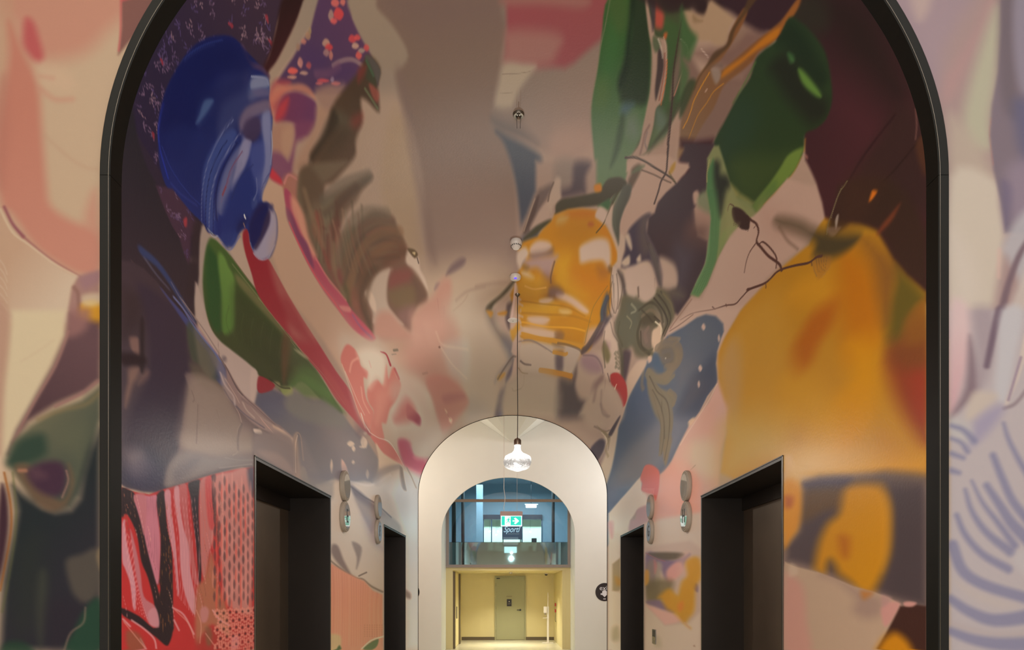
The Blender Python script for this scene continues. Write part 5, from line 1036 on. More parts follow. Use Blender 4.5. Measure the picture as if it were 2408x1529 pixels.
21;89 76 71;1.45;0.8;1;;;;2 2;3229 1843 3254 1868
11;91 84 74;14.8;0.8;1;;;;;3277 1864 3299 1845 3354 1819 3416 1819 3313 1870
11;110 117 81;3.92;1;0;;11;;;3218 1523 3222 1493 3238 1486 3346 1529 3391 1538 3451 1521 3492 1522 3494 1531 3466 1563 3454 1594 3456 1635 3459 1665 3485 1738 3486 1779 3439 1797 3427 1752 3421 1707 3373 1652 3343 1619 3273 1582 3251 1556
11;65 104 67;4.65;1;0;11;;81 116 76 3282 1616 3348 1585;;3242 1548 3239 1515 3268 1525 3329 1569 3375 1597 3433 1648 3457 1678 3485 1738 3478 1784 3437 1795 3421 1707 3335 1617 3268 1577
11;34 38 34;10.5;0.95;1;11;;;;3250 1517 3270 1513 3291 1527 3320 1521 3346 1529 3353 1553 3375 1597 3322 1573 3275 1546
11;55 84 51;9;0.35;1;;;;;3394 1532 3457 1517 3483 1446 3508 1455 3492 1507 3491 1533 3425 1545
11;120 123 83;14.8;0.7;1;11;;;;3342 1544 3381 1539 3430 1528 3473 1518 3497 1525 3459 1568 3452 1593 3437 1623 3418 1628 3374 1587
11;109 128 78;9;0.6;1;11;;;;3418 1628 3433 1593 3455 1586 3452 1637 3453 1665
21;43 78 52;1.45;0.5;1;11;;;1.2 1.2;3278 1573 3359 1632 3430 1693 3451 1783
21;43 78 52;1.45;0.5;1;11;;;1.2 1.2;3285 1570 3365 1629 3435 1690 3463 1777
21;43 78 52;1.45;0.5;1;11;;;1.2 1.2;3291 1567 3370 1626 3441 1687 3474 1770
21;43 78 52;1.45;0.5;1;11;;;1.2 1.2;3298 1564 3376 1623 3446 1684 3485 1764
21;43 78 52;1.45;0.5;1;11;;;1.2 1.2;3304 1561 3381 1621 3452 1681 3496 1757
21;43 78 52;1.45;0.5;1;11;;;1.2 1.2;3310 1558 3387 1618 3457 1678 3507 1750
21;149 149 97;1.45;0.8;1;;;;2 2;3228 1522 3242 1548 3257 1563
21;112 138 112;2.7;0.5;1;11;;;3 3;3323 1607 3386 1662 3421 1707 3434 1767
21;69 58 55;1.7;1;1;;;;4 3;2910 1615 2948 1606 2991 1604 3036 1606 3082 1606 3121 1607 3144 1611
21;129 120 103;1.45;0.5;1;;;;1.5 1.5;2916 1611 2972 1603 3026 1604
21;65 51 49;1.7;1;1;;;;4.5 4.5;3061 1549 3076 1578 3088 1602 3082 1625 3086 1650 3088 1679
21;82 68 60;1.7;0.8;1;;;;2.5 2.5;2990 1625 3047 1621 3092 1619 3123 1616
21;89 80 59;2.08;0.9;1;;;;3 3;3137 1609 3113 1603 3100 1598
11;150 118 46;4.65;0.9;1;;;;;3099 1585 3108 1572 3115 1582 3112 1596 3101 1600
11;137 111 76;6.1;0.7;1;;;;;3103 1543 3120 1537 3121 1550 3111 1560
21;69 64 52;1.7;0.9;1;;;;3 3;2919 1685 2903 1728 2898 1765 2891 1782
21;149 140 123;1.45;0.7;1;;;;2 2;2923 1684 2899 1709 2893 1725
11;163 141 130;6.1;1;0;;;159 135 124 3470 1664 3605 1411;;3520 1418 3580 1392 3622 1369 3678 1368 3725 1373 3733 1396 3733 1418 3728 1453 3708 1509 3697 1571 3707 1617 3701 1677 3718 1722 3733 1757 3754 1793 3608 1800 3512 1853 3504 1893 3459 1875 3459 1799 3501 1774 3488 1720 3462 1665 3451 1608 3464 1575 3494 1525 3515 1464
11;144 111 101;38;0.4;1;;;;;3491 1502 3586 1470 3669 1454 3621 1504 3549 1523
11;174 155 144;26.4;0.6;1;;;;;3547 1792 3640 1728 3766 1783 3655 1817
11;156 112 30;7.55;1;0;;12;168 122 44 3841 1428 4031 1708;;3725 1373 3771 1342 3836 1289 3902 1245 4027 1199 4098 1165 4178 1119 4378 1117 4528 1117 4645 1112 4578 1271 4531 1432 4475 1533 4425 1573 4405 1737 4339 1798 4166 1767 4061 1780 3940 1805 3803 1809 3754 1793 3728 1750 3701 1677 3707 1617 3714 1545 3733 1473 3746 1430 3729 1400
11;170 130 51;43.8;0.7;1;12;;;;3724 1712 3740 1604 3818 1537 4031 1524 4195 1573 4288 1679 4152 1786 3822 1792
11;162 133 91;22.1;0.7;1;12;;;;3784 1768 3784 1713 3976 1702 4198 1725 4108 1761 3875 1804
11;176 126 33;36.5;0.8;1;12;;;;3822 1471 3883 1388 3991 1348 3995 1389 3910 1477 3837 1519
11;160 96 19;43.8;0.85;1;12;;;;3867 1346 3952 1271 4069 1234 4218 1234 4224 1309 4091 1348 4000 1356
11;150 84 24;33.6;0.95;1;12;;;;3973 1432 4001 1364 4062 1373 4096 1415 4141 1450 4131 1486 4042 1500 4005 1477
11;178 124 22;43.8;0.9;1;12;;;;4162 1332 4184 1271 4250 1241 4397 1248 4484 1309 4491 1389 4382 1432 4317 1389 4274 1324
11;180 136 40;43.8;0.6;1;12;;;;4115 1543 4200 1432 4425 1348 4495 1432 4449 1524 4300 1573
11;119 53 35;36.5;0.95;1;12;;;;4269 1213 4309 1117 4546 1112 4517 1145 4386 1199
11;132 53 39;29.3;0.8;1;12;;;;4356 1158 4363 1116 4495 1116 4465 1145
11;105 63 36;29.3;0.8;1;12;;;;4225 1213 4246 1117 4362 1117 4314 1199
11;82 74 32;29.3;0.95;1;12;;;;4047 1192 4182 1119 4201 1138 4247 1181 4225 1213 4153 1213 4098 1199
11;119 77 35;22.1;0.8;1;12;;;;4212 1171 4196 1117 4289 1117 4279 1165
11;106 71 38;29.3;0.75;1;12;;;;3880 1288 3965 1234 4047 1192 4129 1206 4191 1220 4100 1241 3989 1256
11;160 110 40;43.8;0.6;1;12;;;;4479 1234 4543 1165 4594 1116 4644 1116 4602 1234
11;150 112 33;9;0.8;1;12;;;;3720 1389 3783 1336 3847 1282 3898 1256 3853 1306 3775 1376
11;48 35 29;13.3;0.85;0;;;;;3687 1321 3713 1281 3804 1204 3937 1145 4030 1117 4173 1117 4098 1165 4027 1199 3920 1234 3905 1241 3854 1279 3813 1309 3800 1347 3775 1376 3748 1366 3724 1339
11;60 39 32;43.8;0.5;1;;;;;3695 1295 3790 1223 3829 1284 3793 1338
11;116 58 37;11.9;0.7;1;;;;;3905 1234 3897 1198 3897 1185 3919 1206 3920 1241
11;190 104 30;6.1;0.9;1;;;;;3791 1245 3805 1236 3811 1248 3808 1257 3796 1251
11;57 52 38;17.7;0.95;1;;;;;3720 1406 3815 1341 3868 1292 3883 1308 3871 1347 3843 1385 3793 1422 3756 1415 3665 1453 3600 1485 3575 1484 3662 1433
11;114 93 79;20.6;0.5;1;;;;;3584 1478 3662 1433 3720 1406 3716 1432 3651 1467
21;88 71 58;6.45;0.5;1;;;;5 5;3603 1487 3663 1481 3723 1461
21;95 88 62;1.7;1;1;;;;3 2.5;3701 1297 3706 1322 3726 1344 3748 1366 3773 1377
21;129 120 99;1.45;0.6;1;;;;1.4 1.4;3698 1312 3717 1338 3745 1357
11;149 140 132;2.91;0.8;1;;;;;3754 1342 3756 1337 3771 1342 3787 1351 3764 1349
11;118 97 83;4.65;0.6;1;;;;;3757 1372 3785 1345 3797 1338 3799 1359 3779 1372
11;140 96 48;6.1;0.5;1;;;;;3804 1428 3843 1377 3875 1380 3879 1414 3845 1424
21;117 91 65;1.45;0.8;1;;;;1.5 1.5;3804 1428 3833 1427 3864 1421
21;147 121 95;1.45;0.6;1;;;;1.5 1.5;3879 1376 3879 1392 3883 1405
21;78 61 47;1.45;0.6;1;;;;1 1;3790 1417 3817 1417 3854 1416
21;78 61 47;1.45;0.6;1;;;;1 1;3799 1409 3825 1410 3859 1412
21;78 61 47;1.45;0.6;1;;;;1 1;3808 1401 3832 1403 3864 1407
21;78 61 47;1.45;0.6;1;;;;1 1;3817 1393 3840 1396 3869 1402
21;78 61 47;1.45;0.6;1;;;;1 1;3826 1384 3847 1389 3874 1397
21;70 47 43;1.57;1;1;;;;2 6;3465 1871 3502 1825 3580 1761 3624 1716 3658 1686 3663 1659 3670 1627 3709 1575 3715 1541 3726 1519 3760 1479 3796 1440 3805 1415 3818 1400
21;70 47 43;1.57;0.9;1;;;;5 5;3660 1635 3676 1618 3709 1575 3716 1536
21;70 47 43;1.57;1;1;;;;5 4;3730 1520 3702 1522 3642 1543 3589 1553 3562 1556 3546 1540 3520 1535 3492 1541 3469 1544
21;70 47 43;1.45;1;1;;;;3 1.5;3564 1562 3565 1585 3577 1605 3600 1624
21;70 47 43;1.45;1;1;;;;3 3;3578 1553 3587 1541 3634 1529 3677 1524 3702 1534
21;70 47 43;1.45;1;1;;;;1.5 2;3388 1574 3382 1566 3384 1559 3401 1556
11;51 37 35;2.47;1;1;;;;;3399 1561 3412 1552 3443 1544 3484 1542 3496 1549 3504 1559 3480 1573 3456 1576 3433 1578 3411 1572
21;70 47 43;1.45;1;1;;;;2 2;3713 1576 3726 1579
21;70 47 43;1.45;1;1;;;;2 2;3571 1757 3591 1753
21;70 47 43;1.45;1;1;;;;2 2;3663 1630 3666 1634
21;70 47 43;1.45;1;1;;;;2 2;3804 1432 3816 1432
21;70 47 43;1.45;1;1;;;;2 2;3520 1545 3521 1541
21;70 47 43;1.45;1;1;;;;2 2;3620 1714 3631 1715
21;51 37 35;1.2;1;1;;;;1.4 1.4;3436 1580 3443 1584
21;51 37 35;1.2;1;1;;;;1.4 1.4;3445 1578 3452 1581
21;51 37 35;1.2;1;1;;;;1.4 1.4;3455 1575 3461 1578
21;51 37 35;1.2;1;1;;;;1.4 1.4;3464 1572 3470 1575
21;51 37 35;1.2;1;1;;;;1.4 1.4;3473 1569 3479 1572
21;51 37 35;1.2;1;1;;;;1.4 1.4;3483 1566 3488 1568
21;51 37 35;1.2;1;1;;;;1.4 1.4;3492 1563 3497 1565
21;51 37 35;1.2;1;1;;;;1.4 1.4;3501 1560 3506 1562
11;126 127 89;7.55;0.5;1;;;;;3380 1571 3389 1559 3411 1569 3441 1578 3461 1573 3449 1625 3417 1598
11;140 119 108;9;1;0;;;;;2539 1670 2796 1645 2822 1712 2796 1755 2644 1787 2627 1807 2507 1860 2470 1865 2470 1853 2511 1804 2547 1741
11;118 105 98;14.8;0.8;1;;;;;2627 1665 2706 1658 2714 1699 2663 1740 2630 1720
11;65 53 61;11.9;0.95;1;;;;;2707 1662 2771 1653 2763 1686 2775 1722 2761 1730 2674 1750 2662 1733 2706 1713
11;89 75 73;7.55;0.9;1;;;;;2556 1745 2579 1732 2626 1721 2586 1777 2534 1852 2498 1857 2521 1813
11;74 59 57;3.92;0.85;1;;;;;2553 1756 2566 1755 2554 1793 2531 1827 2506 1852 2501 1842 2528 1798
11;156 135 124;6.1;0.95;1;;;;;2578 1782 2618 1761 2625 1798 2635 1802 2551 1836 2533 1839 2556 1807
21;158 140 123;2.08;0.6;1;;;;3 3;2546 1761 2528 1794 2501 1847
11;158 139 126;6.1;0.9;1;;;;;2635 1703 2655 1705 2660 1726 2667 1753 2637 1774 2633 1795 2618 1784 2609 1762 2620 1730
21;88 73 66;2.7;0.8;1;;;;4 4;2625 1716 2613 1739 2609 1762
11;63 58 46;3.92;1;1;;;;;2649 1787 2649 1768 2675 1752 2723 1742 2801 1722 2837 1707 2861 1676 2907 1663 2942 1666 2939 1682 2905 1707 2873 1730 2829 1749 2756 1765 2692 1783 2651 1796
11;65 62 48;3.92;1;1;;;;;2503 1867 2534 1849 2568 1830 2627 1810 2634 1819 2605 1833 2562 1855 2508 1872
11;170 108 28;3.92;1;1;;;;;2809 1701 2834 1692 2845 1708 2819 1715
11;60 88 59;4.65;1;1;;;;;2856 1742 2878 1724 2894 1721 2898 1745 2881 1747
11;166 114 33;4.65;1;0;;13;;;2647 1796 2707 1776 2774 1765 2846 1758 2848 1774 2888 1781 2930 1798 2973 1816 2997 1838 3008 1864 2994 1884 3003 1915 3040 1963 3066 2018 3058 2053 3022 2097 3028 2148 3022 2205 2955 2242 2695 2287 2550 2278 2487 2172 2429 2044 2466 2003 2475 1971 2513 1930 2472 1904 2499 1878 2572 1860 2597 1839 2637 1811
11;154 106 35;26.4;0.7;1;13;;;;2697 1803 2806 1781 2862 1805 2833 1846 2747 1874 2672 1847
11;160 92 33;10.5;0.7;1;13;;;;2702 1788 2784 1768 2844 1765 2840 1775 2743 1791
11;176 132 38;20.6;0.85;1;13;;;;2688 1908 2759 1896 2782 1961 2903 1998 2828 2021 2701 2013 2683 1946
11;166 150 115;10.5;0.6;1;13;;;;2669 1799 2713 1794 2699 1810 2665 1816
11;168 104 32;29.3;0.7;1;13;;;;2797 1931 2913 1909 2998 1917 3030 1975 2955 1986 2836 1975
11;182 134 41;13.3;0.85;1;13;;;;2482 1994 2612 1980 2639 2007 2603 2048 2480 2052
11;170 110 35;9;0.8;1;13;;;;2865 1790 2914 1795 2991 1837 2998 1872 2949 1842 2908 1821
11;176 157 144;7.55;1;1;;;;;2802 1866 2833 1846 2882 1826 2928 1821 2958 1840 2982 1882 2970 1896 2935 1882 2875 1895 2825 1910 2805 1887
11;172 153 142;4.65;1;1;;;;;2843 1761 2858 1746 2887 1750 2900 1768 2894 1784 2865 1780 2844 1775
11;174 153 142;6.1;0.95;1;;;;;2539 1892 2574 1872 2631 1871 2653 1885 2628 1905 2571 1917 2541 1913
11;174 157 144;6.1;1;1;;;;;2472 1906 2510 1893 2531 1913 2504 1941 2485 1957 2468 1936
11;108 89 87;9;0.9;1;;;;;2541 1913 2617 1901 2659 1889 2659 1910 2602 1923 2558 1931
11;148 125 125;9;0.95;1;;;;;2513 1932 2659 1910 2693 1907 2679 1930 2664 1976 2644 1980 2587 1954 2536 1956
21;93 71 62;2.7;0.8;1;;;;4 4;2678 1927 2673 1947 2669 1975 2674 1992
11;181 159 129;6.1;0.9;1;;;;;2496 1968 2527 1965 2571 1983 2551 1992 2502 1979
11;107 85 55;7.55;0.7;1;;;;;2504 1946 2535 1951 2526 1962 2505 1957
11;96 63 58;14.8;0.5;1;;;;;2623 1979 2675 1975 2699 2007 2779 2029 2636 2045
11;79 70 62;6.1;0.9;1;;;;;2976 1889 2991 1888 2994 1901 2983 1901
11;140 92 48;11.9;0.7;1;13;;;;2915 1903 2979 1894 2984 1920 2946 1930
11;142 73 50;6.13;0.8;1;;;;;2844 1795 2842 1800 2833 1803 2824 1803 2818 1800 2820 1795 2829 1792 2839 1792
21;69 60 43;1.7;0.9;1;;;;2.6 2.6;2922 1690 2900 1750 2890 1785 2867 1814
11;84 88 79;4.65;0.9;1;;;70 70 63 2920 1754 2969 1743;;2938 1673 2964 1667 2976 1695 2964 1735 2965 1768 2984 1800 2990 1822 2957 1804 2934 1780 2920 1736 2930 1690
11;170 151 138;4.65;0.9;1;;;;;2900 1750 2910 1733 2934 1780 2985 1818 3019 1856 2991 1837 2922 1793 2894 1774
11;166 147 131;17.7;0.8;0;;;;;2219 2029 2325 2008 2392 1999 2436 2000 2282 2073 2265 2104 2320 2170 2425 2233 2440 2271 2295 2389 2289 2566 2079 2539
11;73 66 54;4.65;1;1;;;;;2447 1997 2458 2000 2391 2048 2330 2073 2304 2091 2273 2092 2282 2073 2368 2041
11;158 137 126;7.55;0.9;1;;;;;2330 2077 2425 2042 2413 2113 2438 2147 2425 2182 2439 2226 2386 2174 2326 2116
11;95 84 81;14.8;0.9;1;;;;;2273 2095 2315 2102 2348 2158 2412 2203 2446 2233 2454 2260 2433 2271 2384 2232 2307 2169 2274 2132
11;90 92 110;13.3;0.7;1;;;;;2378 2202 2432 2218 2454 2264 2425 2287 2383 2239
11;75 61 66;6.1;0.9;1;;;;;2413 2074 2449 2068 2431 2106 2432 2161 2419 2164 2400 2132 2404 2099
11;170 116 35;3.92;0.9;1;;;;;2274 2089 2315 2098 2301 2117 2284 2106
11;170 116 35;3.92;0.9;1;;;;;2352 2104 2407 2099 2401 2112 2357 2111
11;175 151 139;3.92;0.9;0;;;;;2432 2123 2449 2058 2459 2012 2475 2012 2489 2055 2500 2123 2516 2160 2555 2166 2505 2189 2501 2225 2484 2287 2505 2369 2409 2395 2456 2311 2462 2279 2440 2256 2453 2211 2479 2189 2439 2189 2432 2161
11;176 130 43;4.65;0.9;1;;;;;2432 2171 2451 2164 2489 2140 2503 2160 2478 2185 2453 2211 2439 2196
11;83 71 86;4.65;0.9;1;;;;;2448 2311 2455 2295 2441 2361 2393 2399 2402 2360
11;99 91 99;7.55;0.8;1;;;;;2395 2310 2455 2279 2440 2303 2347 2358 2295 2389 2315 2356
11;176 124 38;4.65;0.9;1;;;;;2331 2357 2386 2347 2378 2364 2345 2379 2321 2374
11;67 55 72;7.55;1;1;;;;;2375 2421 2392 2417 2362 2505 2357 2571 2270 2565 2309 2483 2340 2437
11;101 105 145;7.55;0.5;1;;;;;2342 2524 2357 2571 2318 2568
11;174 160 145;7.55;1;0;;;;;2501 2218 2656 2202 2767 2204 2955 2168 2968 2203 2960 2268 2945 2314 2929 2331 2689 2336 2535 2347 2501 2311 2504 2259
11;166 150 133;11.9;0.9;0;;;;;2401 2412 2504 2352 2818 2340 2939 2519 2357 2571
11;170 118 33;7.55;0.95;1;;;;;2497 2077 2680 2044 2800 2047 2924 2049 3007 2049 3014 2081 2975 2105 2978 2170 2944 2174 2714 2167 2529 2160 2500 2123
11;182 136 38;14.8;0.8;1;;;;;2503 2080 2637 2064 2745 2065 2733 2103 2598 2112 2524 2116
11;182 151 132;10.5;0.9;1;;;;;2556 2121 2673 2113 2690 2128 2657 2152 2579 2151
11;179 153 134;10.5;0.95;1;;;;;2543 2170 2622 2169 2752 2162 2757 2176 2666 2190 2545 2188
11;178 128 40;5.38;0.95;1;;;;;2518 2185 2611 2184 2761 2186 2942 2171 2953 2176 2793 2200 2656 2206 2526 2199
11;178 159 148;7.55;0.9;1;;;;;2624 2058 2698 2045 2695 2055 2650 2069 2626 2068
11;182 161 145;9;0.85;1;;;;;2733 2025 2802 2022 2878 2033 2935 2047 2914 2055 2821 2041 2737 2037
11;93 67 62;14.8;0.8;1;;;;;2674 2020 2704 2005 2742 2018 2712 2034 2667 2039
11;125 81 50;9;0.8;1;;;;;2752 2162 2791 2157 2785 2179 2759 2183
11;186 160 108;9;0.6;1;;;;;2750 2077 2795 2067 2816 2074 2778 2087
11;166 112 35;6.1;0.8;1;;;;;2761 2227 2842 2214 2850 2232 2808 2239
11;83 67 76;11.9;0.9;1;;;;;2792 2254 2839 2242 2853 2291 2820 2306
11;170 112 43;6.1;0.95;1;;;;;2686 2324 2762 2319 2941 2307 2951 2326 2895 2329 2784 2337 2704 2334
11;148 131 122;7.55;0.7;1;;;;;2513 2286 2574 2300 2577 2316 2530 2306
11;108 91 82;6.1;0.7;1;;;;;2745 2203 2793 2200 2839 2207 2784 2213
21;117 91 82;2.7;0.6;1;;;;3 3;2521 2210 2575 2208 2645 2218 2705 2231
21;88 73 71;2.08;0.7;1;;;;3 3;2518 2294 2545 2305 2583 2308
21;107 81 46;1.7;0.6;1;;;;2 2;2502 2327 2535 2347 2582 2349
21;108 90 64;1.45;0.5;1;;;;2 2;2451 2422 2468 2436 2527 2424
21;108 90 64;1.45;0.4;1;;;;1.5 1.5;2552 2359 2553 2402 2527 2426
11;82 65 72;7.55;1;1;;;71 76 83 3078 2083 3029 2013;;3010 1965 3030 1978 3058 2028 3089 2025 3070 2093 3044 2137 2999 2179 2981 2199 2995 2173 3028 2112 3044 2066 3016 2033 3006 1997
11;77 63 66;13.3;1;1;;;;;2854 2346 2959 2324 2965 2251 3020 2339 3082 2376 3152 2367 3137 2397 3155 2456 2921 2523
11;175 151 140;9;0.8;1;;;;;2969 2107 3043 2073 3038 2047 3041 2080 3007 2147 2978 2170
11;166 147 133;7.55;0.95;1;;;;;2966 2239 2992 2193 3103 2156 3131 2162 3191 2222 3168 2256 3172 2345 3085 2380 3005 2343 2987 2287
11;138 113 117;11.9;0.85;1;;;;;2998 2203 3080 2187 3120 2198 3166 2223 3079 2252 2999 2242
11;117 93 91;9;0.7;1;;;;;3163 2249 3194 2225 3200 2271 3166 2338 3137 2293
11;168 151 135;9;0.9;1;;;;;3137 2397 3179 2310 3217 2250 3286 2243 3447 2266 3494 2295 3155 2456
21;128 105 98;2.7;0.5;1;;;;3 3;3197 2219 3233 2266 3258 2320
11;178 159 145;6.1;0.95;1;;;;;3072 2085 3080 2048 3093 2030 3133 2072 3191 2088 3243 2116 3305 2174 3242 2201 3228 2233 3178 2227 3135 2157
11;137 107 116;7.55;0.6;1;;;;;3098 2120 3136 2111 3153 2132 3106 2140
11;110 100 67;6.1;0.85;1;;;;;3104 2137 3130 2132 3174 2147 3174 2175 3145 2169
21;88 76 62;1.95;0.75;1;;;;2.5 2.5;3020 1926 3034 1983 3076 2025
21;88 76 62;1.95;0.75;1;;;;2.5 2.5;3033 1928 3072 1984 3097 2009
21;88 76 62;1.95;0.75;1;;;;2.5 2.5;3035 1976 3046 2002 3084 2026
11;178 161 148;6.1;0.6;1;;;;;3020 1908 3049 1900 3104 1943 3119 1995 3100 2021 3072 2010 3049 1960
11;148 50 49;2.62;1;1;;;;;3251 2228 3245 2204 3267 2191 3327 2185 3396 2199 3444 2229 3451 2269 3410 2257 3323 2240 3283 2240
21;217 191 165;1.45;1;1;;;;2 2;3311 2230 3316 2243
21;88 67 62;1.45;0.8;1;;;;2 2;3210 2214 3254 2235
21;109 104 87;2.08;0.6;1;;;;3 3;3199 2122 3225 2124
21;109 104 87;2.08;0.6;1;;;;3 3;3210 2133 3236 2135
21;109 104 87;2.08;0.6;1;;;;3 3;3220 2144 3247 2146
21;109 104 87;2.08;0.6;1;;;;3 3;3230 2154 3259 2157
21;109 104 87;2.08;0.6;1;;;;3 3;3241 2165 3271 2168
21;95 84 77;1.7;0.7;1;;;;2 2;3078 2083 3098 2120 3174 2203
11;171 149 137;9;0.9;0;;;;;3439 1943 3440 1890 3505 1815 3576 1761 3693 1668 3722 1766 3768 1800 3884 1814 3915 1852 3958 1903 3976 1957 4078 2044 4111 2123 3489 2676 3485 2524 3396 2335 3478 2275 3360 2161 3367 2095
11;74 86 105;3.92;1;0;;14;;;3698 2500 3518 2354 3478 2275 3436 2206 3432 2123 3423 2061 3434 2033 3449 1942 3505 1871 3536 1819 3566 1788 3616 1760 3674 1746 3703 1752 3717 1770 3748 1796 3793 1811 3884 1814 3902 1864 3944 1903 3969 1957 4027 2014 4089 2059 4124 2107 4113 2208 4342 2405 4530 2678 4032 2657 3793 2612
11;64 78 104;13.3;0.85;1;14;;;;3698 2500 3515 2340 3460 2231 3479 2096 3746 2136 3734 2279 3724 2402 3844 2566 3952 2664
11;101 106 120;35.1;0.9;1;14;;;;3751 2408 3752 2264 3752 2138 3791 2033 3863 1969 3960 1943 4047 2044 4084 2156 4265 2352 4364 2583 4004 2609
11;91 94 103;40.9;0.8;1;14;;;;3558 1958 3661 1886 3726 1878 3734 1977 3777 2046 3693 2010
11;61 70 89;20.6;0.8;1;14;;;;3736 1881 3762 1805 3884 1814 3902 1864 3945 1916 3818 2037 3761 1955
11;89 96 105;35.1;0.5;1;14;;;;3513 1875 3575 1798 3684 1767 3706 1809 3586 1897
11;76 78 90;20.6;0.6;1;14;;;;3735 1935 3769 1888 3865 1862 3863 1928 3848 1996
11;64 76 106;20.6;0.8;1;14;;;;3881 2582 3916 2449 4061 2342 4197 2373 4397 2650
11;185 161 149;2.91;0.9;1;;;;;3588 1820 3585 1808 3606 1807 3609 1818
11;185 161 149;2.91;0.9;1;;;;;3728 1885 3723 1874 3747 1869 3752 1881
11;185 161 149;2.91;0.9;1;;;;;3795 1903 3785 1895 3808 1892 3818 1900
11;185 161 149;2.91;0.9;1;;;;;3701 1780 3692 1772 3712 1772 3720 1780
11;91 86 69;7.55;1;1;;;;;3101 1949 3181 1921 3219 1924 3262 1893 3265 1862 3323 1849 3418 1875 3425 1927 3439 1968 3454 2011 3424 2044 3346 2079 3284 2066 3253 2100 3179 2078 3126 2039 3125 2003
11;91 98 87;13.3;0.9;1;;;;;3129 2019 3182 1983 3256 1999 3284 2045 3231 2078 3152 2059
11;77 91 90;11.9;0.8;1;;;;;3146 1951 3225 1930 3256 1980 3228 2011 3162 1981
11;108 93 87;13.3;0.8;1;;;;;3277 2000 3346 1968 3400 2009 3358 2041
11;67 60 50;7.55;0.7;1;;;;;3237 1961 3330 1920 3405 1928 3345 1949 3284 1987
11;178 158 136;4.65;0.95;1;;;;;3356 1967 3392 1935 3424 1966 3461 2007 3424 2017 3376 1991
11;174 157 146;6.1;0.7;1;;;;;3290 1903 3341 1896 3395 1905 3405 1928 3337 1926
11;170 153 137;7.55;0.95;1;;;;;3107 1914 3180 1901 3229 1861 3271 1885 3219 1924 3141 1936
21;55 48 41;2.08;0.8;1;;;;2.5 2.5;3277 1874 3354 1890 3411 1925 3424 1966
21;55 48 41;2.08;0.8;1;;;;2.5 2.5;3290 1860 3373 1881 3416 1913
21;55 48 41;2.08;0.8;1;;;;2.5 2.5;3291 2003 3343 2038 3411 2035
21;55 48 41;2.08;0.8;1;;;;2.5 2.5;3324 1932 3384 1930 3407 1946
21;189 180 154;1.7;0.7;1;;;;2.5 2.5;3343 1943 3399 1941 3416 1961
11;65 53 61;6.1;0.9;1;;;;;3245 2103 3292 2083 3324 2122 3357 2180 3349 2196 3293 2158
11;69 66 52;4.65;0.8;1;;;;;3193 2093 3245 2103 3336 2185 3301 2177
11;115 104 87;7.55;0.95;1;;;;;3428 1994 3474 1958 3557 1927 3602 1933 3610 1966 3624 2002 3628 2034 3564 2072 3484 2082 3472 2066 3552 2033 3546 1998 3472 2022
11;91 86 79;9;0.8;1;;;;;3457 1988 3513 1950 3568 1962 3570 1994 3518 2016
11;72 86 105;6.1;0.95;1;;;;;3441 2029 3454 2011 3511 2020 3547 2031 3511 2054
21;189 180 163;1.45;1;1;;;;3 3;3517 1992 3520 1993
11;109 102 86;4.65;0.95;1;;;;;3467 2080 3529 2089 3621 2064 3696 2027 3753 2026 3764 2044 3703 2060 3670 2066 3762 2059 3839 2055 3891 2059 3915 2083 3979 2075 4089 2098 3983 2115 4002 2131 3874 2138 3791 2120 3696 2140 3590 2136 3509 2114
21;77 70 58;1.95;0.7;1;;;;2 2;3494 2087 3580 2080 3709 2062 3802 2066 3923 2091
21;77 70 58;1.95;0.7;1;;;;2 2;3553 2110 3686 2120 3791 2120 3959 2139
21;77 70 58;1.95;0.7;1;;;;2 2;3644 2073 3743 2102 3907 2106
11;121 101 76;6.1;0.7;1;;;;;3915 2091 3954 2059 4020 2075 4089 2098 4000 2115
21;118 104 83;5.2;0.6;1;;;;8 8;3437 2098 3477 2133 3506 2140
21;138 120 94;3.95;0.6;1;;;;6 6;3470 1940 3522 1909 3513 1934
11;187 161 143;3.2;0.9;1;;;;;3413 2044 3434 2033 3448 2046 3435 2060
11;174 153 135;4.65;0.95;1;;;;;3360 2161 3367 2095 3415 2065 3433 2077 3436 2145 3449 2225 3469 2280 3399 2201
11;176 162 145;4.65;0.9;0;;;;;3709 2491 3492 2339 3475 2284 3471 2315 3440 2415 3470 2515 3603 2570 3713 2679 3938 2678
11;166 149 135;11.9;0.9;1;;;;;3136 2366 3230 2267 3415 2256 3493 2294 3482 2345 3412 2423 3229 2470
21;118 101 92;3.95;0.5;1;;;;4 4;3265 2342 3326 2370 3387 2354
21;108 89 78;2.7;0.7;1;;;;3 3;3307 2452 3418 2427 3454 2400
11;65 51 59;3.92;1;1;;;;;3467 2408 3473 2328 3477 2318 3501 2403
11;61 49 61;6.1;1;1;;;;;3386 2560 3420 2483 3479 2466 3519 2502 3524 2574 3467 2570
11;109 85 85;7.55;0.7;1;;;;;3531 2495 3538 2473 3591 2578 3541 2583
21;128 110 75;3.95;0.6;1;;;;4 4;3408 2433 3494 2424 3527 2480 3597 2488
21;189 180 163;1.45;0.6;1;;;;2 2;3403 2443 3480 2441
11;184 151 141;7.55;1;0;;;174 139 125 3906 1841 4384 1950;;3881 1810 4058 1767 4170 1776 4254 1801 4400 1806 4408 1894 4695 1894 4610 2210 4325 2304 4129 2233 4129 2138 4113 2071 4024 2009 3969 1961 3960 1916 3944 1856
11;180 142 129;23.5;0.8;1;;;;;3964 1894 3974 1826 4136 1821 4090 1905 4023 1916
11;178 162 141;23.5;0.9;1;;;;;4075 1950 4174 1826 4334 1821 4301 1894 4165 1973
11;177 147 140;20.6;0.7;1;;;;;4023 1801 4058 1767 4170 1776 4171 1816
21;194 176 159;3.95;0.7;1;;;;4 4;3891 1815 3928 1851 3964 1905 4007 1973 4036 2009
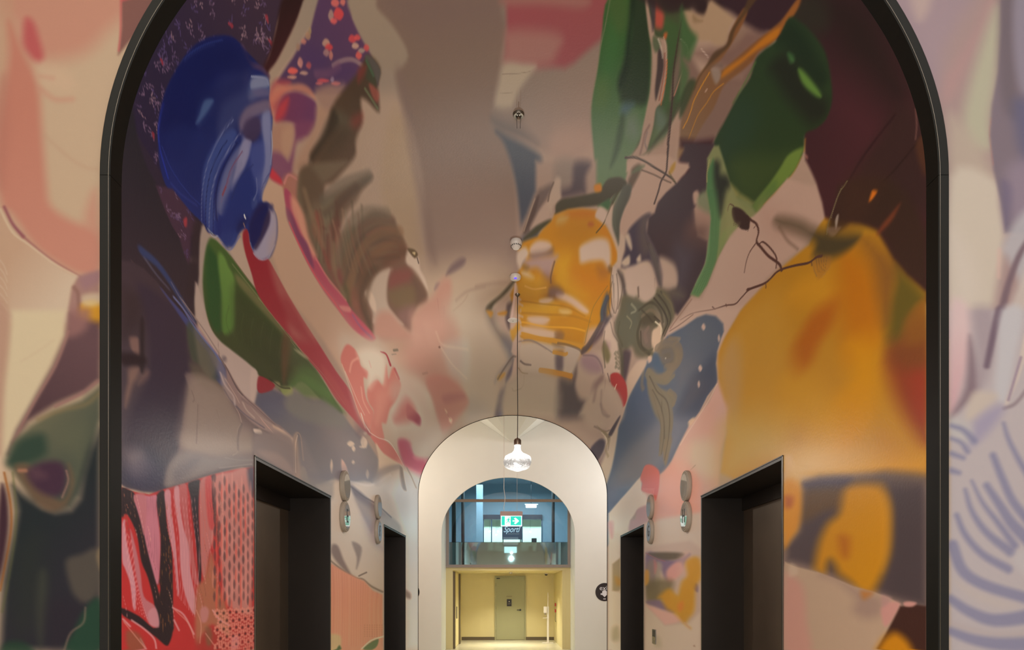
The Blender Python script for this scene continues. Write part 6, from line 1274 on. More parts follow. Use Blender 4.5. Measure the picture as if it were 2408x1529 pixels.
11;193 165 140;4.65;0.9;1;;;;;3942 1964 3944 1938 3966 1927 3975 1955
21;137 117 94;2.7;0.8;1;;;;3 3;4222 1927 4230 1950
11;180 143 103;9;1;0;;;186 132 48 4445 1503 4578 1503;;4410 1533 4422 1511 4531 1478 4635 1474 4690 1511 4701 1533
11;160 92 40;10.5;0.8;1;;;;;4569 1529 4564 1500 4597 1492 4610 1522
11;164 120 48;32.2;0.5;1;12;;;;4293 1533 4334 1478 4399 1467 4406 1503 4367 1541
11;172 146 80;58.3;0.8;1;;;;;4108 1767 4252 1572 4387 1548 4389 1654 4372 1791 4210 1791
11;178 138 49;58.3;0.3;1;;;;;4080 1654 4254 1533 4332 1533 4241 1612
11;180 130 46;49.6;1;0;;;191 157 101 4594 1219 4478 1440;;4415 1536 4520 1303 4589 1115 4635 1115 4601 1219 4564 1361 4536 1457 4544 1470 4631 1474 4700 1483 4756 1527 4754 1536
11;71 61 66;23.5;1;0;;;;;4542 1465 4543 1416 4573 1323 4597 1219 4644 1118 4960 1117 4952 1155 4946 1186 4923 1259 4904 1323 4852 1424 4811 1531 4755 1533 4708 1487 4640 1474
11;64 57 76;14.8;0.7;1;;;;;4542 1465 4552 1392 4579 1316 4599 1338 4573 1416 4561 1461
11;61 54 58;43.8;0.6;1;;;;;4664 1212 4687 1118 4951 1118 4943 1186 4903 1219
11;90 69 49;20.6;0.85;1;;;;;4574 1461 4593 1369 4610 1338 4657 1353 4660 1400 4677 1470 4602 1470
11;89 76 71;23.5;0.7;1;;;;;4595 1236 4631 1118 4656 1118 4628 1219
11;172 120 25;23.5;1;1;;;;;4614 1338 4603 1302 4620 1246 4640 1225 4692 1209 4754 1207 4821 1212 4882 1232 4930 1259 4938 1287 4901 1316 4869 1353 4836 1369 4826 1384 4866 1400 4847 1428 4797 1424 4749 1412 4704 1388 4676 1353
11;150 88 27;20.6;0.9;1;;;;;4751 1353 4763 1323 4816 1327 4807 1346
11;186 132 40;17.7;0.4;1;;;;;4652 1232 4685 1209 4801 1209 4868 1232 4764 1225
11;186 126 43;13.3;0.9;1;;;;;4519 1536 4550 1478 4675 1478 4731 1509 4745 1536
11;152 81 51;13.3;0.8;1;;;;;4567 1531 4581 1504 4612 1509 4605 1531
11;160 139 121;3.2;1;0;;;;;4811 1533 4834 1491 4856 1424 4880 1369 4908 1309 4923 1256 4940 1212 4956 1183 4990 1193 5037 1219 5090 1252 5145 1536
11;171 128 119;17.7;0.9;1;;;;;4877 1533 4879 1491 4924 1465 5028 1457 5125 1444 5144 1533
11;134 113 106;23.5;0.75;1;;;;;4870 1408 4884 1369 4938 1309 4984 1309 5003 1273 4986 1232 4944 1232 4923 1287 4892 1353
11;175 128 125;7.55;0.9;1;;;;;4969 1232 4951 1212 4956 1183 4994 1199 5020 1222 4993 1232
11;156 122 122;7.55;0.7;1;;;;;4934 1232 4940 1206 4954 1212 4965 1229
11;176 159 143;7.55;0.6;1;;;;;4822 1513 4834 1491 4861 1487 4868 1518
21;128 111 98;2.08;0.6;1;;;;2 2;4816 1527 4837 1483 4858 1424
11;56 35 31;4.65;1;0;;;;;4963 1183 4957 1142 4960 1117 5078 1117 5101 1252 5037 1219
11;175 130 125;4.65;0.95;1;;;;;4953 1174 4949 1161 4952 1142 4962 1152 4962 1170
11;180 120 22;19.1;0.95;1;;;;;5062 1232 5034 1199 5047 1170 5074 1152 5096 1152 5114 1246
11;160 96 32;13.3;0.7;1;;;;;4923 1287 4927 1256 4945 1280
11;194 181 167;4.65;1;0;;;;;4112 2555 4068 2440 4048 2368 4024 2300 4019 2262 4123 2262 4208 2225 4277 2225 4267 2300 4317 2354 4420 2361 4418 2440 5476 2440 5546 2560 4827 2558
11;190 136 121;13.3;0.75;0;;;;;4122 2133 4098 2048 4138 1999 4253 1933 4342 1893 4414 1893 4527 1893 4465 2038 4397 2155 4278 2166 4223 2144
11;186 151 136;11.9;0.5;1;;;;;4098 2048 4036 1989 4105 1942 4205 1961 4272 1933 4194 2018
11;178 88 81;2.91;1;1;;;;;3965 2237 4009 2189 4085 2144 4135 2138 4212 2144 4262 2155 4284 2166 4241 2178 4225 2184 4142 2262 4084 2262 4033 2275 3993 2262
21;203 142 125;1.45;0.6;1;;;;1.4 1.4;4173 2256 4130 2253
21;203 142 125;1.45;0.6;1;;;;1.4 1.4;4180 2245 4139 2242
21;203 142 125;1.45;0.6;1;;;;1.4 1.4;4187 2234 4147 2231
21;203 142 125;1.45;0.6;1;;;;1.4 1.4;4194 2223 4156 2220
21;203 142 125;1.45;0.6;1;;;;1.4 1.4;4200 2212 4164 2209
21;203 142 125;1.45;0.6;1;;;;1.4 1.4;4207 2201 4172 2198
21;203 142 125;1.45;0.6;1;;;;1.4 1.4;4213 2191 4180 2188
21;203 142 125;1.45;0.6;1;;;;1.4 1.4;4219 2180 4188 2177
11;162 126 127;6.1;1;1;;;;;4267 2300 4266 2262 4293 2219 4396 2213 4415 2237 4420 2361 4324 2354 4327 2314
11;185 132 132;6.1;0.8;1;;;;;4205 2560 4235 2510 4350 2506 4394 2518 4329 2543
11;168 130 123;20.6;0.6;1;;;;;4286 2155 4392 2069 4439 2038 4397 2144 4341 2161
11;178 165 158;17.7;0.85;1;;;;;4461 2155 4479 2018 4531 1893 4747 1893 4695 2155
11;148 127 127;11.9;0.7;1;;;;;4574 2166 4534 2089 4521 2069 4560 2079 4593 2144 4598 2166
11;185 172 160;13.3;0.6;1;;;;;4419 2243 4520 2155 4698 2144 4674 2243
11;198 184 170;3.2;1;0;;;;;4639 2515 4608 2438 5511 2438 5559 2515
11;174 159 146;9;1;0;;;184 170 156 4566 2059 5272 2059;;4407 2246 4500 1894 4882 1894 5264 1894 5408 2246 4908 2246
11;168 149 138;7.55;1;0;;15;;;4590 2240 4633 1954 4695 1894 4845 1894 5032 1894 5102 1954 5150 2102 5024 2240
11;103 85 115;7.55;0.9;1;15;;;;4634 2235 4723 2067 4719 2001 4713 1954 4801 2017 4856 2085 4785 2138 4919 2176 4876 2235
11;81 70 58;6.1;0.95;1;15;;;;4642 2205 4694 2001 4724 2017 4716 2102 4680 2176
11;185 136 131;7.55;0.95;1;15;;;;4791 2093 4745 2042 4753 2001 4803 1993 4850 2042 4865 2085
11;118 105 101;7.55;0.8;1;15;;;;4710 2225 4726 2148 4977 2148 5022 2215 4919 2240
11;149 140 123;6.1;0.6;1;15;;;;4724 2157 4750 2120 4861 2138 4860 2167
11;182 100 103;6.1;0.6;1;15;;;;4700 2176 4743 2157 4800 2171
11;83 76 53;13.3;0.7;1;15;;;;4855 2235 4846 2085 4884 2050 4974 2102 5001 2215
11;103 85 115;4.65;0.9;1;15;;;;4872 1954 4881 1916 4927 1912 4912 1938
11;103 85 117;6.1;0.9;1;15;;;;5003 2235 4986 2138 5042 2050 5062 2067 5038 2176
11;192 152 145;9;0.9;1;15;;;;5035 2235 5050 2120 5072 2017 5103 2001 5158 2138
11;186 151 139;11.9;0.5;1;15;;;;4716 2017 4705 1954 4840 1954 4818 2017
11;176 128 35;10.5;0.95;1;;;;;4919 2102 4910 2067 4945 2025 4869 2001 4830 1969 4756 1977 4731 1938 4753 1901 4845 1894 4904 1923 5028 1931 5080 1961 5115 1977 5134 1954 5109 1993 5059 2050 5038 2093 4976 2129 4967 2148
11;188 112 48;7.55;0.8;1;;;;;5005 2025 4985 1993 5027 1993 5046 2017
11;180 130 44;4.65;0.8;1;;;;;4770 2240 4774 2213 4857 2213 4876 2240
21;176 141 124;1.7;0.8;1;;;;2.5 2.5;5108 1985 5138 1954
21;144 87 92;1.45;0.7;1;;;;2 2;4634 2235 4695 2157 4725 2102
11;149 140 114;10.5;0.5;1;;;;;5237 2176 5244 2138 5298 2129 5312 2167
11;147 117 94;2.19;1;1;;;;;5229 1925 5232 1927 5234 1931 5234 1935 5232 1937 5229 1935 5226 1931 5226 1927
11;144 128 100;4.65;1;0;;;;;4653 2515 4608 2438 4944 2438 4918 2515
11;160 116 48;7.55;0.8;1;;;;;4782 2489 4815 2438 4866 2438 4864 2476
11;196 180 163;6.1;1;0;;;;;4945 2515 4918 2440 5473 2440 5516 2515
11;120 112 75;9;0.5;1;;;;;5308 2515 5262 2463 5375 2450 5419 2515
12;185 161 135;1.75;1;0;;;;;-2863 2979 -2554 2979 -2244 2979 -1935 2979 -1626 2979 -1317 2979 -1008 2979 -698 2979 -389 2979 -80 2979 229 2979 538 2979 847 2979 1157 2979 1466 2979 1775 2979 2084 2979 2393 2979 2703 2979 2703 2672 2703 2364 2703 2057 2703 1750 2703 1443 2703 1136 2703 829 2703 521 2703 214 2703 -93 2703 -400 2393 -400 2084 -400 1775 -400 1466 -400 1157 -400 847 -400 538 -400 229 -400 -80 -400 -389 -400 -698 -400 -1008 -400 -1317 -400 -1626 -400 -1935 -400 -2244 -400 -2554 -400 -2863 -400 -2863 -93 -2863 214 -2863 521 -2863 829 -2863 1136 -2863 1443 -2863 1750 -2863 2057 -2863 2364 -2863 2672
12;184 134 115;35.1;1;1;;;;;-2565 2879 -1770 2879 -1968 2621 -2088 2522 -2276 2492 -2336 2522 -2406 2661 -2465 2720
12;180 141 117;11.9;0.6;1;;;;;-2565 2879 -2406 2820 -2425 2482 -2455 2223 -2565 2223
12;181 120 103;17.7;1;1;;;186 130 113 -2406 2283 -2167 1538;;-2425 2681 -2346 2522 -2286 2382 -2266 2144 -2247 1925 -2227 1816 -2137 1746 -1998 1677 -1998 1498 -2088 1488 -2207 1548 -2306 1627 -2406 1766 -2465 1836 -2485 2084 -2455 2303 -2425 2522
12;170 114 100;20.6;0.6;1;;;;;-2465 2402 -2425 2363 -2435 1985 -2465 1886 -2525 2084
12;175 88 88;13.3;1;1;;;;;-2346 2691 -2306 2671 -2276 2581 -2261 2512 -2286 2487 -2326 2522 -2356 2581
12;193 165 139;20.6;0.7;1;;;;;-2286 2482 -2167 2452 -2107 2382 -2167 2343 -2266 2382
22;185 136 117;12.7;0.6;1;;;;12 12;-2276 2363 -2207 2313 -2127 2313
22;185 140 121;10.2;0.5;1;;;;10 10;-2276 2422 -2217 2412
12;186 130 113;20.6;0.7;1;;;;;-2068 1746 -2018 1886 -1998 1687
22;176 145 122;8.95;0.4;1;;;;8 8;-2257 2144 -2147 2045 -2068 1995 -2008 1985
12;122 84 78;6.1;1;0;;;;;-1897 2840 -1710 2840 -1710 2760 -1909 2522 -1894 2661
22;190 94 93;3.95;0.8;1;;;;4 4;-1895 2820 -1897 2720 -1899 2621 -1907 2541
22;186 88 90;6.45;0.7;1;;;;8 8;-1889 2780 -1829 2800 -1770 2830
12;182 151 127;6.1;1;0;;;196 176 154 -2406 1587 -2167 1389;;-2465 1806 -2406 1687 -2286 1607 -2167 1508 -2097 1478 -2127 1428 -2147 1260 -2525 1260 -2525 1786
22;132 75 85;6.45;0.9;1;;;;6 8;-2445 1806 -2406 1727 -2356 1667
22;145 92 92;5.2;0.7;1;;;;6 4;-2356 1667 -2286 1607 -2207 1548 -2088 1478
22;201 181 154;3.95;0.7;1;;;;5 5;-2465 1796 -2406 1687 -2326 1627 -2207 1538 -2097 1478
12;180 149 125;11.9;0.7;1;;;;;-2465 1627 -2425 1607 -2435 1260 -2465 1260
22;204 186 164;2.7;0.5;1;;;;2.5 2.5;-2465 1558 -2445 1528 -2431 1488
22;204 186 164;2.7;0.5;1;;;;2.5 2.5;-2465 1518 -2445 1490 -2431 1454
22;204 186 164;2.7;0.5;1;;;;2.5 2.5;-2465 1478 -2445 1452 -2431 1420
22;204 186 164;2.7;0.5;1;;;;2.5 2.5;-2465 1438 -2445 1415 -2431 1387
22;204 186 164;2.7;0.5;1;;;;2.5 2.5;-2465 1399 -2445 1377 -2431 1353
22;204 186 164;2.7;0.5;1;;;;2.5 2.5;-2465 1359 -2445 1339 -2431 1319
22;204 186 164;2.7;0.5;1;;;;2.5 2.5;-2465 1319 -2445 1301 -2431 1285
12;156 121 113;6.1;1;0;;;;;-2097 1478 -1998 1508 -1998 1091 -2137 1091 -2147 1309 -2127 1428
12;147 112 120;11.9;0.7;1;;;;;-2088 1478 -1998 1503 -1998 1458 -2068 1419
12;206 150 48;7.55;0.95;1;;;190 136 40 -2068 1349 -2008 1260;;-2088 1349 -1998 1359 -1998 1240 -2097 1240
12;202 186 155;9;0.7;1;;;;;-2078 1389 -1998 1399 -1998 1349 -2068 1339
22;126 91 83;7.7;0.6;1;;;;8 8;-2117 1428 -2097 1389 -2097 1260
12;202 186 155;11.9;1;0;;;;;-2415 1320 -2153 1320 -2163 1200 -2224 1059 -2314 878 -2405 717 -2445 616 -2495 616 -2465 857 -2425 1159
12;176 141 122;13.3;0.9;1;;;;;-2526 1320 -2425 1320 -2425 1159 -2445 958 -2455 717 -2465 556 -2526 354
22;193 172 145;6.45;0.4;1;;;;5 5;-2365 1079 -2284 1129 -2214 1179
12;201 177 151;9;0.9;1;;;;;-2485 616 -2445 616 -2455 495 -2485 354
12;82 61 66;13.3;1;0;;;98 73 77 -2264 857 -2063 1159;;-2133 1300 -1992 1260 -1992 998 -2063 938 -2204 878 -2334 797 -2405 696 -2425 646 -2385 757 -2304 898 -2214 1059 -2153 1200
12;146 106 102;14.8;0.8;1;;;;;-2133 1320 -2043 1320 -2063 1230 -2143 1200
22;156 114 107;6.45;0.8;1;;;;5 5;-2143 1220 -2204 1059 -2304 888 -2405 696
22;146 106 102;6.45;0.8;1;;;;7 7;-2002 988 -2083 928 -2204 868
12;103 102 81;11.9;1;0;;;71 78 69 -2264 857 -2043 656;;-1992 968 -1992 817 -2043 616 -2093 455 -2133 395 -2204 374 -2304 425 -2385 535 -2425 596 -2405 696 -2324 777 -2214 847 -2083 898
22;128 112 81;10.2;0.6;1;;;;10 10;-2002 928 -2063 878 -2183 847 -2284 807
12;48 67 57;17.7;0.95;1;;;;;-2415 656 -2365 717 -2264 737 -2244 656 -2304 606 -2405 586 -2435 606
12;96 98 78;35.1;0.6;1;;;;;-2163 777 -2043 777 -2063 576 -2123 495 -2133 616 -2204 696
12;37 44 47;17.7;1;0;;;44 44 51 -2264 354 -2063 153;;-1992 757 -1992 412 -1992 67 -1992 -279 -2465 -279 -2445 52 -2405 254 -2385 374 -2405 495 -2355 455 -2264 395 -2204 374 -2133 385 -2093 435 -2073 556 -2043 656
12;109 85 67;10.5;0.8;1;;;;;-2395 576 -2334 596 -2284 515 -2183 425 -2133 495 -2143 596 -2118 515 -2153 405 -2224 374 -2304 425
12;68 47 63;13.3;1;1;;;;;-2334 566 -2264 606 -2183 606 -2153 556 -2163 475 -2204 445 -2274 465 -2324 515
12;101 73 80;13.3;0.5;1;;;;;-2324 566 -2284 576 -2244 535 -2304 525
22;170 118 95;6.45;0.8;1;;;;8 8;-2375 566 -2344 566
22;163 122 108;3.95;0.7;1;;;;4 4;-2153 566 -2145 515 -2173 440
22;150 90 44;3.95;0.85;1;;;;5 5;-2445 556 -2415 405 -2415 274 -2445 103 -2465 2
22;96 99 64;5.2;0.6;1;;;;5 5;-2405 556 -2390 395 -2395 254 -2425 52 -2455 -98
12;58 37 48;9;0.95;1;;;;;-2465 475 -2435 455 -2425 304 -2455 103 -2485 52
12;44 50 46;43.8;0.6;1;;;;;-2385 153 -2284 254 -2264 -48 -2344 -199 -2405 -149
12;66 70 59;14.8;0.6;1;;;;;-2284 73 -2244 73 -2254 -149 -2274 -279 -2294 -149
12;89 82 73;11.9;0.8;1;;;;;-2153 143 -2083 173 -2002 193 -2002 2 -2063 -58 -2113 -28 -2143 52
12;46 40 49;29.3;0.6;1;;;;;-2224 -48 -2083 -68 -2103 -199 -2183 -279 -2244 -229
12;39 68 53;10.5;0.95;1;;;;;-2053 -68 -1992 -48 -1992 -279 -2153 -279 -2123 -199
12;38 65 49;10.5;0.8;1;;;;;-2445 -249 -2365 -239 -2304 -279 -2304 -350 -2465 -350
22;147 117 103;3.95;0.6;1;;;;4 4;-2163 -279 -2133 -199 -2073 -149 -2063 -78
12;147 126 95;6.1;0.6;1;;;;;-2007 193 -1992 193 -1992 93 -2012 153
12;164 141 139;1.75;1;0;;;;;1577 2879 2025 2879 2472 2879 2472 2541 2472 2203 2472 1865 2472 1527 2472 1189 2025 1189 1577 1189 1577 1527 1577 1865 1577 2203 1577 2541
12;158 139 148;32.2;0.8;1;;;;;1577 2840 2094 2840 2034 2661 1975 2541 1935 2323 1776 2482
12;188 167 158;17.7;0.7;1;;;;;1816 2840 1915 2840 1895 2720 1846 2690
12;173 141 140;20.6;0.8;1;;;;;2204 2840 2134 2661 2034 2502 1975 2402 1975 2303 2034 2362 2134 2581 2213 2760
12;177 174 153;23.5;1;1;;;;;2213 2740 2243 2681 2223 2422 2194 2223 2194 2084 2094 2084 2064 2223 2124 2482
12;180 166 152;26.4;0.9;1;;;;;1995 2223 2074 2183 2174 2044 2213 1925 2174 1885 2015 1885
12;197 186 172;17.7;1;1;;;;;2005 1945 2213 1935 2243 1805 2263 1686 2233 1487 2174 1259 2005 1259
12;205 194 184;35.1;0.6;1;;;;;2005 1686 2094 1587 2134 1388 2034 1288
12;127 115 125;6.1;1;0;;;;;2241 2840 2393 2840 2393 2455 2393 2071 2393 1686 2313 1686 2263 1686 2243 1825 2206 1984 2189 2144 2199 2283 2229 2442 2241 2631
12;107 97 104;17.7;0.6;1;;;;;2243 2840 2303 2840 2303 2581 2323 2283 2303 2223 2253 2283 2233 2482
12;146 139 154;14.8;0.8;1;;;;;2313 2840 2393 2840 2393 2382 2333 2362 2303 2581
12;97 98 128;23.5;0.7;1;;;;;2303 2303 2393 2283 2393 1984 2343 2044 2313 2163
12;149 135 152;26.4;0.7;1;;;;;2273 1984 2393 2004 2393 1706 2293 1746
12;104 97 126;14.8;0.5;1;;;;;2243 1925 2293 1885 2273 1706 2253 1726
12;178 176 181;14.8;0.85;1;;;;;2253 1626 2323 1756 2393 1776 2393 1388 2273 1567
22;212 177 167;8.95;0.6;1;;;;8 8;2235 1606 2231 1477
22;118 99 108;8.95;0.9;1;;;;12 18;2373 1656 2323 1567 2273 1427 2233 1259
12;195 184 177;11.9;0.9;1;;;;;2273 1259 2353 1507 2393 1587 2393 1189
22;183 123 114;2.7;0.5;1;;;;2 2;2196 2223 2189 2144 2206 2004
12;183 174 176;7.55;1;0;;;;;2003 1320 2397 1320 2397 986 2397 652 2397 318 2397 -16 2397 -350 2003 -350 2003 -16 2003 318 2003 652 2003 986
12;209 185 185;17.7;1;1;;;202 162 167 2035 1260 2035 878;;2003 1340 2096 1320 2096 1159 2075 1019 2003 837
12;128 109 118;13.3;0.9;1;;;;;2096 1200 2136 958 2055 858 2003 817 2075 958
12;159 145 152;20.6;0.8;1;;;;;2106 1320 2206 1320 2216 1159 2176 998 2136 958 2126 1139
22;112 95 109;8.95;0.9;1;;;;20 14;2236 1320 2206 1200 2176 1059
12;190 188 192;11.9;0.9;1;;;;;2246 1320 2347 1320 2307 1099 2267 898 2216 928 2226 1099
22;204 190 180;6.45;0.9;1;;;;16 8;2367 1200 2327 1039 2267 878
22;129 111 137;5.2;0.8;1;;;;5 5;2337 1099 2307 998 2277 898
22;138 123 130;6.45;0.8;1;;;;8 8;2397 998 2317 888 2256 858
12;195 182 170;13.3;0.85;1;;;;;2075 817 2106 928 2176 938 2226 918 2176 858 2116 807
12;156 149 173;17.7;0.85;1;;;;;2116 797 2216 868 2256 858 2226 797 2156 717 2085 676
12;186 184 182;20.6;0.8;1;;;;;2005 817 2096 777 2096 697 2005 737
22;126 126 156;11.4;0.75;1;;;;10 16;2010 777 2065 757 2116 707
22;126 126 156;11.4;0.75;1;;;;8 12;2010 717 2055 697 2085 656
22;126 126 156;11.4;0.75;1;;;;12 10;2010 646 2065 626
22;126 126 156;11.4;0.75;1;;;;14 10;2010 566 2045 556
22;126 126 156;11.4;0.75;1;;;;16 22;2206 636 2246 536 2297 425 2367 334
22;126 126 156;11.4;0.75;1;;;;8 16;2256 787 2277 717 2327 616 2377 536
22;126 126 156;11.4;0.75;1;;;;16 30;2176 495 2236 405 2297 314 2377 234
22;126 126 156;11.4;0.75;1;;;;6 18;2106 516 2156 415 2226 324 2307 214
22;126 126 156;11.4;0.75;1;;;;8 22;2075 475 2106 375 2176 274 2287 184
22;126 126 156;11.4;0.75;1;;;;12 20;2035 355 2075 264 2156 173 2277 103
22;126 126 156;11.4;0.75;1;;;;26 26;2015 214 2065 93 2176 23 2377 -38
22;126 126 156;11.4;0.75;1;;;;20 34;2005 -38 2096 -98 2216 -138 2397 -118
22;126 126 156;11.4;0.75;1;;;;20 36;2005 -189 2116 -229 2236 -249 2397 -249
22;126 126 156;11.4;0.75;1;;;;20 20;2005 -309 2176 -319 2397 -309
12;191 178 170;14.8;0.5;1;;;;;2015 53 2116 -38 2236 -78 2317 -68 2176 -18
12;190 186 188;14.8;0.6;1;;;;;2307 173 2377 194 2377 73 2317 113
12;176 161 159;11.9;0.4;1;;;;;2005 -138 2176 -189 2377 -189 2377 -219 2176 -209 2015 -169
11;184 140 48;8.42;0.6;1;;;;;2500 1994 2641 1982 2669 2024 2618 2049 2504 2054
11;190 150 52;7.4;0.6;1;;;;;2506 2075 2620 2059 2736 2057 2706 2088 2518 2101
11;185 161 143;4.36;0.9;1;;;;;2524 2156 2598 2158 2748 2158 2756 2180 2648 2189 2537 2178
11;183 161 145;4.36;0.85;1;;;;;2551 2121 2651 2112 2699 2118 2656 2134 2584 2136
11;183 161 143;4.36;0.85;1;;;;;2619 2054 2693 2042 2678 2059 2631 2066
11;181 157 143;4.36;0.8;1;;;;;2724 2018 2802 2022 2876 2035 2934 2049 2897 2057 2789 2040 2719 2034
11;108 85 85;6.39;0.7;1;;;;;2667 2014 2720 2004 2762 2018 2719 2034 2682 2038
11;193 170 118;5.38;0.6;1;;;;;2753 2076 2819 2066 2833 2075 2787 2088
11;126 93 62;5.38;0.8;1;;;;;2749 2160 2811 2151 2812 2180 2769 2187
11;174 157 143;8.42;0.7;1;;;;;2502 2221 2749 2227 2779 2313 2581 2333 2513 2283
11;91 77 84;7.4;0.8;1;;;;;2785 2247 2847 2236 2863 2299 2821 2307
11;166 151 140;6.39;0.8;1;;;;;2843 2199 2945 2191 2964 2224 2933 2284 2869 2284
21;180 130 44;1.45;0.9;1;;;;7 7;2516 2185 2649 2195 2804 2188 2963 2180
21;150 104 35;1.45;0.5;1;;;;3 3;2496 2064 2641 2067 2796 2059 2923 2068
21;200 150 48;1.45;0.6;1;;;;3 3;2512 2139 2680 2146 2865 2124 2950 2117
21;150 104 35;1.45;0.45;1;;;;4 4;2509 2106 2669 2102 2847 2083 2971 2078
21;201 161 91;1.45;0.6;1;;;;3 3;2520 2013 2576 2021 2648 2011
21;94 75 66;1.45;0.6;1;;;;4 4;2784 2197 2851 2192 2945 2191 2975 2202
21;176 126 44;1.45;0.8;1;;;;6 6;2764 2237 2846 2233 2867 2226
21;128 111 105;1.45;0.7;1;;;;2.5 2.5;2496 2215 2584 2206 2678 2223 2753 2239
21;102 85 81;1.45;0.8;1;;;;3 3;2514 2296 2552 2308 2602 2309
21;95 88 60;1.45;0.7;1;;;;1.3 1.3;3002 1944 2969 2003 2958 2038 2964 2103 2974 2159
21;176 122 41;1.45;0.9;1;;;;8 8;2681 2326 2807 2319 2947 2309
21;176 122 41;1.45;0.8;1;;;;2 2;2940 2296 2952 2318
21;173 151 137;2.7;0.7;1;;;;4 4;2485 2054 2497 2060
21;173 151 137;2.7;0.7;1;;;;4 4;2492 2074 2512 2080
21;173 151 137;2.7;0.7;1;;;;4 4;2500 2094 2500 2100
21;173 151 137;2.7;0.7;1;;;;4 4;2489 2114 2516 2120
21;173 151 137;2.7;0.7;1;;;;4 4;2497 2135 2504 2142
21;173 151 137;2.7;0.7;1;;;;4 4;2505 2156 2520 2163
21;173 151 137;2.7;0.7;1;;;;4 4;2494 2178 2507 2185
21;173 151 137;2.7;0.7;1;;;;4 4;2502 2201 2524 2207
21;173 151 137;2.7;0.7;1;;;;4 4;2510 2223 2511 2230
21;188 165 158;2.08;0.85;1;;;;6 6;2463 2009 2457 2054 2445 2107 2439 2123
21;69 59 66;3.95;0.8;1;;;;10 12;3024 1979 3021 2021 3039 2049 3028 2097 3001 2164 2979 2188
21;67 76 86;3.95;0.8;1;;;;8 8;3020 1980 3017 2023 3035 2050
21;83 70 63;1.7;0.75;1;;;;2 2;2995 1889 3018 1940 3061 1989 3093 2010
21;83 70 63;1.7;0.75;1;;;;2 2;3029 1898 3062 1932 3092 1974 3102 2008
21;83 70 63;1.7;0.75;1;;;;2 2;3031 1888 3077 1913 3099 1956 3105 1991
21;99 86 78;1.7;0.7;1;;;;2 2;3091 2044 3138 2074 3199 2088
21;99 86 78;1.7;0.7;1;;;;2 2;3114 2037 3144 2060 3178 2072
11;87 84 70;6.1;0.75;1;;;;;3124 1948 3173 1920 3238 1921 3266 1883 3303 1857 3363 1859 3420 1882 3418 1928 3352 1917 3304 1929 3256 1972 3307 2042 3381 2056 3326 2070 3263 2062 3234 2098 3181 2082 3130 2043 3117 1992
21;69 64 52;2.7;0.8;1;;;;7 7;3264 1980 3281 2018 3334 2042 3411 2034
21;109 98 81;2.7;0.7;1;;;;6 6;3257 1961 3289 1925 3368 1920
21;65 60 50;2.7;0.7;1;;;;5 5;3225 1952 3269 1907 3335 1904 3384 1923
21;51 46 41;2.7;0.85;1;;;;3 3;3273 1890 3350 1896 3408 1911 3421 1949
21;55 50 43;2.7;0.8;1;;;;3 3;3288 1873 3353 1879 3414 1896 3434 1948
21;103 96 73;2.7;0.7;1;;;;4 4;3307 1860 3367 1862 3411 1876
21;149 144 114;2.7;0.6;1;;;;2 2;3173 1994 3214 2000 3221 2020
21;150 150 127;2.7;0.5;1;;;;4 4;3170 1952 3209 1959 3191 1976
21;118 99 90;2.7;0.6;1;;;;8 8;3322 1976 3323 1999 3354 2013
21;59 54 45;2.7;0.6;1;;;;3 3;3241 1946 3289 1947 3329 1950
21;77 72 58;2.7;0.6;1;;;;4 4;3145 2026 3166 2064 3226 2089
21;79 74 58;2.7;0.7;1;;;;4 4;3380 2044 3413 2014 3401 1996
11;183 161 140;3.2;0.95;1;;;;;3360 1970 3371 1952 3369 1931 3386 1934 3423 1960 3438 2000 3421 2009 3384 1999
21;199 190 169;1.45;0.8;1;;;;2 2;3343 1941 3386 1939 3409 1956
11;168 149 138;6.1;0.9;1;;;;;3072 1867 3152 1827 3200 1827 3245 1852 3266 1883 3242 1914 3204 1919 3172 1901 3169 1927 3127 1926 3087 1900
21;94 79 72;2.7;0.8;1;;;;4 4;3168 1897 3191 1919
11;164 143 132;7.55;0.7;1;;;;;3216 1793 3264 1783 3319 1786 3348 1810 3324 1837 3288 1843 3256 1823
21;111 100 86;2.7;0.75;1;;;;14 14;3433 1997 3469 1952 3540 1927 3590 1938 3605 1966 3553 2008
21;96 92 90;2.7;0.7;1;;;;8 8;3481 1988 3516 1960 3552 1969 3530 1996 3494 2005
21;111 104 87;2.7;0.8;1;;;;9 9;3461 2078 3541 2071 3615 2035 3632 1995
21;111 104 88;2.7;0.75;1;;;;16 16;3472 2085 3586 2092 3697 2064 3819 2062 3918 2078 4007 2087
21;111 102 86;2.7;0.8;1;;;;8 8;3513 2103 3624 2119 3763 2110 3890 2125 3982 2136
21;69 62 53;2.7;0.8;1;;;;1.8 1.8;3493 2087 3601 2089 3721 2061 3899 2077 4049 2106
21;69 62 53;2.7;0.7;1;;;;1.6 1.6;3567 2105 3715 2098 3834 2102 3991 2126
21;115 104 85;2.7;0.7;1;;;;10 10;3672 2037 3735 2018 3764 2034
21;107 98 86;2.7;0.6;1;;;;5 5;3462 1938 3506 1918 3514 1931
11;66 84 106;6.1;0.8;1;;;;;3436 2020 3467 2009 3522 2021 3565 2013 3537 2039 3479 2047
21;189 180 170;1.45;0.1;1;;;;0.6 0.6;3661 1749 3699 1754
21;107 85 76;1.95;0.8;1;;;;2 2;3447 1923 3480 1876 3509 1825
21;127 101 91;2.7;0.8;1;;;;3 3;3441 1915 3446 1873 3457 1803
11;111 104 87;1.75;0.7;1;;;;;3193 2133 3195 2125 3208 2128 3205 2136
11;111 104 87;1.75;0.7;1;;;;;3208 2121 3210 2113 3222 2115 3220 2124
11;111 104 87;1.75;0.7;1;;;;;3211 2145 3213 2137 3226 2140 3223 2148
11;111 104 87;1.75;0.7;1;;;;;3231 2131 3232 2123 3245 2125 3243 2134
11;111 104 87;1.75;0.7;1;;;;;3232 2160 3233 2151 3247 2154 3245 2163
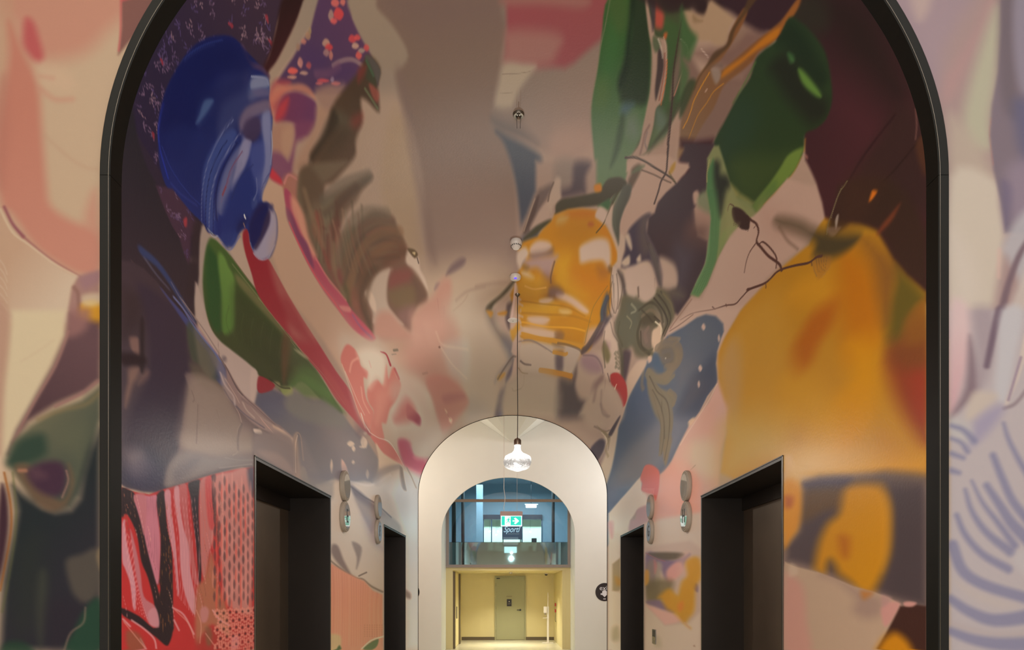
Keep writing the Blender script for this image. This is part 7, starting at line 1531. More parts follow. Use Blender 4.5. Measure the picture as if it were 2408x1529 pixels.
11;111 104 87;1.75;0.7;1;;;;;3251 2149 3253 2140 3266 2142 3264 2151
11;111 104 87;1.75;0.7;1;;;;;3239 2174 3240 2165 3254 2168 3251 2177
11;111 104 87;1.75;0.7;1;;;;;3266 2166 3267 2157 3281 2159 3279 2168
11;103 96 68;4.65;0.8;1;;;;;3094 2125 3110 2114 3170 2148 3181 2176 3143 2171 3108 2151
21;89 80 63;1.7;0.7;1;;;;2 2;3095 2118 3130 2163 3174 2199
11;153 49 49;2.62;1;1;;;;;3236 2212 3255 2194 3293 2181 3363 2187 3435 2223 3451 2262 3402 2241 3334 2230 3270 2230
21;207 181 163;1.45;1;1;;;;2 2;3310 2223 3313 2240
11;138 113 122;9;0.7;1;;;;;2982 2213 3053 2187 3125 2197 3140 2232 3059 2251 2999 2241
21;98 81 90;2.7;0.6;1;;;;2.5 2.5;2989 2205 3077 2186 3144 2203 3176 2225
21;128 105 100;6.45;0.6;1;;;;8 8;3198 2350 3170 2284 3186 2236
21;134 113 106;5.2;0.6;1;;;;5 5;3224 2293 3280 2348 3373 2362
11;65 51 59;3.2;1;1;;;;;3466 2411 3462 2323 3472 2308 3484 2364 3490 2426
11;59 47 57;4.65;1;1;;;;;3402 2568 3414 2489 3468 2459 3505 2488 3521 2555 3511 2584
21;124 108 82;1.45;0.6;1;;;;1.6 1.6;3326 2438 3407 2435 3484 2430
21;124 108 82;1.45;0.6;1;;;;1.6 1.6;3348 2439 3422 2432 3496 2437
21;124 108 82;1.45;0.6;1;;;;1.6 1.6;3369 2439 3437 2430 3507 2443
21;124 108 82;1.45;0.6;1;;;;1.6 1.6;3391 2439 3452 2427 3520 2450
21;124 108 82;1.45;0.6;1;;;;1.6 1.6;3413 2439 3467 2424 3532 2457
21;124 108 82;1.45;0.6;1;;;;1.6 1.6;3436 2438 3482 2421 3545 2463
21;124 108 82;1.45;0.6;1;;;;1.6 1.6;3458 2437 3497 2418 3558 2470
11;170 156 141;20.6;0.7;1;;;;;2155 2069 2269 2098 2340 2206 2417 2271 2325 2374 2273 2557 1982 2545
11;149 140 137;17.7;0.5;1;;;;;2029 2439 2166 2479 2241 2554 1970 2570
11;164 150 135;14.8;0.6;1;;;;;2377 2391 2783 2326 2911 2517 2368 2563
21;82 67 61;2.7;0.6;1;;;;3 3;2325 2374 2441 2284 2477 2277
11;126 113 106;14.8;0.8;1;3;;;;641 1313 681 1374 677 1423 647 1454 606 1486 551 1480 590 1530 532 1533 502 1486 452 1423 432 1345 426 1290 512 1299
11;144 131 124;23.5;0.7;1;3;;;;456 1290 500 1374 532 1464 557 1530 514 1530 457 1413 421 1308
11;119 112 112;13.3;0.8;1;3;;;;346 1247 413 1290 434 1383 497 1519 476 1530 404 1413 333 1308 292 1243
11;92 86 95;13.3;0.6;1;3;;;;344 1264 394 1308 414 1345 375 1326 313 1273
11;131 121 126;26.4;0.4;1;3;;;;353 1135 371 1173 331 1189 302 1158 311 1138
11;60 57 81;20.6;0.4;1;3;;;;310 1135 350 1189 324 1230 272 1214 261 1158
11;58 64 57;6.1;0.8;1;3;;;;800 1304 809 1326 720 1338 707 1326 740 1311
11;91 88 79;9;0.7;1;3;;;;814 1326 808 1364 759 1403 688 1383 703 1345 755 1331
21;86 98 143;3.95;0.8;1;;;;7 6;844 1264 836 1290 815 1317 796 1354 780 1393 766 1413
21;119 105 106;2.7;0.8;1;;;;4 4;858 1290 842 1317 823 1359 787 1408
21;85 73 76;2.7;0.9;1;;;;3 5;782 1408 756 1438 719 1470 709 1491
21;165 151 151;3.95;0.7;1;;;;6 6;728 1413 700 1428 681 1459 654 1464
21;109 97 100;2.7;0.8;1;;;;4 4;680 1428 651 1459 641 1508 642 1553
21;148 133 131;2.7;0.7;1;;;;3 3;708 1475 691 1519 672 1564 683 1631
21;179 157 141;5.2;0.75;1;;;;9 9;674 1618 675 1656 664 1695
21;108 93 96;5.2;0.6;1;;;;7 7;693 1491 692 1535 684 1606 689 1649
21;103 91 92;2.7;0.6;1;;;;6 6;604 1491 567 1480 538 1475 502 1476
21;95 81 81;1.7;0.7;1;;;;2 2;577 1338 526 1336 454 1333
21;99 85 85;1.7;0.7;1;;;;2.5 2.5;609 1317 588 1326 576 1322
11;186 172 162;3.2;0.9;1;;;;;610 1535 619 1564 610 1567 599 1541
11;77 108 64;10.5;0.75;1;;;;;914 1688 999 1757 1046 1844 1054 1941 1041 1976 997 1901 972 1830 911 1757 906 1722
11;112 112 110;13.3;0.9;1;;;;;882 1688 912 1729 917 1771 973 1845 1005 1909 1025 1977 957 1977 806 1771 790 1669
11;59 69 47;17.7;0.6;1;2;;;;1022 1688 1119 1791 1092 1887 1067 1923 1047 1860 1007 1771 920 1702 927 1682
11;136 147 91;6.1;0.8;1;;;;;861 1649 901 1695 878 1698 843 1669 842 1649
21;40 40 35;2.7;0.8;1;;;;3 3;854 1600 861 1649 890 1688
21;45 55 34;2.7;0.35;1;2;;;1.6 1.6;980 1443 920 1433 885 1449
21;71 85 52;2.7;0.35;1;2;;;1.6 1.6;989 1461 929 1451 891 1464
21;45 55 34;2.7;0.35;1;2;;;1.6 1.6;999 1479 937 1469 899 1480
21;71 85 52;2.7;0.35;1;2;;;1.6 1.6;1009 1498 946 1487 906 1497
21;45 55 34;2.7;0.35;1;2;;;1.6 1.6;1019 1516 955 1505 913 1513
21;71 85 52;2.7;0.35;1;2;;;1.6 1.6;1030 1535 965 1524 921 1530
21;45 55 34;2.7;0.35;1;2;;;1.6 1.6;1041 1554 975 1543 929 1547
21;71 85 52;2.7;0.35;1;2;;;1.6 1.6;1052 1573 985 1563 938 1564
21;45 55 34;2.7;0.35;1;2;;;1.6 1.6;1063 1593 996 1583 946 1582
21;71 85 52;2.7;0.35;1;2;;;1.6 1.6;1075 1612 1007 1603 955 1600
21;45 55 34;2.7;0.35;1;2;;;1.6 1.6;1087 1632 1018 1624 965 1618
21;71 85 52;2.7;0.35;1;2;;;1.6 1.6;1099 1652 1030 1645 975 1637
21;149 149 115;1.7;0.6;1;;;;1.5 1.5;1116 1544 1111 1616 1104 1681 1111 1777 1110 1869 1088 1972
11;141 138 113;4.65;0.8;1;;;;;1078 1704 1098 1729 1110 1770 1088 1745
11;126 44 54;3.2;1;1;;;;;820 1553 834 1576 841 1612 812 1606 765 1553
11;127 40 51;13.3;0.5;1;;;;;1144 1598 1224 1634 1215 1704 1191 1768 1166 1724 1154 1659
11;152 74 77;9;0.6;1;;;;;1144 1831 1150 1910 1122 2003 1078 2105 1056 2058 1072 1974 1078 1889
21;197 171 153;1.7;0.7;1;;;;2 2;1255 1915 1192 1988 1137 2047 1087 2104
11;142 62 79;4.65;0.8;1;;;;;1503 2272 1535 2320 1552 2370 1513 2393 1491 2354 1446 2312
11;181 115 108;11.9;0.7;1;;;;;1324 2260 1482 2245 1537 2259 1540 2331 1432 2321
11;183 161 149;17.7;0.6;1;;;;;1470 2150 1600 2190 1675 2251 1689 2376 1686 2519 1497 2534 1313 2399 1307 2319 1506 2406 1582 2360 1543 2255 1420 2208
11;170 118 108;7.55;0.85;1;;;;;1736 2247 1899 2287 2019 2401 2002 2473 1715 2530 1699 2462 1721 2357
11;151 98 98;7.55;0.6;1;;;;;1824 2363 1994 2395 1994 2425 1828 2403
11;197 177 154;3.2;0.9;1;;;;;1797 2424 1808 2443 1797 2448
11;204 183 163;3.2;0.9;1;;;;;1809 2477 1832 2493 1813 2509 1797 2494
21;146 111 94;1.45;0.6;1;;;;1 1;1795 2439 1818 2488
11;176 176 171;13.3;0.5;1;;;;;1941 2166 2120 2186 2068 2340 1945 2299 1926 2217
21;194 180 163;5.2;0.5;1;;;;4 4;1916 2108 1941 2166 2109 2219
21;194 180 163;3.95;0.5;1;;;;3 3;1918 2166 1969 2253 2058 2338
11;96 61 53;1.75;1;1;;;;;1903 2162 1914 2162 1916 2169 1905 2168
11;195 154 140;17.7;0.35;1;;;;;1791 2015 1849 2024 1983 2081 1934 2158 1784 2186 1637 2154 1579 2089 1729 2081
11;173 162 152;17.7;0.6;1;;;;;1448 2447 1663 2482 1729 2536 1525 2569 1367 2563 1296 2407
11;160 61 87;7.55;0.7;1;;;;;1245 2330 1318 2369 1312 2429 1283 2472 1362 2548 1247 2548 1184 2474 1147 2398
11;147 134 127;9;0.7;1;;;;;780 2171 912 2215 1087 2367 1090 2393 931 2285 785 2204
21;123 112 107;3.95;0.8;1;;;;9 9;1090 2393 1019 2412 946 2433
21;133 124 117;3.95;0.7;1;;;;5 5;1143 2440 1115 2489 1068 2540
11;121 109 109;9;0.9;1;;;;;582 1535 616 1564 663 1637 668 1702 520 1702 517 1624 524 1538
11;144 125 121;10.5;0.6;1;;;;;537 1553 572 1637 549 1695 520 1702 517 1624
11;119 112 116;13.3;0.6;1;;;;;716 1743 654 1793 563 1845 520 1793 534 1729
11;127 120 117;7.55;0.7;1;;;;;532 1750 590 1893 584 1909 489 1893 509 1771
11;104 100 109;11.9;0.4;1;;;;;683 1926 736 1977 913 2193 789 2182 682 2050 618 1926 548 1845 551 1785
11;184 167 151;3.2;0.8;1;;;;;874 1990 906 2006 919 2028 913 2037 877 2013
11;184 167 151;3.2;0.8;1;;;;;871 2021 893 2028 896 2038 887 2043 864 2032
11;184 167 151;3.2;0.8;1;;;;;964 2077 1016 2092 1021 2112 999 2121 946 2099
'''
MUR = mural_material()
SP = 2895/3.06
# depth lines; the lift doorways fall on grid lines
LIFTS = [(4.65, 6.64), (9.46, 11.44)]; LZ = .99
qs = np.linspace(math.log(Y0), math.log(Y1), int(1.447*1150/DET))
for y in sum(LIFTS, ()): qs[np.argmin(abs(qs-math.log(y)))] = math.log(y)
def fine(a, b): return np.linspace(a, b, max(2, int((b-a)*SP/DET)))
def coarse(a, b, n): return np.linspace(a, b, n)
zl = LZ/W
left_u = np.concatenate([coarse(-UF, -.66, 5)[:-1], fine(-.66, -.18)[::2][:-1], fine(-.18, zl)[:-1], fine(zl, UL)])
vault_u = fine(UL, UR)
right_u = (UT-left_u)[::-1]
us = np.concatenate([left_u[:-1], vault_u, right_u[1:]])
cv = Canvas(us, qs, lambda q: 3500*np.exp(-q))
paint(cv, '1'); cloth_pattern(cv, 4); spread_out(cv)  # far strips beside the end arch are painted paler to offset weak light
X, Z = profile(us); Yv = np.exp(qs)
def passage(name, a, b, holes):
    x = np.repeat(X[a:b, None], len(qs), 1); z = np.repeat(Z[a:b, None], len(qs), 1)+EYE; y = np.repeat(Yv[None], b-a, 0)
    keep = np.ones((b-a-1, len(qs)-1), bool)
    if holes:
        zc = (z[:-1, :-1]+z[1:, :-1])/2; yc = (y[:-1, :-1]+y[:-1, 1:])/2
        for y0, y1 in LIFTS: keep &= ~((yc > y0) & (yc < y1) & (zc < EYE+LZ))
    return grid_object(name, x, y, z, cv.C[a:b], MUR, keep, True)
nl = len(left_u); nv_ = len(vault_u)
tag(passage('wall_left', 0, nl, True), kind='structure', label='left passage wall printed with a floral collage mural')
tag(passage('ceiling', nl-1, nl+nv_-1, False), kind='structure', label='barrel vault printed with the collage mural')
tag(passage('wall_right', nl+nv_-2, len(us), True), kind='structure', label='right passage wall printed with yellow and pink mural')
del cv
# front wall with the arched opening
oz = np.concatenate([coarse(-EYE, -.32, 4)[:-1], np.arange(-.32, 2.86, .002*DET), SPR+(RISE+.035)*np.sin(np.linspace(math.asin((2.9-SPR)/(RISE+.035)), math.pi/2, 40))])
oc = np.concatenate([np.arange(0, .72, .002*DET), coarse(.8, 3.2, 4)])
ohw = np.where(oz <= SPR, W+.035, (W+.035)*np.sqrt(np.clip(1-((oz-SPR)/(RISE+.035))**2, 0, 1)))
full = np.linspace(-2.75, 2.75, 10)
cx_ = np.arange(-2.72, 2.72, .002*DET)
co_ = Canvas(cx_, np.unique(oz), lambda v: np.full(len(v), 500.))
paint(co_, '2'); spread_out(co_)
def front(name, sgn):
    xs = sgn*(ohw[:, None]+oc[None]*(1+0*ohw[:, None])); xs = np.where(oc[None] > .75, sgn*(ohw[:, None]+(5.2-ohw[:, None])*(oc[None]-.0)/3.2), xs)
    zs = np.repeat(oz[:, None], len(oc), 1)
    fi = np.clip((xs-cx_[0])/(cx_[1]-cx_[0]), 0, len(cx_)-1.001); fj = np.interp(zs, co_.v, np.arange(len(co_.v))); fj = np.clip(fj, 0, len(co_.v)-1.001)
    i = fi.astype(int); j = fj.astype(int); a = (fi-i)[..., None]; b = (fj-j)[..., None]
    C = (co_.C[i, j]*(1-a)+co_.C[i+1, j]*a)*(1-b)+(co_.C[i, j+1]*(1-a)+co_.C[i+1, j+1]*a)*b
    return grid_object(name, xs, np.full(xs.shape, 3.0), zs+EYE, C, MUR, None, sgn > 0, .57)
tag(front('wall_front_left', -1), kind='structure', label='front wall left of the arch, coral and dark green print')
tag(front('wall_front_right', 1), kind='structure', label='front wall right of the arch, pale print with violet stripes')

# ------------------------------------------------------------------ structure
M_white = mat('white_paint', rgb(222, 223, 213), .7, noise=.02, nscale=3)
M_cream = mat('cream_paint', rgb(216, 202, 150), .6, noise=.03, nscale=2)
M_black = mat('blackened_steel', rgb(12, 13, 10), .55, 0, noise=.25, nscale=6, spec=.2)
M_bronze = mat('dark_bronze_steel', rgb(44, 38, 33), .42, .6, noise=.15, nscale=3)
M_brdoor = mat('bronze_door_steel', rgb(110, 98, 84), .45, .7, noise=.2, nscale=2.5)
M_bright = mat('bright_steel_edge', rgb(120, 114, 104), .35, .9)
M_floor = mat('polished_stone', rgb(205, 200, 178), .22, noise=.18, nscale=2.2)
M_blue = mat('blue_paint', rgb(146, 166, 178), .6, noise=.06, nscale=1)
M_dark = mat('near_black', rgb(26, 25, 27), .5)
M_grey = mat('grey_frame', rgb(150, 138, 130), .45, .2)
M_olive = mat('olive_door_paint', rgb(158, 156, 118), .5, noise=.03, nscale=2)
M_skirt = mat('dark_skirting', rgb(96, 82, 58), .5)
M_plast = mat('white_plastic', rgb(215, 208, 200), .35)
def quad(name, pts, m, **k):
    o = mesh(name, pts, [tuple(range(len(pts)))], m); return tag(o, kind='structure', **k)
box('floor', -5.5, 5.5, -5.5, 30, -.1, 0, M_floor)['kind'] = 'structure'
for nm, c in (('wall_lobby_left', (-5.3, -5.2, -5.4, 3.0)), ('wall_lobby_right', (5.2, 5.3, -5.4, 3.0)), ('wall_lobby_back', (-5.3, 5.3, -5.5, -5.4))):
    box(nm, c[0], c[1], c[2], c[3], 0, 6.4, mat(nm+'_paint', rgb(186, 160, 146), .6))['kind'] = 'structure'
box('ceiling_lobby', -5.3, 5.3, -5.5, 3.2, 6.4, 6.5, M_white)['kind'] = 'structure'
# wall above the front arch up to the lobby ceiling (printed continuation is out of sight)
def arch_wall(name, y, a, x0, x1, top, m, depth=0):
    """flat wall at y with an arched hole a=[(x,z)...]; reveal runs back by depth"""
    v = []; f = []
    n = len(a)
    for x, z in a: v.append((x, y, z)); v.append((x, y, top(x)))
    for i in range(1, n-2): f.append((2*i, 2*i+2, 2*i+3, 2*i+1))
    b = len(v); xl, xr = a[0][0], a[-1][0]
    v += [(x0, y, 0), (xl, y, 0), (xl, y, top(xl)), (x0, y, top(x0)), (xr, y, 0), (x1, y, 0), (x1, y, top(x1)), (xr, y, top(xr))]
    f += [(b, b+1, b+2, b+3), (b+4, b+5, b+6, b+7)]
    if depth:
        c = len(v)
        for x, z in a: v.append((x, y, z)); v.append((x, y+depth, z))
        for i in range(n-1): f.append((c+2*i, c+2*i+1, c+2*i+3, c+2*i+2))
    return tag(mesh(name, v, f, m), kind='structure')
mesh('wall_front_top', [(-5.3, 3.0, EYE+SPR+RISE+.035), (5.3, 3.0, EYE+SPR+RISE+.035), (5.3, 3.0, 6.4), (-5.3, 3.0, 6.4)], [(0, 1, 2, 3)], mat('front_top_paint', rgb(170, 140, 130), .6))['kind'] = 'structure'

# black frame of the arch: two straight legs and the bent head, each an L section
def frame_piece(name, prof_in, parent, y0, y1):
    v = []; f = []; n = len(prof_in)
    for (x, z, nx, nz) in prof_in:
        ox, oz_ = x+nx*.05, z+nz*.05; r = .004
        v += [(ox, 3.0, oz_), (ox, y0+r, oz_), (ox-nx*r, y0, oz_-nz*r), (x+nx*r, y0, z+nz*r), (x, y0+r, z), (x, y1, z), (x+nx*.03, y1, z+nz*.03)]
    for i in range(n-1):
        for k in range(6): f.append((7*i+k, 7*i+k+1, 7*i+8+k, 7*i+7+k))
    f.append(tuple(range(7))[::-1]); f.append(tuple(7*(n-1)+k for k in range(7)))
    return mesh(name, v, f, M_black, parent)
fr = empty('trim_1', (0, 0, 0)); tag(fr, kind='structure', label='black steel frame around the arched opening')
GAP = .0012
def legp(s, z0, z1): return [(s*W, z0, s, 0), (s*W, z1, s, 0)]
frame_piece('frame_leg', legp(-1, 0, EYE+SPR-GAP), fr, 2.97, 3.06); frame_piece('frame_leg', legp(1, 0, EYE+SPR-GAP), fr, 2.97, 3.06)
hp = []
for i in range(97):
    a = math.pi*i/96; nx, nz = -math.cos(a)/W, math.sin(a)/RISE; l = math.hypot(nx, nz)
    hp.append((-W*math.cos(a), EYE+SPR+GAP+RISE*math.sin(a), nx/l, nz/l))
frame_piece('frame_head', hp, fr, 2.97, 3.06)
# fine bright seam in the step of the frame
def arch_strip(name, hw, spr, rise, cx, y, r, m, parent=None, z0=0):
    return tube(name, [(x, y, z) for x, z in arch_pts(cx, hw, spr, rise, 96, z0)], r, m, parent, 6)
arch_strip('frame_seam', W+.006, EYE+SPR, RISE+.006, 0, 2.9695, .0012, M_bright, fr)
# thin dark edge where the mural ends
e = arch_strip('trim_2', W-.004, EYE+SPR, RISE-.004, 0, 13.0, .006, M_black); tag(e, kind='structure', label='thin dark edge of the mural vault')

# crossing: wall round the end of the passage, far white wall, folded ceiling
CT = EYE+4.34; AX = EYE+3.79
def vtop(x): return AX+min(abs(x)/.83, 1)*(CT-AX)
def near_print():
    m = mat('near_wall_print', (1, 1, 1, 1), .5); nt = m.node_tree; tc = nt.nodes.new('ShaderNodeTexCoord'); n = nt.nodes.new('ShaderNodeTexNoise'); n.inputs['Scale'].default_value = .9; n.inputs['Distortion'].default_value = 1.2
    r = nt.nodes.new('ShaderNodeValToRGB'); e_ = r.color_ramp.elements; e_[0].position = .3; e_[0].color = rgb(120, 130, 112); e_[1].position = .75; e_[1].color = rgb(176, 70, 84)
    for p, c in ((.42, rgb(206, 180, 150)), (.52, rgb(196, 90, 90)), (.62, rgb(200, 130, 110))): e_.new(p).color = c
    nt.links.new(tc.outputs['Object'], n.inputs['Vector']); nt.links.new(n.outputs['Fac'], r.inputs[0]); nt.links.new(r.outputs[0], nt.nodes['Principled BSDF'].inputs['Base Color']); return m
arch_wall('wall_crossing_near', 13.02, arch_pts(0, W+.02, EYE+SPR, RISE+.02, 64), -5.2, 5.2, lambda x: CT, near_print())
tag(arch_strip('trim_3', W+.05, EYE+SPR, RISE+.05, 0, 13.05, .05, M_black), kind='structure', label='black frame on the far face of the mural arch')
AC, AH, AS, AR = -.098, 1.706, EYE+1.44, 1.46
wf = arch_wall('wall_far', 16.3, arch_pts(AC, AH, AS, AR, 72), -5.2, 5.2, lambda x: CT, M_white, .05)
for nm_, a_, b_ in (('wall_behind_arch_left', -1.9, -1.806), ('wall_behind_arch_right', 1.61, 1.7)):
    box(nm_, a_, b_, 16.36, 17.5, 0, 5.95, M_white)['kind'] = 'structure'
box('wall_crossing_left', -5.3, -5.2, 13.0, 16.3, 0, CT, M_white)['kind'] = 'structure'
box('wall_crossing_right', 5.2, 5.3, 13.0, 16.3, 0, CT, M_white)['kind'] = 'structure'
A_ = (0, 16.295, AX)
cv_ = [A_, (-.83, 16.295, CT), (.83, 16.295, CT), (-5.2, 16.295, CT), (5.2, 16.295, CT), (-.69, 13.0, AX+.43), (.69, 13.0, AX+.43), (-1.4, 13.0, CT), (1.4, 13.0, CT), (-5.2, 13.0, CT), (5.2, 13.0, CT)]
tag(mesh('ceiling_crossing', cv_, [(0, 6, 5), (0, 5, 7, 1), (0, 2, 8, 6), (1, 7, 9, 3), (2, 4, 10, 8)], M_white), kind='structure', label='folded white ceiling over the crossing')

# vestibule under the glass
VZ = EYE+.565
box('ceiling_vestibule', -2.2, 2.0, 17.5, 20.9, VZ, VZ+.12, M_cream)['kind'] = 'structure'
box('wall_back', -2.2, 2.0, 20.8, 20.9, 0, VZ+.12, M_cream)['kind'] = 'structure'
box('wall_vestibule_right', 1.39, 1.49, 17.52, 20.8, 0, VZ, M_cream)['kind'] = 'structure'
box('wall_vestibule_return', 1.49, 1.7, 17.5, 17.6, 0, VZ, M_cream)['kind'] = 'structure'
box('wall_vestibule_left', -1.9, -1.62, 17.5, 20.8, 0, VZ, M_cream)['kind'] = 'structure'
box('baseboard_back', -1.62, 1.39, 20.775, 20.8, 0, .1, M_skirt)['kind'] = 'structure'
# back door
d1 = empty('door_5', (-.04, 20.8, 0)); tag(d1, kind='structure', label='olive single door in the back wall')
def loc_box(name, p, x0, x1, y0, y1, z0, z1, m, bev=0): return box(name, x0, x1, y0, y1, z0, z1, m, p, bev)
DX0, DX1, DZ = -.462, .47, 2.05
loc_box('door_frame', d1, DX0-.04, DX0, -.05, 0, 0, DZ+.04, M_olive); loc_box('door_frame', d1, DX1, DX1+.04, -.05, 0, 0, DZ+.04, M_olive)
loc_box('door_frame', d1, DX0, DX1, -.05, 0, DZ, DZ+.04, M_olive)
dl = loc_box('door_leaf', d1, DX0+.006, DX1-.006, -.035, -.002, .01, DZ-.006, M_olive, .003)
hd = lathe('door_handle', [(.0, -.012), (.032, -.012), (.032, 0), (0, 0)], M_dark, d1, 20, 'y'); hd.location = (.33, -.036, .98)
lv = box('lever', -.11, .01, -.05, -.034, -.012, .012, M_dark, hd, .003)
cl = loc_box('door_closer', d1, DX0+.02, DX0+.13, -.05, -.03, DZ-.06, DZ-.03, M_dark, .003)
hn = [loc_box('hinge', d1, DX0-.01, DX0+.004, -.045, -.03, z, z+.1, M_skirt) for z in (.25, 1.0, 1.75)]
nt_ = tag(box('door_notice', -.145, .005, 20.747, 20.763, 1.1, 1.33, M_dark, None, .001), 'black paper notice with a small white dot on the olive door', 'notice')
lathe('dot_print', [(0, -.0006), (.016, -.0006), (.016, 0), (0, 0)], M_plast, nt_, 16, 'y').location = (-.07, 20.7465, 1.255)
for k, (x0, x1, z) in enumerate([(-.12, -.02, 1.2), (-.11, -.03, 1.185), (-.12, -.04, 1.15)]): box('text_line', x0, x1, 20.7464, 20.7469, z, z+.006, M_grey, nt_)
faded = tag(box('door_plate', -.175, .03, 20.755, 20.763, 1.39, 1.45, M_olive, None, .001), 'pale lettering plate above the black notice on the door', 'plate')
for z in (1.402, 1.425): box('text_line', -.16, .02, 20.7543, 20.7551, z, z+.008, M_skirt, faded)
# side door and cupboard on the left side of the vestibule
d6 = empty('door_6', (-1.62, 18.2, 0)); tag(d6, kind='structure', label='cream side door with dark frame left of the vestibule')
loc_box('door_frame', d6, 0, .05, -.62, -.36, 0, VZ-.03, M_skirt); loc_box('door_frame', d6, 0, .07, .95, 1.3, 0, VZ-.05, M_skirt)
loc_box('door_leaf', d6, 0, .03, -.36, .95, .01, VZ-.05, M_cream, .002)
box('pull_handle', .03, .05, .2, .24, .8, 1.15, M_dark, d6, .004)
for z in (1.95, .3): box('hinge', .028, .036, -.34, -.3, z, z+.12, M_skirt, d6)

# lift doorways
def lift(n, side, y0, y1, label):
    s = side; d = empty('door_%d' % n, (s*W, y0, 0)); tag(d, kind='structure', label=label)
    R = .43; L = y1-y0; H = EYE+LZ
    def b(nm, x0, x1, a, c, z0, z1, m, bev=0, par=d):
        xa, xb = sorted((s*x0, s*x1)); return box(nm, xa, xb, a, c, z0, z1, m, par, bev)
    b('jamb', -.004, R, 0, .03, 0, H, M_bronze); b('jamb', -.004, R, L-.03, L, 0, H, M_bronze)
    b('header', -.004, R, .03, L-.03, H-.03, H, M_bronze)
    b('inner_lintel', R-.02, R, .03, L-.03, H-.16, H-.03, M_bronze)
    dl_ = b('door_panel', R, R+.03, .03, L/2-.003, 0, H-.03, M_brdoor); dr_ = b('door_panel', R, R+.03, L/2+.003, L-.03, 0, H-.03, M_brdoor)
    b('edge_trim', -.007, -.004, 0, .006, 0, H, M_bright); b('edge_trim', -.009, -.004, 0, L, H-.008, H, M_bronze)
    return d
lift(1, -1, *LIFTS[0], 'near left lift doorway lined in dark bronze steel'); lift(2, -1, *LIFTS[1], 'far left lift doorway lined in dark bronze steel')
lift(3, 1, *LIFTS[0], 'near right lift doorway lined in dark bronze steel'); lift(4, 1, *LIFTS[1], 'far right lift doorway lined in dark bronze steel')

# ------------------------------------------------------------------ window over the vestibule
win = empty('window_1', (0, 17.5, 0)); tag(win, kind='structure', label='arched glass screen in a grey frame above the vestibule')
zf = lambda r: EYE+r
box('sill_rail', -1.806, 1.61, -.04, .06, zf(.64), zf(.72), M_grey, win, .004)
box('frame_post', -1.80, -1.72, -.03, .03, zf(.72), 5.9, M_grey, win, .003); box('frame_post', 1.53, 1.605, -.03, .03, zf(.72), 5.9, M_grey, win, .003)
box('transom_bar', -1.72, 1.53, -.03, .03, zf(2.44), zf(2.515), mat('tan_bar', rgb(176, 150, 130), .5), win, .003)
def glass(name, tint=(.8, .92, .95, 1)):
    m = bpy.data.materials.new(name); m.use_nodes = True; nt = m.node_tree; b = nt.nodes['Principled BSDF']
    g = nt.nodes.new('ShaderNodeBsdfGlossy'); g.inputs['Roughness'].default_value = .02
    t = nt.nodes.new('ShaderNodeBsdfTransparent'); t.inputs['Color'].default_value = tint
    f = nt.nodes.new('ShaderNodeFresnel'); f.inputs['IOR'].default_value = 1.5; mx = nt.nodes.new('ShaderNodeMixShader')
    nt.links.new(f.outputs[0], mx.inputs[0]); nt.links.new(t.outputs[0], mx.inputs[1]); nt.links.new(g.outputs[0], mx.inputs[2])
    nt.links.new(mx.outputs[0], nt.nodes['Material Output'].inputs['Surface']); nt.nodes.remove(b)
    return m
M_glass = glass('clear_glass')
box('glass_pane', -1.72, 1.53, -.004, .004, zf(.72), 5.9, M_glass, win)
# mirror-like balustrade glass set back behind the screen
mm = mat('mirror_glass', (.85, .85, .8, 1), .03, 1.0)
bal = empty('balustrade', (0, 19.7, 0)); tag(bal, 'low mirror glass balustrade behind the arched window above the vestibule', 'balustrade')
box('mirror_panel', -1.92, 1.76, 0, .015, VZ+.12, zf(1.5), mm, bal); box('top_edge', -1.92, 1.76, -.006, .02, zf(1.5), zf(1.508), M_dark, bal)

# ------------------------------------------------------------------ upper floor seen through the glass (y 20..30)
def up(px, py, y): return ((px-1197.4)*y/1500-.0704, zf((1390-py)*y/1500))
YS = 26.0
box('ceiling_upper', -3.2, 3.2, 16.36, 27, 5.95, 6.05, M_blue)['kind'] = 'structure'
box('wall_upper_left', -3.3, -3.2, 16.36, 27, VZ+.12, 6, M_blue)['kind'] = 'structure'
box('wall_upper_right', 3.2, 3.3, 16.36, 27, VZ+.12, 6, M_blue)['kind'] = 'structure'
box('floor_upper', -5.2, 5.2, 20.9, 30, VZ, VZ+.12, M_grey)['kind'] = 'structure'
def ubox(nm, px0, px1, py1, py0, y0, y1, m, parent=None):
    x0, z1 = up(px0, py1, y0); x1, z0 = up(px1, py0, y0); return box(nm, x0, x1, y0, y1, max(z0, VZ+.12), z1, m, parent)
x0s, _ = up(1136, 0, YS); x1s, zt = up(1275, 1222, YS)
box('wall_shop', -3.2, x0s, YS, YS+.2, VZ+.12, 5.95, M_blue)['kind'] = 'structure'
box('wall_shop_right', x1s, 3.2, YS, YS+.2, VZ+.12, 5.95, M_blue)['kind'] = 'structure'
box('wall_shop_top', x0s, x1s, YS, YS+.2, zt, 5.95, M_blue)['kind'] = 'structure'
box('wall_shop_back', -3.2, 3.2, 29.6, 29.7, VZ+.12, 5.5, mat('shop_wall', rgb(205, 212, 190), .6, noise=.1, nscale=4))['kind'] = 'structure'
box('ceiling_shop', -3.2, 3.2, YS+.2, 29.6, 5.0, 5.1, M_white)['kind'] = 'structure'
w2 = empty('window_2', (0, YS, 0)); tag(w2, kind='structure', label='lit shop window with dark fascia behind the glass')
M_mul = mat('mullion', rgb(60, 84, 110), .4)
for a, b_ in ((1154.5, 1157), (1226, 1229), (1273, 1275), (1136, 1138)):
    o = ubox('mullion', a, b_, 1222, 1290, YS-.04, YS+.02, M_mul, w2); o.location.y = -YS
o = ubox('fascia', 1136, 1275, 1210.5, 1221, YS-.12, YS, mat('fascia', rgb(52, 46, 60), .5), w2); o.location.y = -YS
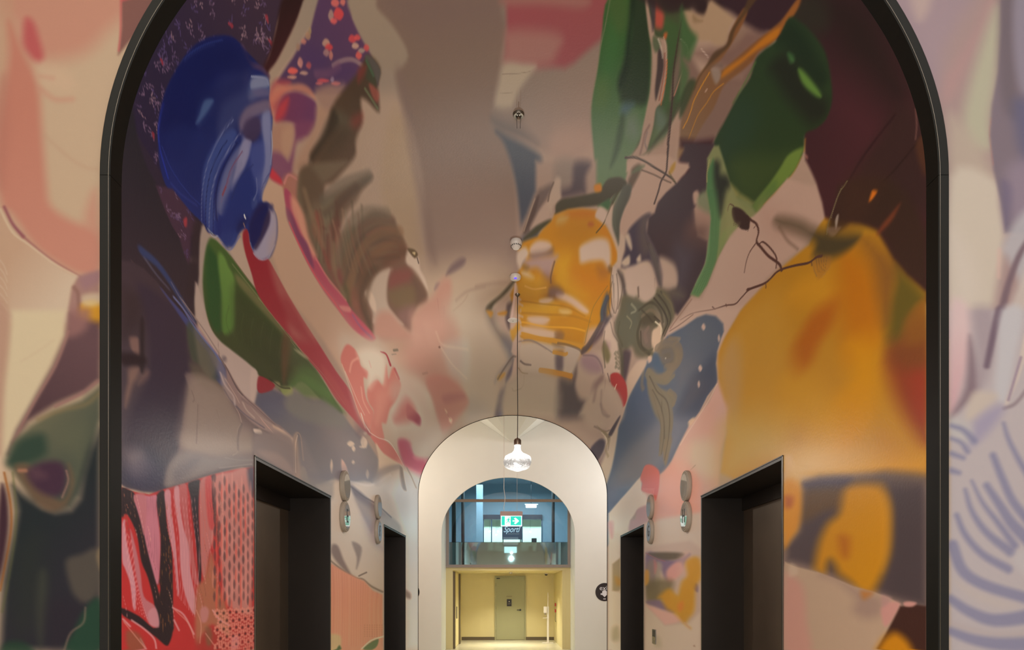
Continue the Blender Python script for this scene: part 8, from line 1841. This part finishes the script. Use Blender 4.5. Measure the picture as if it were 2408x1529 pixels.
o = ubox('shop_glass', 1138, 1273, 1222, 1290, YS+.03, YS+.035, M_glass, w2); o.location.y = -YS
sb = empty('shop_sign', (0, YS-.25, 0)); tag(sb, 'dark navy shop board with white script lettering under the exit sign', 'sign')
xa, za = up(1181, 1232, YS-.25); xb, zb = up(1227, 1269, YS-.25)
box('board', xa, xb, 0, .03, zb, za, mat('navy_board', rgb(46, 50, 66), .5), sb)
def text(name, s, size, loc, rot, m, parent=None, ext=.001, sx=1, sy=1, align='CENTER', shear=0):
    c = bpy.data.curves.new(name, 'FONT'); c.body = s; c.size = size; c.align_x = align; c.align_y = 'CENTER'; c.extrude = ext; c.shear = shear
    o = bpy.data.objects.new(name, c); link(o); bpy.context.view_layer.update()
    me = bpy.data.meshes.new_from_object(o.evaluated_get(bpy.context.evaluated_depsgraph_get())); bpy.data.objects.remove(o); me.materials.clear(); me.materials.append(m)
    o = bpy.data.objects.new(name, me); link(o, parent); o.location = loc; o.rotation_euler = rot; o.scale = (sx, sy, 1); return o
M_txt = mat('white_lettering', rgb(220, 222, 225), .5)
text('lettering', 'Sportl', .26, ((xa+xb)/2-.03, -.004, (za+zb)/2+.08), (math.pi/2, 0, 0), M_txt, sb, shear=.4, sy=1.3)
box('text_line', (xa+xb)/2-.18, (xa+xb)/2+.3, -.004, 0, (za+zb)/2-.1, (za+zb)/2-.085, M_grey, sb)
for px in (1183, 1224):
    xx, z1 = up(px, 1268, YS-.25); box('leg', xx-.02, xx+.02, 0, .03, VZ+.12, zb, M_dark, sb)
# columns, light fitting, pendant globes, small screen
for i, (a, b_, y, lb) in enumerate(((1061.5, 1072, 21.0, 'dark brown column at the left end behind the arched glass'), (1084, 1092, 22.5, 'slim dark column left of the shop window'), (1297.5, 1305, 22.5, 'slim dark column right of the shop window'))):
    x0, _ = up(a, 0, y); x1, _ = up(b_, 0, y)
    c = lathe('column', [((x1-x0)/2, VZ+.12), ((x1-x0)/2, 5.95)], mat('column_paint', rgb(52, 44, 42), .5), None, 20); c.location = ((x0+x1)/2, y+.1, 0); tag(c, lb, 'column')
x0, _ = up(1120, 0, 24); x1, _ = up(1135, 0, 24); c = box('column', x0, x1, 24, 24.3, VZ+.12, 5.95, M_blue); tag(c, 'square pale blue pillar left of the shop window', 'column')
fx, fz = up(1249, 1191, 24)
lf = empty('ceiling_lamp', (fx, 24, fz)); tag(lf, 'bright batten lamp hanging to the right above the shop window', 'lamp')
lathe('diffuser', [(0, -.2), (.04, -.2), (.055, -.17), (.055, .17), (.04, .2), (0, .2)], mat('lamp_glow', (1, 1, 1, 1), .5, emit=(.9, .97, 1, 1), estr=9), lf, 16, 'x'); box('housing', -.24, .26, -.05, .05, .055, .09, M_plast, lf, .005)
tube('rod', [(0, 0, .09), (0, 0, 5.95-fz)], .006, M_dark, lf); 
for k, (px, py) in enumerate(((1151.5, 1250), (1171, 1250), (1167, 1258), (1247, 1251))):
    gx, gz = up(px, py, 27.4); g = empty('pendant_globe', (gx, 27.4, gz)); tag(g, ['small glowing globe lamp inside the shop, left pane', 'small glowing globe lamp inside the shop, just left of the dark board', 'lowest small glowing globe in the shop, left of the board', 'small glowing globe lamp in the right shop pane'][k], 'lamp', 'globe lamps inside the shop')
    lathe('globe', [(0, -.05), (.035, -.035), (.05, 0), (.035, .035), (0, .05)], bpy.data.materials.get('globe_glow') or mat('globe_glow', (1, 1, 1, 1), .5, emit=(1, 1, .95, 1), estr=5), g, 12); tube('cord', [(0, 0, .05), (0, 0, 5.0-gz)], .004, M_dark, g, 5)
x0, z1 = up(1250, 1266, 25); x1, z0 = up(1262, 1277, 25)
tb = tag(box('screen', x0, x1, 25, 25.03, VZ+.12, z1, M_dark, None, .004), 'small dark screen on a stand at the right of the shop window', 'screen')

# ------------------------------------------------------------------ exit sign hanging in the crossing
ES = empty('exit_sign', (-.02, 14.6, EYE+1.6)); tag(ES, 'hanging green illuminated exit sign with running figure and arrow', 'exit sign')
M_teal = mat('sign_green', rgb(0, 60, 50), .4, emit=rgb(0, 226, 196), estr=.82); M_lit = mat('sign_white', (1, 1, 1, 1), .4, emit=(.85, 1, 1, 1), estr=1.25)
box('housing', -.255, .255, -.06, .06, .115, .215, mat('sign_housing', rgb(205, 180, 176), .5), ES, .006)
box('diffuser', -.24, .24, -.012, .012, -.12, .115, M_lit, ES, .002)
box('green_panel', -.225, .225, -.0145, -.012, -.1, .108, M_teal, ES)
def flat(name, pts, y, m, parent): return mesh(name, [(x, y, z) for x, z in pts]+[(x, y+.0015, z) for x, z in pts], [tuple(range(len(pts))), tuple(range(len(pts), 2*len(pts)))[::-1]], m, parent)
flat('door_mark', [(-.15, -.095), (-.02, -.095), (-.02, .1), (-.15, .1)], -.0165, M_lit, ES)
fig = [(-.055, .085), (-.04, .088), (-.034, .074), (-.046, .06), (-.05, .048), (-.03, .03), (-.024, .032), (-.02, .024), (-.034, .014), (-.052, .026), (-.055, .005), (-.035, -.02), (-.05, -.065), (-.062, -.062), (-.054, -.024), (-.078, -.012), (-.095, -.045), (-.125, -.055), (-.128, -.043), (-.105, -.032), (-.088, .004), (-.082, .03), (-.1, .024), (-.11, 0), (-.12, .003), (-.112, .034), (-.085, .05), (-.066, .055), (-.064, .072)]
flat('running_figure', fig, -.018, M_teal, ES)
flat('arrow', [(.03, -.012), (.1, -.012), (.06, -.055), (.095, -.075), (.175, 0), (.095, .075), (.06, .055), (.1, .012), (.03, .012)], -.0165, M_lit, ES)
M_wire = mat('pale_cable', rgb(210, 200, 188), .5)
cz = 5.39+.19-EYE-1.6
tube('cable', [(-.16, 0, .215), (-.175, 0, .3), (-.15, 0, .45), (-.145, 0, .55), (-.172, 0, .75), (-.168, 0, .95), (-.17, 0, cz+.02)], .0055, M_wire, ES); tube('suspension_wire', [(.13, 0, .215), (.13, 0, cz+.02)], .0025, M_wire, ES, 6)

# ------------------------------------------------------------------ pendant bulb and ceiling fittings on the vault crown
CZ = EYE+SPR+RISE
PB = empty('pendant_lamp', (.03, 7.7, EYE+1.566)); tag(PB, 'lit pendant lamp with a large lumpy glass bulb on a long dark cord', 'lamp')
def bulb_mat():
    m = bpy.data.materials.new('glowing_glass'); m.use_nodes = True; nt = m.node_tree; nt.nodes.remove(nt.nodes['Principled BSDF'])
    tc = nt.nodes.new('ShaderNodeTexCoord'); sx = nt.nodes.new('ShaderNodeSeparateXYZ'); n = nt.nodes.new('ShaderNodeTexNoise'); n.inputs['Scale'].default_value = 22; n.inputs['Distortion'].default_value = 1.5
    ad = nt.nodes.new('ShaderNodeMath'); ad.operation = 'MULTIPLY_ADD'; ad.inputs[1].default_value = .12
    r = nt.nodes.new('ShaderNodeValToRGB'); e_ = r.color_ramp.elements; e_[0].position = 0; e_[0].color = (1.6, 1.6, 1.6, 1); e_[1].position = 1; e_[1].color = (3, 3, 3, 1)
    for p, v in ((.16, 1.5), (.27, .9), (.33, .22), (.46, .26), (.54, .9), (.6, 2.5)):
        k = e_.new(p); k.color = (v, v, v, 1)
    mr = nt.nodes.new('ShaderNodeMapRange'); mr.inputs['From Min'].default_value = -.14; mr.inputs['From Max'].default_value = .3
    em = nt.nodes.new('ShaderNodeEmission'); em.inputs['Color'].default_value = (1, .98, .95, 1); tr = nt.nodes.new('ShaderNodeBsdfTransparent'); gl = nt.nodes.new('ShaderNodeBsdfGlossy'); gl.inputs['Roughness'].default_value = .05
    m1 = nt.nodes.new('ShaderNodeMixShader'); m1.inputs[0].default_value = .45; m2 = nt.nodes.new('ShaderNodeMixShader'); m2.inputs[0].default_value = .08
    mu = nt.nodes.new('ShaderNodeMath'); mu.operation = 'MULTIPLY'; mu.inputs[1].default_value = 1.3
    nt.links.new(tc.outputs['Object'], n.inputs['Vector']); nt.links.new(tc.outputs['Object'], sx.inputs[0])
    nt.links.new(n.outputs['Fac'], ad.inputs[0]); nt.links.new(sx.outputs['Z'], ad.inputs[2]); nt.links.new(ad.outputs[0], mr.inputs['Value'])
    nt.links.new(mr.outputs[0], r.inputs[0]); nt.links.new(r.outputs[0], mu.inputs[0]); nt.links.new(mu.outputs[0], em.inputs['Strength'])
    nt.links.new(tr.outputs[0], m1.inputs[1]); nt.links.new(em.outputs[0], m1.inputs[2]); nt.links.new(m1.outputs[0], m2.inputs[1]); nt.links.new(gl.outputs[0], m2.inputs[2])
    nt.links.new(m2.outputs[0], nt.nodes['Material Output'].inputs['Surface']); return m
pl = bpy.data.lights.new('bulb_light', 'POINT'); pl.energy = 80; pl.shadow_soft_size = .03; pl.color = (1, .96, .9)
po = bpy.data.objects.new('bulb_light', pl); link(po, PB); po.location = (0, 0, .05)
lathe('glass_globe', [(0, -.122), (.03, -.12), (.07, -.105), (.115, -.092), (.145, -.075), (.162, -.04), (.168, 0), (.162, .035), (.15, .055), (.11, .078), (.07, .097), (.045, .125), (.036, .16), (.034, .185)], bulb_mat(), PB, 64, 'z', .02)
core = lathe('led_core', [(0, .18), (.036, .18), (.038, .188), (.036, .196), (0, .196)], mat('core_glow', (1, 1, 1, 1), .5, emit=(1, .97, .93, 1), estr=3), PB, 24)
M_cap = mat('ribbed_metal_cap', rgb(120, 104, 90), .35, .85)
v = []; f = []
cap = lathe('lamp_cap', [(.036, .192), (.04, .2), (.04, .25), (.034, .268), (.012, .274), (.008, .285)], M_cap, PB, 36)
for k in range(14):
    a = 2*math.pi*k/14; o = box('rib', -.0028, .0028, -.003, .003, .2, .255, M_cap, None); o.parent = cap; o.location = (.041*math.cos(a), .041*math.sin(a), 0); o.rotation_euler = (0, 0, a)
tube('cord', [(0, 0, .28), (.003, 0, .6), (-.002, 0, 1.1), (0, 0, 1.6), (0, 0, CZ-EYE-1.566-.01)], .0045, M_dark, PB)
lathe('ceiling_rose', [(0, -.03), (.012, -.03), (.03, -.012), (.032, 0), (0, 0)], M_bright, PB, 24).location = (0, 0, CZ-EYE-1.566+.001)
def fitting(name, y, label, cat, prof, m, x=0):
    e_ = empty(name, (x, y, CZ-.0005)); tag(e_, label, cat); b_ = lathe('body', prof, m, e_, 36); return e_
sp = fitting('sprinkler', 4.79, 'chrome ring fitting with a small ball on the vault, nearest the camera', 'sprinkler', [(0, -.008), (.018, -.008), (.022, -.016), (.038, -.018), (.042, -.01), (.043, 0), (0, 0)], M_bright)
lathe('nozzle', [(0, -.04), (.012, -.038), (.014, -.03), (.006, -.024), (.006, -.008), (0, -.008)], M_cap, sp, 16); tube('hook', [(0, -.03, -.01), (0, -.045, -.025), (0, -.05, -.045)], .004, M_bright, sp)
for x in (-.012, .012): tube('wire', [(x, -.03, -.01), (x*1.2, -.03, -.06), (x, -.03, -.13)], .0016, M_dark, sp, 5)
s1 = fitting('smoke_detector', 6.52, 'white domed smoke detector with vent slots on the vault', 'detector', [(0, -.085), (.03, -.083), (.042, -.07), (.05, -.06), (.058, -.045), (.062, -.03), (.06, -.012), (.055, 0), (0, 0)], M_plast)
for k in range(16):
    a = 2*math.pi*k/16; o = box('vent_slot', -.004, .004, -.002, .002, -.066, -.05, M_dark, s1.children[0]); o.location = (.052*math.cos(a), .052*math.sin(a), 0); o.rotation_euler = (0, 0, a+math.pi/2)
s2 = fitting('smoke_detector', 7.24, 'low white detector with a blue indicator light on the vault', 'detector', [(0, -.05), (.04, -.048), (.056, -.04), (.063, -.025), (.064, -.012), (.058, -.008), (.058, 0), (0, 0)], M_plast)
lathe('indicator_light', [(0, -.006), (.014, -.004), (.018, 0), (0, 0)], mat('blue_led', rgb(60, 50, 240), .3, emit=rgb(80, 60, 255), estr=1.5), s2, 16).location = (0, -.03, -.047)
s3 = fitting('ceiling_speaker', 8.43, 'flat white round plate on the vault behind the lamp cord', 'speaker', [(0, -.014), (.066, -.012), (.073, -.006), (.073, 0), (0, 0)], M_plast, -.02)
lathe('centre_screw', [(0, -.003), (.006, -.002), (.006, 0), (0, 0)], M_dark, s3, 10).location = (0, 0, -.0135)
s4 = empty('smoke_detector', (-.02, 19.3, VZ)); tag(s4, 'small round detector on the cream vestibule ceiling', 'detector'); lathe('body', [(0, -.045), (.04, -.042), (.055, -.02), (.055, 0), (0, 0)], M_plast, s4, 20); lathe('ring', [(.03, -.05), (.034, -.044), (.03, -.043)], M_skirt, s4, 16)
cm = empty('dome_camera', (1.12, 20.5, VZ)); tag(cm, 'small black dome camera on the vestibule ceiling at right', 'camera'); lathe('dome', [(0, -.075), (.03, -.068), (.045, -.05), (.05, -.03), (0, -.03)], M_dark, cm, 16); lathe('base', [(.055, -.03), (.055, 0), (0, 0)], M_plast, cm, 16)

# ------------------------------------------------------------------ lift lanterns and letters
M_disc = mat('lantern_rim', rgb(160, 150, 136), .55, spec=.3); M_face = mat('lantern_glass', rgb(158, 150, 138), .03, spec=.8)
def lantern(side, y, z, letter, label):
    e_ = empty('lift_indicator', (side*W, y, EYE+z), (0, 0, math.pi if side > 0 else 0)); tag(e_, label, 'lift indicator', 'round lift indicators on the mural walls')
    lathe('rim', [(0, 0), (.168, 0), (.172, .012), (.172, .032), (.166, .04), (.155, .042), (.152, .036), (0, .036)], M_disc, e_, 64, 'x')
    lathe('inner_ring', [(.15, .036), (.15, .043), (.144, .046), (.139, .046), (.137, .038)], M_disc, e_, 64, 'x')
    lathe('face', [(0, .0365), (.136, .0365), (.136, .046), (.134, .048), (0, .048)], M_face, e_, 64, 'x')
    if letter:
        t = text('letter', letter, .2, (.0495, 0, 0), (math.pi/2, 0, math.pi/2), M_dark, e_, .0012, .8, 1.1)
    return e_
side_ = {-1: 'left', 1: 'right'}
for s, (ln, lf_) in ((-1, ('E', 'F')), (1, ('H', 'G'))):
    lantern(s, 7.15, 1.176, None, 'blank round lantern above the letter %s disc on the %s wall' % (ln, side_[s])); lantern(s, 7.15, .832, ln, 'round lift disc with letter %s beside the near %s lift' % (ln, side_[s]))
    lantern(s, 8.95, 1.176, None, 'blank round lantern above the letter %s disc on the %s wall' % (lf_, side_[s])); lantern(s, 8.95, .832, lf_, 'round lift disc with letter %s beside the far %s lift' % (lf_, side_[s]))
bp_ = empty('call_button_panel', (W, 8.78, EYE-.63)); tag(bp_, 'small steel lift call panel on the right wall between the lifts', 'call panel')
box('plate', -.012, 0, -.1, .1, -.1, .1, M_bright, bp_, .003); box('display', -.014, -.011, -.08, .08, .0, .09, M_dark, bp_); lathe('button', [(0, -.016), (.02, -.016), (.022, -.012), (0, -.012)], M_bright, bp_, 20, 'x').location = (0, 0, -.05)

# ------------------------------------------------------------------ round exit signs on the far white wall
def exit_disc(px, label):
    x = (px-1197.4)*16.3/1500-.0704
    e_ = empty('exit_disc', (x, 16.3, EYE-.03)); tag(e_, label, 'sign'); lathe('disc', [(0, -.006), (.23, -.006), (.233, -.003), (.233, 0), (0, 0)], mat('black_vinyl', rgb(36, 33, 34), .4), e_, 64, 'y')
    text('lettering', 'exit', .17, (0, -.008, .1), (math.pi/2, 0, 0), M_txt, e_)
    flat('arrow_mark', [(-.1, -.03), (-.06, -.03), (-.06, .02), (0, .055), (.06, .02), (.06, -.03), (.1, -.03), (.1, -.07), (.06, -.07), (0, -.13), (-.06, -.07), (-.1, -.07)], -.0085, M_txt, e_)
    flat('small_mark', [(-.03, -.185), (.03, -.185), (.034, -.165), (-.03, -.165)], -.0085, M_txt, e_)
exit_disc(1421.5, 'round black exit sign on the far white wall at right'); exit_disc(965, 'edge of a round black sign on the far white wall at left')

# ------------------------------------------------------------------ vestibule things
hs = empty('sanitiser_stand', (1.12, 19.6, 0)); tag(hs, 'slim white hand sanitiser stand right of the olive door', 'stand')
box('base_plate', -.17, .17, -.15, .15, 0, .015, M_plast, hs, .004); box('post', -.03, .03, -.025, .025, .015, 1.12, M_plast, hs, .004)
box('dispenser', -.13, -.03, -.05, .05, .92, 1.12, M_plast, hs, .01); box('drip_tray', -.15, -.03, -.06, .06, .76, .775, M_plast, hs, .003)
box('sign_holder', -.01, .01, -.01, .01, 1.12, 1.55, M_plast, hs); box('pump', -.1, -.06, -.02, .02, .87, .92, M_grey, hs)
M_red = mat('red_plastic', rgb(190, 40, 28), .4)
for z, lb in ((1.17, 'upper red call point on the cream vestibule wall'), (.98, 'lower red call point on the cream vestibule wall')):
    r_ = empty('call_point', (1.39, 19.9, z)); tag(r_, lb, 'call point', 'red call points in the vestibule'); box('housing', -.04, 0, -.05, .05, -.05, .05, M_red, r_, .006); box('glass_window', -.042, -.039, -.025, .025, -.02, .02, M_plast, r_)
tg = tag(tube('hanging_strap', [(1.37, 19.85, .93), (1.365, 19.85, .8), (1.36, 19.85, .68), (1.375, 19.85, .63), (1.385, 19.85, .66)], .006, M_dark), 'thin dark strap hanging below the lower red call point', 'strap')
